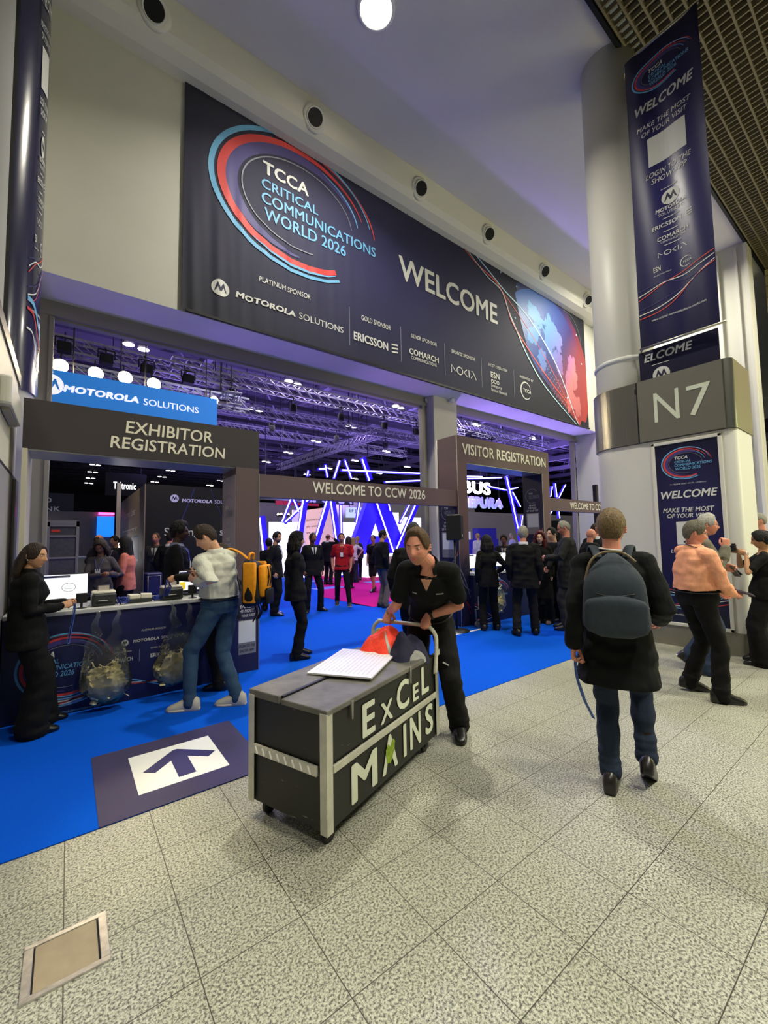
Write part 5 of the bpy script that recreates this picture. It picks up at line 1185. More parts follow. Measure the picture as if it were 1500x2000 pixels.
struct(b.build('roof_purlin', mat('purlin_dark', (60, 54, 66), .7)))
def truss(name, label, a, b_, s=.42, n=None):
    a, b_ = V(a), V(b_); d = b_-a; L = d.length; d.normalize(); sx = d.cross(V((0, 0, 1))).normalized(); t = thing(name, label, 'truss', a, group='aluminium lighting trusses in the hall roof')
    ch = MB(); q = [sx*(s/2)+V((0, 0, s/2)), -sx*(s/2)+V((0, 0, s/2)), sx*(s/2)-V((0, 0, s/2)), -sx*(s/2)-V((0, 0, s/2))]
    for p in q: ch.bar(p, p+d*L, .055)
    ch.build('chords', M_truss, t); lt = MB(); n = n or int(L/(s*1.1)); st = L/n
    for i in range(n):
        p, r = d*(st*i), d*(st*(i+1)); 
        for u, v in ((0, 2), (1, 3), (0, 1), (2, 3)): lt.bar(p+q[u], r+q[v], .026); 
        lt.bar(p+q[0], p+q[1], .026); lt.bar(p+q[2], p+q[3], .026)
    lt.build('lattice', M_truss, t)
    hb = MB()
    for q in (.12, .5, .88): hb.bar(d*(L*q)+V((0, 0, s/2)), d*(L*q)+V((0, 0, 13.199-a.z)), .025)
    hb.build('hanging_cable', M_dkmetal, t); return t
truss('lighting_truss', 'nearest long lighting truss across the hall behind the welcome beam', (2.6, 14.9, 7.5), (17.5, 15.2, 7.5))
truss('lighting_truss', 'second long lighting truss across the hall, above the blue light tubes', (3.0, 18.4, 7.5), (21, 18.4, 7.5))
truss('lighting_truss', 'third lighting truss across the hall, far above the blue light tubes', (6.0, 22, 7.6), (19, 22.4, 7.6), .4)
truss('lighting_truss', 'truss running deep into the hall, ending above the blue light tubes', (13.5, 18.5, 7.4), (13.2, 31, 7.4), .4)
truss('lighting_truss', 'lighting truss seen above the visitor registration archway', (15.2, 14.6, 7.5), (25, 15.0, 7.5), .5)
truss('lighting_truss', 'lower lighting truss just behind the bright lamps over the blue sign', (-2.5, 13.2, 6.05), (4.6, 13.4, 6.05), .36)
truss('lighting_truss', 'upper lighting truss carrying dark lamp bodies over the blue sign', (-2.5, 14.4, 7.2), (4.8, 14.7, 7.2), .4)
truss('lighting_truss', 'short truss stub joining the trusses at the right end of the blue sign', (3.9, 12.4, 5.9), (4.4, 17, 7.3), .36)
for i, (x, y, z) in enumerate(((4.5, 14.7, 7.0), (7.0, 15.0, 7.0), (9.2, 15.0, 7.0), (11.6, 15.1, 7.0), (13.6, 15.1, 7.0), (7.5, 18.4, 7.0), (11.0, 18.4, 7.0), (14.2, 18.4, 7.0), (17.3, 14.8, 6.9), (19.2, 14.9, 6.9))):
    t = thing('stage_light', 'dark stage lamp clamped under a hall truss, number %s from the left' % ('one two three four five six seven eight nine ten'.split()[i]), 'stage lamp', (x, y, z), i*.7, 'dark stage lamps under the trusses')
    MB().lathe([(.10, -.32), (.13, -.30), (.13, -.05), (.09, .0)]).build('lamp_body', M_blackm, t, True); b = MB(); b.bar((-.16, 0, -.2), (-.16, 0, .12), .03); b.bar((.16, 0, -.2), (.16, 0, .12), .03); b.bar((-.16, 0, .12), (.16, 0, .12), .03); b.bar((0, 0, .12), (0, 0, .50), .04); b.bar((-.26, 0, .29), (.26, 0, .29), .03); b.bar((0, -.26, .29), (0, .26, .29), .03); b.build('yoke', M_blackm, t)
# paired hall lamps on their roof grid
lampn = 0
for ix, x in enumerate((2.0, 8.8, 15.6, 22.7, 29.6, 36.9)):
    for iy in range(10):
        y = 18.9+5.2*iy
        if x > 30 and iy > 3: continue
        lampn += 1
        t = thing('hall_lamp', 'pair of white bay lamps in row %s, bay %s of the hall roof' % ('first second third fourth fifth sixth'.split()[ix], 'one two three four five six seven eight nine ten'.split()[iy]), 'lamp', (x, y, 9.5), .3, 'paired white bay lamps in the hall roof')
        for q in (-.28, .28):
            b = MB(); b.lathe([(.20, .0), (.17, .16), (.06, .30)], (q, 0, 0), n=12); b.build('shade', M_grey2, t, True); MB().lathe([(.21, -.02), (.001, -.03)], (q, 0, 0), n=12).build('lens', M_glowW, t)
        b = MB(); b.bar((-.28, 0, .28), (.28, 0, .28), .04); b.bar((0, 0, .28), (0, 0, 3.699), .03); b.build('stem', M_grey2, t)
# blue hanging sign and its row of bright lamps
t = thing('hanging_sign', 'blue hanging sign with white lettering above exhibitor registration', 'sign', (0, 0, 0))
MB().box(-.75, 3.27, 12.0, 12.2, 4.4, 5.63).build('sign_box', mat('sign_blue', (40, 128, 212), .5, em=.5), t)
P = Print(lambda u, v, k=0: (u, 12.0-k, v)); M_sw = mat('sign_white', (250, 250, 250), .5, em=.75); P.wings(-.40, 5.27, .24, M_sw, fgm=mat('sign_bluefg', (40, 128, 212), .5, em=.4)); P.text(M_sw, 'MOTOROLA', -.17, 1.355, 5.145, 5.315, .05, .15); P.text(M_sw, 'SOLUTIONS', 1.46, 2.78, 5.13, 5.30, .004)  # emission added to the lettering so it stays white under the violet light
P.finish(t); b = MB()
for x in (.0, 1.5, 3.0): b.tube([(x, 12.1, 5.63), (x, 12.1, 13.199)], .015, 6)
b.build('cable', M_dkmetal, t)
for i, (x, z) in enumerate(((-.25, 5.95), (.46, 5.92), (1.10, 5.96), (1.77, 5.93), (3.35, 5.78), (3.10, 5.52))):
    s = 1 if i < 4 else .7
    t = thing('flood_lamp', ('leftmost', 'second', 'third', 'fourth', 'lone higher', 'lone lower')[i]+(' warm glaring flood lamp of the row above the blue sign' if i < 4 else ' small flood lamp at the right end of the blue sign'), 'flood lamp', (x, 12.6, z), 0, 'glaring flood lamps over the blue sign')
    MB().lathe([(.10*s, .20), (.14*s, .1), (.16*s, 0)], axis='Y').build('housing', M_blackm, t, True); MB().lathe([(.165*s, -.01), (.12*s, -.05), (.001, -.07)], axis='Y').build('lens', M_glow, t, True); b = MB(); b.bar((0, .1, .1), (0, .62, .12), .04); b.bar((0, .47, -.2), (0, .47, .5), .03); b.bar((-.6, .47, .2), (.6, .47, .2), .03) if i > 3 else None; b.build('clamp', M_blackm, t)
area('flood_light', (1.0, 12.5, 5.9), 3.0, 160, (1, .84, .55), aim=(1.0, 11, 4.5), sy=.3)
for i, (x, z) in enumerate(((-.2, 6.45), (.75, 6.35), (1.75, 6.3), (2.9, 6.25))):
    t = thing('stage_lamp', ('leftmost', 'second', 'third', 'rightmost')[i]+' dark unlit lamp box of the row above the flood lamps', 'stage lamp', (x, 13.9, z+.5), 0, 'dark lamp boxes above the flood lamps')
    MB().rbox(-.16, .16, -.15, .15, -.16, .10, .03).build('lamp_body', M_blackm, t); b = MB(); b.bar((-.2, 0, .0), (-.2, 0, .25), .03); b.bar((.2, 0, 0), (.2, 0, .25), .03); b.bar((-.2, 0, .25), (.2, 0, .25), .03); b.bar((0, 0, .25), (0, .75, .40), .03); b.bar((0, .48, .1), (0, .48, .6), .03); b.build('yoke', M_blackm, t)
def hang(t, xs, y, z0, z1=13.199):
    b = MB()
    for x in xs: b.bar((x, y, z0), (x, y, z1), .025)
    b.build('hanging_cable', M_dkmetal, t)
# dark booth behind the exhibitor counter
t = thing('dark_booth', 'tall black booth wall with white lettering behind the exhibitor counter', 'booth', (0, 0, 0))
MB().box(1.42, 4.0, 11.0, 17.4, 0, 2.97).build('front_wall', mat('booth_black', (17, 15, 26), .45), t)
b = MB(); b.box(1.40, 1.42, 11.0, 17.4, 0, 2.97); b.build('side_wall', mat('booth_brown', (150, 132, 112), .6), t)
P = Print(lambda u, v, k=0: (u, 11.0-k, v)); M_lil = mat('lilac_ink', (186, 182, 226), .5, em=.25)
P.wings(2.03, 2.66, .095, M_lil); P.text(M_lil, 'MOTOROLA', 2.19, 2.90, 2.575, 2.66, .05, .15); P.text(M_lil, 'SOLUTIONS', 2.96, 3.58, 2.575, 2.66, .0); P.text(M_ink, 'Solving for safer', 1.82, 3.62, 1.70, 1.95, -.004)
M_ray = mat('blue_ray', (46, 44, 130), .5)
P.strip(M_ray, [(2.48, 2.93), (2.05, 1.75), (1.9, 1.3)], .022, 0); P.strip(M_ray, [(2.85, 2.93), (3.25, 2.0)], .012, 0); P.finish(t)
P = Print(lambda u, v, k=0: (1.40-k, -u, v)); P.text(M_inkc, 'Command Center', -15.2, -12.6, 2.35, 2.55, .01); P.strip(M_inkc, [(-15.6, 1.95), (-12.2, 2.0)], .02, 1)
for u in (-15.5, -14.4, -13.0, -12.5): P.disc(M_inkc, u, 1.97, .05, 2)
for u in (-15.2, -13.7, -12.3): P.poly(M_prn, [(u-.55, 1.15), (u+.45, 1.15), (u+.45, 1.80), (u-.55, 1.80)], 1); P.poly(M_grey, [(u-.48, 1.2), (u+.38, 1.2), (u+.38, 1.75), (u-.48, 1.75)], 2)
P.finish(t); 
t = thing('light_pole', 'slim white light pole standing left of the black booth', 'light pole', (1.15, 14.2, .005)); MB().box(-.05, .05, -.05, .05, 0, 3.35).build('pole', mat('pole_cream', (216, 196, 184), .5), t); MB().box(-.07, .07, -.06, -.05, .95, 1.7).build('light_strip', M_glowW, t)
t = thing('lit_sign', 'small lit white name sign on a black board above the booth side', 'sign', (0, 0, 0)); MB().box(1.15, 2.6, 20.0, 20.1, 3.55, 4.5).build('board', M_blackm, t); hang(t, (1.3, 2.4), 20.05, 4.5); P = Print(lambda u, v, k=0: (u, 20-k, v)); P.text(mat('sign_soft', (240, 240, 235), .5, em=1.2), 'Teltronic', 1.42, 2.22, 3.82, 4.12, .03); P.finish(t)
t = thing('food_sign', 'dark food and drink sign in the far left of the hall', 'sign', (0, 0, 0)); MB().box(-2.2, .15, 20, 20.2, 2.75, 3.55).build('board', mat('food_board', (30, 30, 40), .6), t); P = Print(lambda u, v, k=0: (u, 20-k, v)); P.text(M_ink, 'FOOD', -1.35, -.52, 3.18, 3.38, .02); P.text(M_ink, '& DRINK', -1.55, -.25, 2.86, 3.04, .02); P.finish(t)
t = thing('brown_booth', 'brown exhibition wall with blue screen and pink light in the far left of the hall', 'booth', (0, 0, 0)); MB().box(-3, 1.42, 19.0, 19.3, 0, 2.80).build('back_wall', mat('booth_taupe', (112, 102, 98), .6), t)
MB().box(.86, 1.40, 18.9, 19.0, 1.86, 2.64).build('blue_screen', mat('blue_screen', (24, 112, 235), .4, em=1.6, nz=(3, .5)), t); MB().box(.9, 1.40, 18.85, 18.95, 2.70, 2.78).build('pink_light', mat('pink_light', (255, 60, 160), .4, em=8), t); MB().box(-.9, -.3, 18.95, 19.0, 1.5, 1.9).build('info_screen', mat('info_blue', (40, 60, 150), .4, em=.8), t)
MB().box(-.95, -.2, 18.9, 19.0, 1.95, 2.02).build('white_light', M_glowW, t)
t = thing('white_cabinet', 'cream storage cabinet before the brown booth wall', 'cabinet', (.72, 17.6, .005)); MB().box(-.5, .45, 0, .6, 0, 1.12).build('body', mat('cabinet_cream', (226, 206, 170), .5), t); MB().box(-.53, .48, -.03, .63, 1.12, 1.16).build('top', M_white, t)
for q in (-.47, .0): MB().box(q, q+.42, -.015, 0, .08, 1.05).build('door', mat('cabinet_cream', (226, 206, 170), .5), t)
t = thing('notice_frame', 'grey framed dark notice board standing behind the woman in black', 'notice board', (-.06, 8.5, .005)); b = MB(); b.box(-.21, -.17, 0, .05, 0, 1.95); b.box(.17, .21, 0, .05, 0, 1.97); b.box(-.21, .21, 0, .05, 1.88, 1.98); b.box(-.17, .17, .0, .04, 1.71, 1.74); b.box(-.17, .17, 0, .04, 1.36, 1.39); b.box(-.17, .17, 0, .04, 1.05, 1.08); b.build('frame', mat('frame_lilac', (150, 146, 156), .4, .5), t)
for z0, z1 in ((1.74, 1.88), (1.39, 1.71), (1.08, 1.36), (.4, 1.05)): MB().box(-.17, .17, .015, .035, z0, z1).build('panel', mat('slate', (70, 68, 82), .7, nz=(25, .2)), t)
MB().box(-.15, -.04, .01, .016, 1.79, 1.83).build('red_tag', M_red, t)
t = thing('blue_case', 'dark blue equipment case standing behind the counter beside the black booth', 'case', (1.25, 8.6, .005)); MB().rbox(-.13, .13, -.15, .15, .02, 1.05, .03).build('shell', mat('case_blue', (24, 26, 84), .5), t); b = MB(); b.tube([(-.10, -.16, .7), (-.10, -.16, 1.0), (.10, -.16, 1.0), (.10, -.16, .7)], .010); b.build('trim', M_grey2, t, True)
# blue tube-light stand
t = thing('light_tube_stand', 'exhibition stand of leaning blue beams edged with glowing light tubes', 'stand', (0, 0, 0))
M_tube = mat('blue_tube', (90, 80, 255), .4, em=8, emc=(160, 158, 255)); M_bluebeam = mat('blue_beam', (46, 22, 225), .5, em=.55, emc=(40, 8, 225))  # beams emit blue themselves, in place of the tubes' light falling on them
TUB = [(5.63,2.46,5.80,0.99),(6.91,3.31,6.52,2.33),(6.95,3.29,7.21,2.73),(7.33,2.93,6.65,2.32),(7.73,3.30,7.55,3.15),(7.42,3.32,7.17,1.86),(8.51,3.33,7.84,1.39),(8.64,3.32,8.87,1.82),(9.14,3.05,9.16,1.31),(7.63,4.38,7.59,4.19),(8.42,4.69,8.51,4.19),(9.11,4.94,8.83,4.19),(9.38,4.97,9.70,4.21),(8.13,4.51,8.40,4.54),
(10.27,5.13,10.64,4.20),(9.24,4.56,13.87,4.79),(11.57,4.21,13.86,4.45),(10.13,3.33,9.92,2.34),(10.98,3.33,11.56,1.93),(11.67,3.31,11.80,2.88),(13.41,3.34,12.30,1.44),(13.02,3.29,12.37,2.35),
(20.62,5.11,21.60,1.90),(21.14,4.27,21.88,3.41),(17.09,4.90,18.38,4.98),(17.14,4.79,20.13,5.06),(18.98,4.48,20.58,4.35),(20.89,4.41,21.68,4.57),(22.06,2.87,21.84,2.09),(25.50,4.88,25.27,4.21),(25.89,5.09,26.01,4.20),(27.17,5.11,26.27,4.18),(25.45,3.34,25.10,3.03),(26.16,3.34,26.23,2.79)]
for k, (x0, z0, x1, z1) in enumerate(TUB):
    a, b_ = V((x0, 15, z0)), V((x1, 15, z1)); d = (b_-a).normalized(); thick = k in (0, 5, 6, 7, 14, 18, 20, 22)
    if k in (6, 7, 18, 22, 29, 30, 31): b_ = b_ if k > 28 else a+d*(a.z/max(.2, -d.z)*.96)
    if k in (5, 8, 20): b_ = a+d*min((a.z/-d.z)*.96, 4)
    MB().tube([a, b_], .032 if thick else .026, 6).build('light_tube', M_tube, t, True)
    bb = MB(); wv_ = .22 if thick else .07; n = V((d.z, 0, -d.x)); n = n if n.x > 0 else -n
    a2, b2 = a+n*(wv_/2+.03)+V((0, .12, 0)), b_+n*(wv_/2+.03)+V((0, .12, 0)); a2 -= d*.06
    bb.bar(a2, b2, wv_, .16, up=(0, 1, 0)) if abs(d.z) > .3 else bb.bar(a+V((0, .12, 0)), b_+V((0, .12, 0)), .10, .10)
    bb.build('beam', M_bluebeam, t)
t = thing('letter_a_arch', 'solid bright blue letter A shaped arch on the tube-light stand', 'arch', (0, 0, 0))
b = MB(); f = lambda u, v, w: (u, 15.3+w, v)
b.extr([(10.78, 3.4), (11.27, 3.4), (11.27, 2.59), (10.89, 1.73), (10.25, .01), (9.3, .01)], f, .3); b.extr([(11.27, 3.4), (11.89, 3.4), (13.45, .01), (12.4, .01), (11.6, 1.73), (11.27, 2.59)], f, .3); b.extr([(10.89, 1.73), (11.6, 1.73), (11.9, 1.35), (10.65, 1.35)], f, .3)
b.build('arch_body', M_bluebeam, t)
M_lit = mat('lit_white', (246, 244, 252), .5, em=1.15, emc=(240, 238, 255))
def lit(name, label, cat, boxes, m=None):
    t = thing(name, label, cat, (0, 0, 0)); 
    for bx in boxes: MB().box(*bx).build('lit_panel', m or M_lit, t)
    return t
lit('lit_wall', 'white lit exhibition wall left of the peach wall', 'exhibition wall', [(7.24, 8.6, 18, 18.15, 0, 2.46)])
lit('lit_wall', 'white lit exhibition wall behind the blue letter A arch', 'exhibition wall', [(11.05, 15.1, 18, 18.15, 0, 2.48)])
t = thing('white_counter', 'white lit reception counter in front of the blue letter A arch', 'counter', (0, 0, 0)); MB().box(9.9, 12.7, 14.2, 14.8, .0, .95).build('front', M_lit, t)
for q in range(4): MB().box(10.9+q*.42, 11.25+q*.42, 14.17, 14.2, .1, .85).build('panel', M_white, t)
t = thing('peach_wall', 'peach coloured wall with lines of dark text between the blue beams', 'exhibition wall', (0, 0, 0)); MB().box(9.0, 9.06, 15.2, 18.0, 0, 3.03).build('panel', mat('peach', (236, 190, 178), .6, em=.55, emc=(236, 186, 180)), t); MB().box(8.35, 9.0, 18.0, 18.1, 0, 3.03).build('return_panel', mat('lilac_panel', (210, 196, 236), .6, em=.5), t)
P = Print(lambda u, v, k=0: (9.0-k, -u, v)); 
for i, s in enumerate(('Second look at a', 'safer tomorrow', 'we connect')): P.text(M_dkmetal, s, -17.9, -16.7+.2*i, 2.50-.30*i, 2.60-.30*i)
P.finish(t)
t = thing('red_sign', 'red hanging name sign behind the left blue beams', 'sign', (0, 0, 0)); MB().box(9.2, 11.9, 22, 22.1, 3.62, 4.45).build('board', mat('sign_red', (176, 24, 72), .5, em=.3), t); hang(t, (9.5, 11.6), 22.05, 4.45); P = Print(lambda u, v, k=0: (u, 22-k, v)); P.text(M_ink, 'LEONARDO', 9.5, 11.75, 3.92, 4.14, .01); P.finish(t)
t = thing('white_sign', 'white and blue name sign right of the peach wall', 'sign', (0, 0, 0)); MB().box(12.55, 14.3, 20, 20.1, 2.85, 3.45).build('board', mat('sign_pale', (190, 206, 236), .5, em=.5), t); hang(t, (12.8, 14.1), 20.05, 3.45); P = Print(lambda u, v, k=0: (u, 20-k, v)); P.text(M_navyink, 'EF Johnson', 12.75, 14.2, 3.1, 3.34, .01); P.finish(t)
t = thing('white_letter_sign', 'large glowing white letters seen through the visitor archway', 'sign', (0, 0, 0)); b = MB(); text(b, 'AIRBUS', 17.4, 22.9, 4.45, 5.30, lambda u, v: (u, 18, v), .05); b.build('letters', M_glowW, t, recalc=False); b = MB(); b.bar((17.5, 18.1, 5.2), (22.8, 18.1, 5.2), .05); b.bar((18, 18.1, 5.2), (18, 18.1, 10.8), .03); b.bar((22, 18.1, 5.2), (22, 18.1, 10.8), .03); b.build('rail', M_dkmetal, t)
M_lilet = mat('lilac_letters', (150, 140, 240), .5, em=.9)
t = thing('lilac_letter_sign', 'lilac letters hanging over the white wall right of the peach wall', 'sign', (0, 0, 0)); b = MB(); text(b, 'SEPURA', 9.9, 13.6, 3.72, 4.30, lambda u, v: (u, 21, v), .05); b.build('letters', M_lilet, t, recalc=False); MB().box(9.8, 13.7, 21.005, 21.2, 3.68, 4.33).build('backing', M_navyink, t); hang(t, (10, 13.5), 21.1, 4.33)
t = thing('lit_name_sign', 'bright white name sign left of the red sign in the hall', 'sign', (0, 0, 0)); b = MB(); text(b, 'RINSVIEW', 7.6, 9.6, 3.75, 4.15, lambda u, v: (u, 19.9, v), .04); b.build('letters', M_glowW, t, recalc=False); MB().box(7.5, 9.7, 19.905, 20.1, 3.65, 4.2).build('board', M_prn, t); hang(t, (7.8, 9.4), 20.0, 4.2)
t = thing('lilac_letter_sign', 'lilac letters seen below the white letters in the visitor archway', 'sign', (0, 0, 0)); b = MB(); text(b, 'SEPURA', 22.3, 26.9, 3.85, 4.60, lambda u, v: (u, 20, v), .05); b.build('letters', M_lilet, t, recalc=False); b = MB(); text(b, 'SEPURA', 22.5, 27.1, 3.75, 4.50, lambda u, v: (u, 20.3, v), .08); hang(t, (22.6, 26.6), 20.15, 4.4); b.build('letter_backs', mat('sign_pale', (190, 206, 236), .5), t, recalc=False)
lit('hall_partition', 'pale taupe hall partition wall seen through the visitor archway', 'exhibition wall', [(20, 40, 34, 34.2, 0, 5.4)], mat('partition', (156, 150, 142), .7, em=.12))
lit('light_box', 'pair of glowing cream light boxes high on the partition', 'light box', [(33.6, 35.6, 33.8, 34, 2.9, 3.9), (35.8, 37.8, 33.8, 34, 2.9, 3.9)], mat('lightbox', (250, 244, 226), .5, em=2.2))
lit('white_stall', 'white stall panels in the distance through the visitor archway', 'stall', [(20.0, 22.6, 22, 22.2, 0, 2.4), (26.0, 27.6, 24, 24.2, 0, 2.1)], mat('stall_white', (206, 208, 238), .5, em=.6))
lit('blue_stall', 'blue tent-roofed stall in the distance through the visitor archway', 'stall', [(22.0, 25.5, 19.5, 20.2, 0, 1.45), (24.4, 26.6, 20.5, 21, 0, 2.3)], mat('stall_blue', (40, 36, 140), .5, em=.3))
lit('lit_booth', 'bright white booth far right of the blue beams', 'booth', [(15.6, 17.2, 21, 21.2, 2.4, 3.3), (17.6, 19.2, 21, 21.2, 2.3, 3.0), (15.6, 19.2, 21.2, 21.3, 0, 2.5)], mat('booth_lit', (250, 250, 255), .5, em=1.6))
lit('grey_wall', 'grey exhibition wall behind the left blue beams', 'exhibition wall', [(7.6, 11.5, 24, 24.2, 0, 3.9)], mat('grey_wall', (128, 122, 136), .6))
lit('right_wall', 'plain taupe wall deep in the hall right of the visitor archway', 'exhibition wall', [(26, 50, 26, 26.2, 0, 4.0)], mat('partition', (156, 150, 142), .7))
t = thing('chandelier', 'small chandelier of clustered bulbs left of the blue beams', 'chandelier', (8.1, 18.5, 2.75)); MB().lathe([(.30, 0), (.33, .05), (.1, .1)]).build('ring', M_dkmetal, t, True); MB().tube([(0, 0, .1), (0, 0, 10.44)], .01, 5).build('cable', M_dkmetal, t)
for k in range(8): MB().lathe([(.001, .04), (.04, .08), (.05, .12), (.001, .17)], (.26*math.cos(k*PI/4), .26*math.sin(k*PI/4), -.02), n=8).build('bulb', M_glow, t, True)
BK = (20, 20, 22); BK2 = (26, 25, 27)
# man pushing the trolley
def polo_extra(L):
    front, patch, root = L['front'], L['patch'], L['root']
    for u0, w_, t0 in ((.075, .035, .70), (-.125, .055, .71)):
        b = MB(); rows = [[front(u0+w_*i/6, t0+.02*j/2, .0035) for i in range(7)] for j in range(3)]
        b.add([v for r in rows for v in r], [(j*7+i, j*7+i+1, j*7+i+8, j*7+i+7) for j in range(2) for i in range(6)]); o = b.build('chest_lettering', mat('polo_print', (150, 150, 150), .6, nz=(140, .5)), root, True, recalc=False)
    patch('open_neck', lambda q: (-.003-.040*q, .003+.040*q), .78, .93, mat('neck_skin', (206, 150, 122), .5), .004)
tm = person('man in black polo shirt pushing the equipment trolley', 2.47, 2.60, -126, H=1.82, skin='ruddy', hair='short', hc='brown', vox=.0036, top='tee', tc=(20, 21, 25), bc=(27, 27, 28), bottom='cargo', sleeve=.42, sc=(22, 21, 21), hem=.80,
    pel=(2.46, 2.60, .925), neck=(2.165, 2.31, 1.388), head=(2.0, 2.235, 1.524), hyaw=9, hpitch=5, rh=(2.165, 2.79, .985), lh=(2.29, 2.46, .975), re=(2.14, 2.74, 1.0), le=(2.50, 2.24, 1.0), rhd=(-.55, -.15, -.8), lhd=(-.55, -.15, -.8), rhn=(-.75, -.25, .6), lhn=(-.75, -.25, .6), rhand='grip', lhand='grip',
    lf=(2.575, 2.42, .005), rf=(2.42, 2.80, .005), lfy=-10, beard=.5, fine_eyes=True, hsc=1.04, collar=(20, 21, 25), belt=1, extra=polo_extra, cb=.6)
E_, W_ = tm['arms']['l'][1:3]; ax = (W_-E_).normalized(); c = W_-ax*.035
b = MB(); x_ = ax.orthogonal().normalized(); y_ = ax.cross(x_); b.tube([c+x_*(.031*math.cos(a))+y_*(.031*math.sin(a)) for a in [2*PI*i/20 for i in range(20)]], .009, 6, closed=True, flat=1.2); o = b.build('wristwatch', M_black, tm['root'], True)
zn = tm['arms']['l'][4][3]; b = MB(); q = c+(zn-ax*zn.dot(ax)).normalized()*.036; zz_ = (zn-ax*zn.dot(ax)).normalized(); xx = ax.cross(zz_); b.loft([[q+ax*(.019*math.cos(a))+xx*(.019*math.sin(a))+zz_*h for a in [2*PI*i/16 for i in range(16)]] for h in (-.006, .006)]); b.build('watch_face', mat('watch_face', (28, 40, 40), .2), o)
E_, W_ = tm['arms']['r'][1:3]; ax = (W_-E_).normalized(); c = W_-ax*.02; x_ = ax.orthogonal().normalized(); y_ = ax.cross(x_)
b = MB(); b.tube([c+x_*(.030*math.cos(a))+y_*(.030*math.sin(a)) for a in [2*PI*i/16 for i in range(16)]], .005, 6, closed=True); b.build('wristband', mat('band_yellow', (170, 150, 40), .5), tm['root'], True)
b = MB(); b.bar((0, 0, 0), (.045, 0, .02), .03, .004); o = b.build('knee_patch', mat('patch_grey', (150, 150, 148), .6), tm['root']); Hp, Kn, An = tm['legs']['l'][:3]; o.location = Hp.lerp(Kn, .72)+V((-.02, .098, 0))

# man in the white shirt at the counter
person('man in white shirt and blue trousers wearing a yellow backpack at the exhibitor counter', 1.20, 4.32, -22, H=1.80, girth=1.10, skin='light', hair='short', hc='dkbrown', vox=.0045, top='shirt', tc=(196, 196, 184), bc=(46, 70, 94), bottom='slim', sc=(186, 180, 164), sole=(206, 196, 178), collar=(200, 200, 190), belt=1, cb=.9,
    pel=(1.235, 4.36, .955), neck=(1.17, 4.32, 1.485), head=(1.085, 4.32, 1.635), hyaw=-34, hpitch=26, lh=(1.00, 4.27, 1.205), le=(1.05, 4.0, 1.05), rh=(1.10, 4.56, 1.25), re=(1.35, 4.7, 1.1), lhd=(-.6, .55, .45), lhn=(-.5, -.6, -.5), rhd=(-.7, .1, .2), rhn=(.3, .5, -.6), lhand='hold', rhand='hold',
    lf=(.965, 4.36, .005), rf=(1.355, 4.20, .005), lfy=-40, rfy=-34)
t = thing('phone', 'dark red phone held by the man in white shirt', 'phone', (1.01, 4.50, 1.275), .5); MB().rbox(-.037, .037, -.07, .07, -.005, .005, .008).build('phone_body', mat('phone_red', (70, 26, 28), .3), t); t.rotation_euler = (.5, .2, .9); MB().box(-.033, .033, -.065, .065, .005, .0056).build('screen', M_blackm, t)

def backpack(name, label, loc, az, W, D, H, m1, m2, kind):
    t = thing(name, label, 'backpack', loc, -math.radians(az)); rows = []
    for q in range(15):
        z = q/14; e = math.sin(min(1, (z+.02)*5)*PI/2)**.6*math.sin(min(1, (1.02-z)*(2.4 if kind == 'round' else 4.5))*PI/2)**.75; wd = W/2*e*(1.05-.22*z*(1 if kind == 'round' else .5)); dp = D/2*e**.8*(1.15-.4*z)
        rows.append(oval(V((0, -D/2+(D/2-dp)*.9, z*H)), V((1, 0, 0)), V((0, 1, 0)), wd, dp, 28, 3.0))
    b = MB(); b.loft(rows); o = b.build('pack_body', m1, t, True)
    return t
M_yel = cloth('pack_yellow', (226, 146, 20), .6, .4); M_pkb = cloth('pack_black', (26, 26, 28), .6, .4)
t = backpack('backpack', 'yellow and black backpack on the back of the man in white shirt', (1.43, 4.20, .945), -46, .30, .20, .47, M_pkb, M_yel, 'box')
b = MB(); b.rbox(-.10, .10, -.245, -.17, .10, .41, .035); b.build('front_panel', M_yel, t, True); b = MB(); b.rbox(-.085, .085, -.275, -.235, .03, .18, .03); b.build('front_pocket', M_pkb, t, True)
for k in (1, -1):
    b = MB(); b.rbox(min(k*.10, k*.150), max(k*.10, k*.150), -.17, -.04, .05, .44, .02); b.build('side_panel', M_yel, t, True)
b = MB(); b.tube(spline([(.06, -.03, .44), (.06, .07, .525), (.055, .19, .575), (.05, .27, .52), (.045, .30, .40)], 6), .026, 8, flat=.35); b.build('shoulder_strap', M_yel, t, True)
b = MB(); b.tube(spline([(.10, -.0, .08), (.10, .06, .14), (.09, .10, .26)], 5), .016, 8, flat=.35); b.build('shoulder_strap', M_pkb, t, True)
b = MB(); b.tube(spline([(-.05, -.06, .46), (-.045, -.07, .52), (.045, -.07, .52), (.05, -.06, .46)], 5), .012, 8); b.build('handle', M_yel, t, True)
b = MB(); b.tube(spline([(-.03, -.25, .40), (-.03, -.262, .3), (-.028, -.25, .20)], 4), .006, 6); b.tube(spline([(.03, -.25, .40), (.03, -.262, .3), (.028, -.25, .20)], 4), .006, 6); b.build('zip', M_blackm, t, True); MB().box(-.02, .02, -.252, -.246, .28, .31).build('patch', M_black, t)
b = MB()
for q in (-.06, .02, .07): b.tube(spline([(q, -.12, .04), (q+.02, -.14, -.06), (q, -.11, -.14)], 4), .008, 5, flat=.4)
b.build('hanging_strap', M_pkb, t, True)

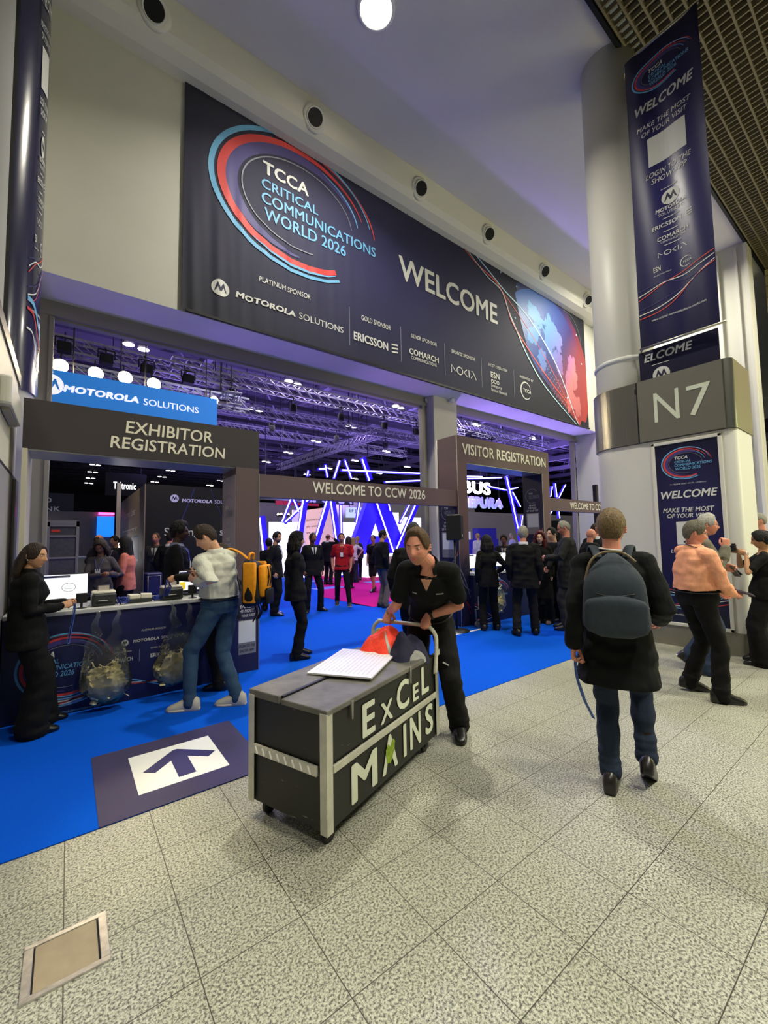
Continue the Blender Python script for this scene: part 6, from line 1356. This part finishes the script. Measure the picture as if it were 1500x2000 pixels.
# man walking away with dark backpack
person('man in dark coat walking away with a slate backpack on the tiles', 2.80, 1.27, 64, H=1.745, skin='ruddy', hair='short', hc='ltbrown', vox=.0045, top='coat', tc=(19, 22, 26), bc=(36, 46, 64), bottom='slim2', sc=(34, 29, 28), collar=(19, 22, 26), girth=1.08, hem=.66, boots=.30, cb=.6,
    pel=(2.83, 1.27, .93), neck=(2.80, 1.255, 1.46), head=(2.82, 1.262, 1.625), hyaw=6, lh=(2.60, 1.43, .90), le=(2.45, 1.35, 1.1), rh=(3.06, 1.10, 1.04), re=(2.97, .98, .85), lhand='hold', rhand='relax', lhd=(-.1, .05, -1), lf=(2.755, 1.315, .0), rf=(2.93, 1.17, .0), rfp=32, lfy=6, rfy=8,
    extra=lambda L: None)
b = MB(); N_ = V((2.80, 1.255, 1.46)); b.tube([N_+V((.064*math.cos(a)*1.05, .064*math.sin(a)*1.05, .040+.006*math.sin(a))) for a in [2*PI*i/24 for i in range(24)]], .012, 8, closed=True, flat=.5)
p_ = [o for o in C.objects if o.get('label', '').startswith('man in dark coat walking')][0]; o = b.build('shirt_collar', M_white, None, True); o.parent = p_; o.matrix_parent_inverse = p_.matrix_basis.inverted()
M_slate = cloth('pack_slate', (50, 58, 68), .7, .5)
t = backpack('backpack', 'slate grey backpack on the back of the man walking away', (2.705, 1.215, .98), 64, .36, .20, .50, M_slate, M_slate, 'round')
b = MB(); rows = []
for q in range(9):
    z = q/8; e = math.sin(min(1, (z+.05)*4)*PI/2)**.6*math.sin(min(1, (1.03-z)*4)*PI/2)**.6; rows.append(oval(V((0, -.185, .02+z*.24)), V((1, 0, 0)), V((0, 1, 0)), .165*e, .035*e+.005, 24, 2.6))
b.loft(rows); b.build('front_pocket', M_slate, t, True)
for k in (1, -1):
    b = MB(); b.tube(spline([(k*.075, -.03, .47), (k*.10, .05, .535), (k*.115, .14, .515), (k*.125, .25, .38), (k*.15, .19, .18), (k*.16, .02, .10)], 6), .027, 8, flat=.35); b.build('shoulder_strap', M_slate, t, True)
b = MB(); b.tube(spline([(-.155, -.10, .33), (-.12, -.10, .45), (-.05, -.09, .505), (.05, -.09, .505), (.12, -.10, .45)], 6), .007, 6); b.build('piping', mat('piping_tan', (128, 112, 84), .6), t, True)
b = MB(); b.tube(spline([(-.10, -.19, .27), (-.02, -.20, .255), (.10, -.19, .27)], 5), .004, 6); b.build('zip', M_black, t, True)
tag(bpy.data.objects['lanyard_pile'], bpy.data.objects['lanyard_pile']['label'], 'lanyards')
def strap_loop(name, label, pts, m_, w_=.010):
    b = MB(); b.tube(spline(pts, 6), w_, 6, flat=.25); o = b.build(name, m_, None, True); tag(o, label, 'lanyard'); return o
M_lan = mat('lanyard_print', (60, 92, 160), .55, nz=(70, .55))
strap_loop('lanyard', 'blue patterned lanyard hanging from the hand of the man with slate backpack', [(2.60, 1.42, .83), (2.585, 1.415, .72), (2.615, 1.395, .58), (2.66, 1.37, .47), (2.675, 1.365, .44), (2.655, 1.385, .50), (2.625, 1.405, .62), (2.60, 1.43, .74), (2.605, 1.43, .83)], M_lan)

# man in peach shirt and the grey-haired man beside him
oi = person('man in peach shirt and dark trousers walking right with a phone', 5.0, 1.42, 128, H=1.74, skin='ruddy', hair='short', hc='dkgrey', vox=.0055, top='shirt', tc=(246, 172, 134), bc=(18, 17, 19), bottom='suit', sc=(26, 24, 23), collar=(246, 172, 134), girth=1.22, glasses=(30, 28, 28), belt=1, cb=.9,
    pel=(5.0, 1.45, .95), neck=(4.96, 1.43, 1.445), head=(4.965, 1.425, 1.592), hyaw=22, hpitch=8, rh=(5.14, 1.20, 1.005), re=(4.80, 1.18, 1.02), lh=(5.36, 1.36, 1.0), le=(5.3, 1.75, 1.1), rhd=(.75, -.5, -.1), rhn=(-.4, -.6, .4), rhand='hold', lhand='hold', rf=(4.93, 1.29, .0), lf=(5.08, 1.60, .0), lfp=10, rfy=14, lfy=14)
b = MB(); N_ = V((4.96, 1.44, 1.43)); o = MB().tube([(0.078*math.cos(a), .078*math.sin(a), .022-.035*math.sin(a+1.2)) for a in [2*PI*i/28 for i in range(28)]], .011, 6, closed=True, flat=.3).build('lanyard', mat('lanyard_navy', (40, 36, 84), .6), oi['root'], True); o.location = oi['N']+V((0, 0, .012))
t = thing('phone', 'dark phone in the hand of the man in peach shirt', 'phone', (5.235, 1.13, 1.01)); t.rotation_euler = (.25, .3, -.9); MB().rbox(-.075, .075, -.037, .037, -.005, .005, .008).build('phone_body', mat('phone_purple', (60, 34, 48), .3), t); MB().box(-.07, .07, -.033, .033, .005, .0056).build('screen', mat('phone_screen', (40, 36, 60), .2), t)
person('grey-haired man in grey jacket and jeans gesturing beside the man in peach shirt', 5.92, 1.72, 150, H=1.84, skin='ruddy', hair='short', hc='silver', vox=.0065, top='jacket', tc=(112, 108, 94), bc=(44, 58, 84), bottom='suit', sc=(34, 32, 32), sole=(216, 210, 190), shirt=(60, 92, 140), glasses=(26, 26, 28), collar=(60, 92, 140),
    pel=(5.95, 1.74, .96), neck=(5.97, 1.66, 1.52), head=(6.03, 1.60, 1.685), hyaw=8, rh=(5.98, 1.43, 1.42), re=(5.80, 1.50, 1.15), lh=(5.95, 1.46, 1.19), le=(6.1, 1.6, 1.0), rhd=(.1, -.1, 1), rhn=(-.6, -.6, .1), lhd=(.3, -.9, .0), rhand='hold', lhand='hold', lf=(5.80, 1.90, .0), rf=(5.76, 1.62, .0), lfp=42, cb=.4)
t = thing('booklets', 'dark folded booklets in the hand of the grey-haired man', 'booklet', (5.98, 1.36, 1.17)); t.rotation_euler = (.9, .2, .5); MB().box(-.05, .05, -.07, .07, 0, .006).build('booklet', mat('booklet_dark', (44, 38, 60), .4, nz=(30, .3)), t); o = MB().box(-.05, .05, -.07, .07, -.02, -.012).build('booklet', mat('booklet_grey', (110, 108, 100), .5, nz=(30, .3)), t); o.rotation_euler = (.1, .1, .3)

# woman photographing at the right edge and the men behind her
ci = person('woman in black holding up a camera at the right edge', 6.74, 1.27, -12, H=1.62, sex='f', skin='olive', hair='bun', hc='black', vox=.006, top='tee', tc=(16, 16, 18), bc=(20, 19, 21), bottom='wide', sleeve=.42, sc=(16, 15, 15), girth=1.15,
    head=(6.72, 1.26, 1.505), neck=(6.74, 1.25, 1.35), hpitch=12, hyaw=-4, lh=(6.54, 1.37, 1.335), rh=(6.62, 1.46, 1.36), le=(6.47, 1.25, 1.05), re=(6.85, 1.5, 1.05), lhd=(-.3, .7, .3), rhd=(-.4, .6, .2), lhand='hold', rhand='hold', lf=(6.62, 1.30, .0), rf=(6.86, 1.36, .0))
t = thing('camera', 'small black camera held up by the woman at the right edge', 'camera', (6.52, 1.48, 1.405), .2); MB().rbox(-.065, .065, -.025, .025, -.04, .04, .012).build('camera_body', M_black, t); MB().lathe([(.030, .02), (.032, .06), (.028, .07)], (0, 0, 0), 'Y').build('lens', M_black, t, True); MB().box(-.02, .02, -.02, .02, .04, .055).build('viewfinder', M_black, t)
b = MB(); b.tube([ci['arms']['l'][2]+V((.028*math.cos(a), .01*math.sin(a)*0+.004*math.cos(a), .028*math.sin(a))) for a in [2*PI*i/16 for i in range(16)]], .006, 6, closed=True); b.build('wristband', M_white, ci['root'], True)
person('tall balding man in black jacket behind the woman with the camera', 8.60, 1.60, -30, H=1.88, skin='ruddy', hair='receding', hc='grey', vox=.008, top='jacket', tc=BK, bc=BK2, girth=1.2)
person('grey-haired man standing far behind the photographing woman beside the column', 10.44, 2.13, -100, H=1.72, skin='pale', hair='short', hc='grey', vox=.011, tc=BK, bc=BK2)
person('dark-haired man far behind, between grey-haired head and balding man', 10.98, 2.16, -110, H=1.76, skin='tan', hair='short', hc='black', vox=.011, tc=BK, bc=BK2)

# woman leaning by the side wall at the far left
wi = person('woman in long black clothes standing at far left with a lanyard', -.24, 4.74, 84, H=1.615, sex='f', skin='olive', hair='back', hc='dkbrown', vox=.0045, top='jacket', tc=(13, 13, 14), bc=(12, 12, 13), bottom='wide', sc=(14, 14, 15), hem=.72, cb=.8, fine_eyes=True,
    pel=(-.26, 4.76, .88), neck=(-.255, 4.75, 1.355), head=(-.225, 4.735, 1.495), hyaw=34, hpitch=4, rh=(-.03, 4.72, 1.045), re=(-.30, 4.55, .95), lh=(.0, 4.90, 1.05), le=(-.25, 5.0, .95), rhd=(.9, .35, .25), rhn=(-.1, -.9, .3), lhd=(.85, -.3, .2), lhn=(-.1, .9, .3), rhand='pinch', lhand='pinch', rf=(-.20, 4.63, .005), lf=(-.14, 4.90, .005))
b = MB(); b.lathe([(.001, -.006), (.006, -.004), (.007, 0), (.001, .006)], n=8); o = b.build('earring', M_white, wi['root'], True); o.location = wi['hpt']((.080, -.008, -.032))
strap_loop('lanyard', 'blue lanyard dangling from the hands of the woman at far left', [(.065, 4.79, 1.06), (.055, 4.79, .98), (.045, 4.785, .88), (.02, 4.78, .74), (.03, 4.78, .70), (.045, 4.79, .80), (.065, 4.79, .95), (.07, 4.79, 1.05)], M_lan)

# people round the counters
person('woman in black suit with dark curly bob standing on the blue carpet behind the trolley', 2.50, 5.32, 105, H=1.69, sex='f', skin='tan', hair='bob', hc='black', vox=.0055, top='jacket', tc=(27, 26, 28), bc=(19, 19, 21), bottom='suit', sc=(18, 17, 17), hem=.78, hyaw=6, rh=(2.44, 5.23, .82), re=(2.30, 5.2, 1.1), rf=(2.46, 5.22, .005), lf=(2.60, 5.44, .005), cb=.6)
person('staff man in black jacket with blue lanyard behind the exhibitor counter', 1.16, 6.05, 108, H=1.83, skin='dark', hair='afro', hc='black', vox=.0065, top='jacket', tc=(18, 18, 21), bc=BK2, shirt=(60, 60, 66), lanyard=(60, 70, 190), collar=(120, 126, 150), rh=(1.42, 5.85, 1.20), lh=(1.46, 6.05, 1.22), re=(1.05, 5.75, 1.05), rhd=(.9, .1, .1), lhd=(.9, -.1, .1), rhand='hold', lhand='hold', hyaw=6)
t = thing('phone', 'dark phone held by the staff man behind the counter', 'phone', (1.55, 5.95, 1.23)); t.rotation_euler = (.3, -.4, .3); MB().rbox(-.07, .07, -.036, .036, -.004, .004, .008).build('phone_body', M_black, t); MB().box(-.065, .065, -.032, .032, .004, .0046).build('screen', M_blackm, t)
person('woman in black hidden behind the man in white shirt, arm over the counter', 1.42, 4.78, -52, H=1.60, sex='f', skin='tan', hair='bun', hc='dkbrown', vox=.0065, top='jacket', tc=(15, 15, 17), bc=(15, 15, 17), bottom='suit', sc=(16, 16, 17), lh=(.96, 5.03, 1.21), le=(1.15, 4.8, 1.15), lhd=(-.9, .2, -.3), lhand='hold', neck=(1.40, 4.80, 1.33), head=(1.37, 4.83, 1.46), pel=(1.42, 4.78, .86), lf=(1.34, 4.72, .005), rf=(1.50, 4.84, .005))
tangle('lanyard_bunch', 'blue lanyards hanging in a bunch from the reaching hand over the counter', (.88, 5.07, 1.19), .05, .20, 12, 14, True)
def simple(label, x, y, az, **k): return person(label, x, y, az, **k)
simple('woman with long dark hair and coral top behind the exhibitor counter', .80, 8.22, -65, H=1.69, sex='f', skin='tan', hair='long', hc='black', vox=.008, top='blouse', tc=(196, 112, 98), bc=(17, 16, 18), bottom='wide', sc=BK, lh=(.55, 8.2, 1.1), rh=(.6, 8.4, 1.1))
simple('woman in grey top looking at her phone behind the label printer', .42, 7.85, -160, H=1.64, sex='f', skin='brown', hair='bob', hc='dkbrown', vox=.008, top='blouse', tc=(78, 72, 76), bc=(24, 22, 26), bottom='suit', hpitch=28, rh=(.42, 7.62, 1.12), lh=(.52, 7.62, 1.13), re=(.15, 7.8, 1), le=(.75, 7.8, 1), rhand='hold', lhand='hold', lanyard=(60, 60, 120))
simple('man in grey suit beside the black booth wall', 1.56, 10.35, -150, H=1.80, skin='ruddy', hair='crop', hc='brown', vox=.01, tc=(62, 60, 62), bc=(52, 50, 54), shirt=(200, 200, 200), tie=(50, 50, 60), rh=(1.5, 10.1, 1.2), lh=(1.65, 10.08, 1.2))
simple('man in dark suit seen from behind near the black booth wall', 1.74, 9.85, 30, H=1.80, skin='ruddy', hair='short', hc='dkbrown', vox=.01, tc=(26, 25, 30), bc=BK2, collar=(210, 210, 210))
simple('bald man left in the group before the brown booth', .57, 12.1, 120, H=1.80, skin='ruddy', hair='fringe', hc='brown', vox=.012, tc=(40, 38, 42), bc=BK2, collar=(190, 190, 190))
simple('man in dark suit right in the group before the brown booth', .92, 11.8, -120, H=1.75, skin='tan', hair='short', hc='black', vox=.012, tc=(50, 48, 54), bc=BK2, shirt=(190, 190, 195))
simple('ginger-haired person behind the woman at far left', -.36, 10.3, 170, H=1.68, skin='ruddy', hair='short', hc='ginger', vox=.012, tc=(44, 40, 46), bc=BK2)
# people in the open middle of the hall
simple('bearded man in dark suit behind the woman with the curly bob', 3.58, 8.58, 130, H=1.76, skin='tan', hair='short', hc='black', vox=.008, tc=(24, 24, 29), bc=(22, 22, 27), shirt=(206, 206, 210), beard=.9, hyaw=20, rf=(3.52, 8.5, .005), lf=(3.60, 8.72, .005))
simple('smiling man in dark suit and tie right of the woman with the curly bob', 4.40, 8.46, -172, H=1.74, skin='brown', hair='crop', hc='black', vox=.008, tc=(20, 20, 27), bc=(20, 20, 26), shirt=(210, 210, 214), tie=(24, 24, 34), hyaw=-14, rf=(4.24, 8.44, .005), lf=(4.58, 8.44, .005), lfy=-30, rfy=20)
simple('man in red t-shirt with badge walking towards the entrance', 5.36, 8.78, -148, H=1.74, skin='ruddy', hair='crop', hc='dkbrown', vox=.008, top='tee', tc=(180, 24, 34), bc=(20, 19, 24), bottom='slim', sleeve=.42, sc=(40, 40, 46), sole=(200, 200, 205), lanyard=(40, 40, 60), beard=.8, lf=(5.40, 8.50, .005), rf=(5.34, 8.98, .005), rfp=12, lfp=-6)
simple('small head of a person behind the bearded man in dark suit', 3.72, 9.3, 20, H=1.62, skin='tan', hair='short', hc='black', vox=.012, tc=(28, 28, 33), bc=BK2)
simple('bald man in dark suit with hand raised to his ear by the peach wall', 7.42, 13.1, 60, H=1.80, skin='ruddy', hair='fringe', hc='brown', vox=.011, tc=(20, 20, 26), bc=(20, 20, 26), collar=(210, 210, 210), rh=(7.62, 12.95, 1.62), re=(7.8, 12.8, 1.3))
simple('woman in red top with long dark hair seen from behind', 7.33, 11.6, 60, H=1.68, sex='f', skin='tan', hair='long', hc='dkbrown', vox=.010, top='tee', tc=(206, 28, 42), bc=(20, 19, 24), bottom='slim', sleeve=.42)
simple('blonde woman in white top and wide navy trousers by the white counter', 8.5, 13.1, 30, H=1.66, sex='f', skin='light', hair='long', hc='blond', vox=.011, top='tee', tc=(222, 218, 230), bc=(40, 42, 66), bottom='wide', sleeve=.42, rh=(8.68, 12.98, 1.0), re=(8.95, 12.8, 1.15))
simple('woman in dark top behind the blonde woman in white', 9.1, 13.7, 40, H=1.70, sex='f', skin='light', hair='pony', hc='blond', vox=.012, top='tee', tc=(44, 42, 60), bc=(30, 30, 36), bottom='slim')
simple('man in black t-shirt and shorts on the pink carpet', 7.46, 10.35, -120, H=1.70, skin='tan', hair='crop', hc='dkbrown', vox=.009, top='tee', tc=(22, 22, 25), bc=(34, 30, 30), bottom='shorts', sleeve=.42, sc=BK, lf=(7.35, 10.25, .012), rf=(7.55, 10.45, .012), rfp=10)
simple('man in dark jacket and khaki trousers left of the man pushing the trolley', 5.90, 7.85, 95, H=1.78, skin='tan', hair='short', hc='black', vox=.0075, tc=(24, 24, 30), bc=(116, 104, 94), bottom='suit', sc=(40, 34, 34), hyaw=20, girth=1.1, hem=.90)
simple('person in black standing behind the man pushing the trolley', 3.16, 3.62, 60, H=1.74, skin='tan', hair='short', hc='black', vox=.009, tc=BK, bc=(18, 18, 20), bottom='slim')
# the visitor counter group
simple('woman in black suit with dark hair at the visitor counter, back turned', 5.80, 4.68, 38, H=1.60, sex='f', skin='tan', hair='bob', hc='black', vox=.0065, tc=(18, 18, 20), bc=(16, 16, 18), bottom='suit', sc=(30, 28, 28), rh=(6.05, 4.66, .98), re=(6.1, 4.4, .9), rhand='hold', lf=(5.72, 4.74, .005), rf=(5.92, 4.62, .005), hem=.74)
simple('grey-haired man in dark suit at the visitor counter, back turned', 5.95, 4.06, 58, H=1.73, skin='ruddy', hair='short', hc='grey', vox=.0055, tc=(21, 21, 24), bc=(30, 29, 30), sc=(22, 21, 21), girth=1.14, hem=.76, collar=(190, 194, 204), lf=(5.80, 4.13, .005), rf=(6.08, 3.98, .005), lfy=-26)
simple('woman with dark red curly hair and glasses in long black coat', 7.0, 4.42, -122, H=1.66, sex='f', skin='pale', hair='curlylong', hc='wine', vox=.0065, top='coat', tc=(17, 17, 19), bc=(15, 15, 17), bottom='wide', sc=(120, 100, 92), glasses=(22, 20, 20), hem=.35)
simple('balding man with glasses in dark jacket beside the visitor archway', 6.82, 3.80, -32, H=1.83, skin='ruddy', hair='receding', hc='grey', vox=.006, top='jacket', tc=(36, 36, 33), bc=(40, 38, 37), sc=(26, 25, 25), hpitch=18, glasses=(40, 36, 34), girth=1.1, hem=.72, lh=(6.52, 4.0, 1.22), rh=(6.62, 4.06, 1.02), le=(6.4, 3.6, 1.1), re=(6.9, 4.2, 1.0), lhand='hold', rhand='hold', rf=(6.90, 3.92, .005), lf=(6.70, 3.78, .005))
simple('dark-clothed person partly hidden behind the balding man with glasses', 7.35, 4.35, -70, H=1.72, skin='pale', hair='short', hc='black', vox=.009, tc=(22, 22, 24), bc=BK2)
simple('bald bearded man with glasses left of the backpack man in the distance', 7.92, 3.94, 118, H=1.70, skin='ruddy', hair='bald', hc='brown', vox=.0085, tc=(26, 25, 26), bc=BK2, beard=1, glasses=(26, 24, 24), z0=.005)
simple('man in navy suit seen from behind, left of the backpack man', 8.60, 4.16, 70, H=1.80, skin='ruddy', hair='short', hc='dkbrown', vox=.008, tc=(24, 26, 38), bc=BK2, collar=(200, 204, 214), hyaw=24)
simple('staff person in dark suit with red lanyards behind the visitor counter', 8.05, 6.0, -120, H=1.62, skin='brown', hair='short', hc='dkbrown', vox=.009, tc=(26, 24, 30), bc=BK2, shirt=(190, 180, 180), tie=(60, 50, 50), hpitch=15, rh=(7.85, 5.85, 1.0), lh=(8.0, 5.75, 1.0))
tangle('red_lanyard_pile', 'red lanyards heaped on the visitor counter before the staff person', (7.55, 5.35, .945), .12, .10, 21, 16).data.materials[0] = mat('lanyard_red', (190, 24, 40), .6)
simple('far person in pale clothes, left one through the visitor archway', 13.1, 11.0, 20, H=1.72, skin='light', hair='short', hc='blond', vox=.012, tc=(206, 206, 226), bc=(60, 60, 80))
simple('far person in pale clothes bending, right one through the visitor archway', 15.2, 10.9, -60, H=1.72, skin='light', hair='short', hc='grey', vox=.012, tc=(176, 176, 216), bc=(150, 150, 190))
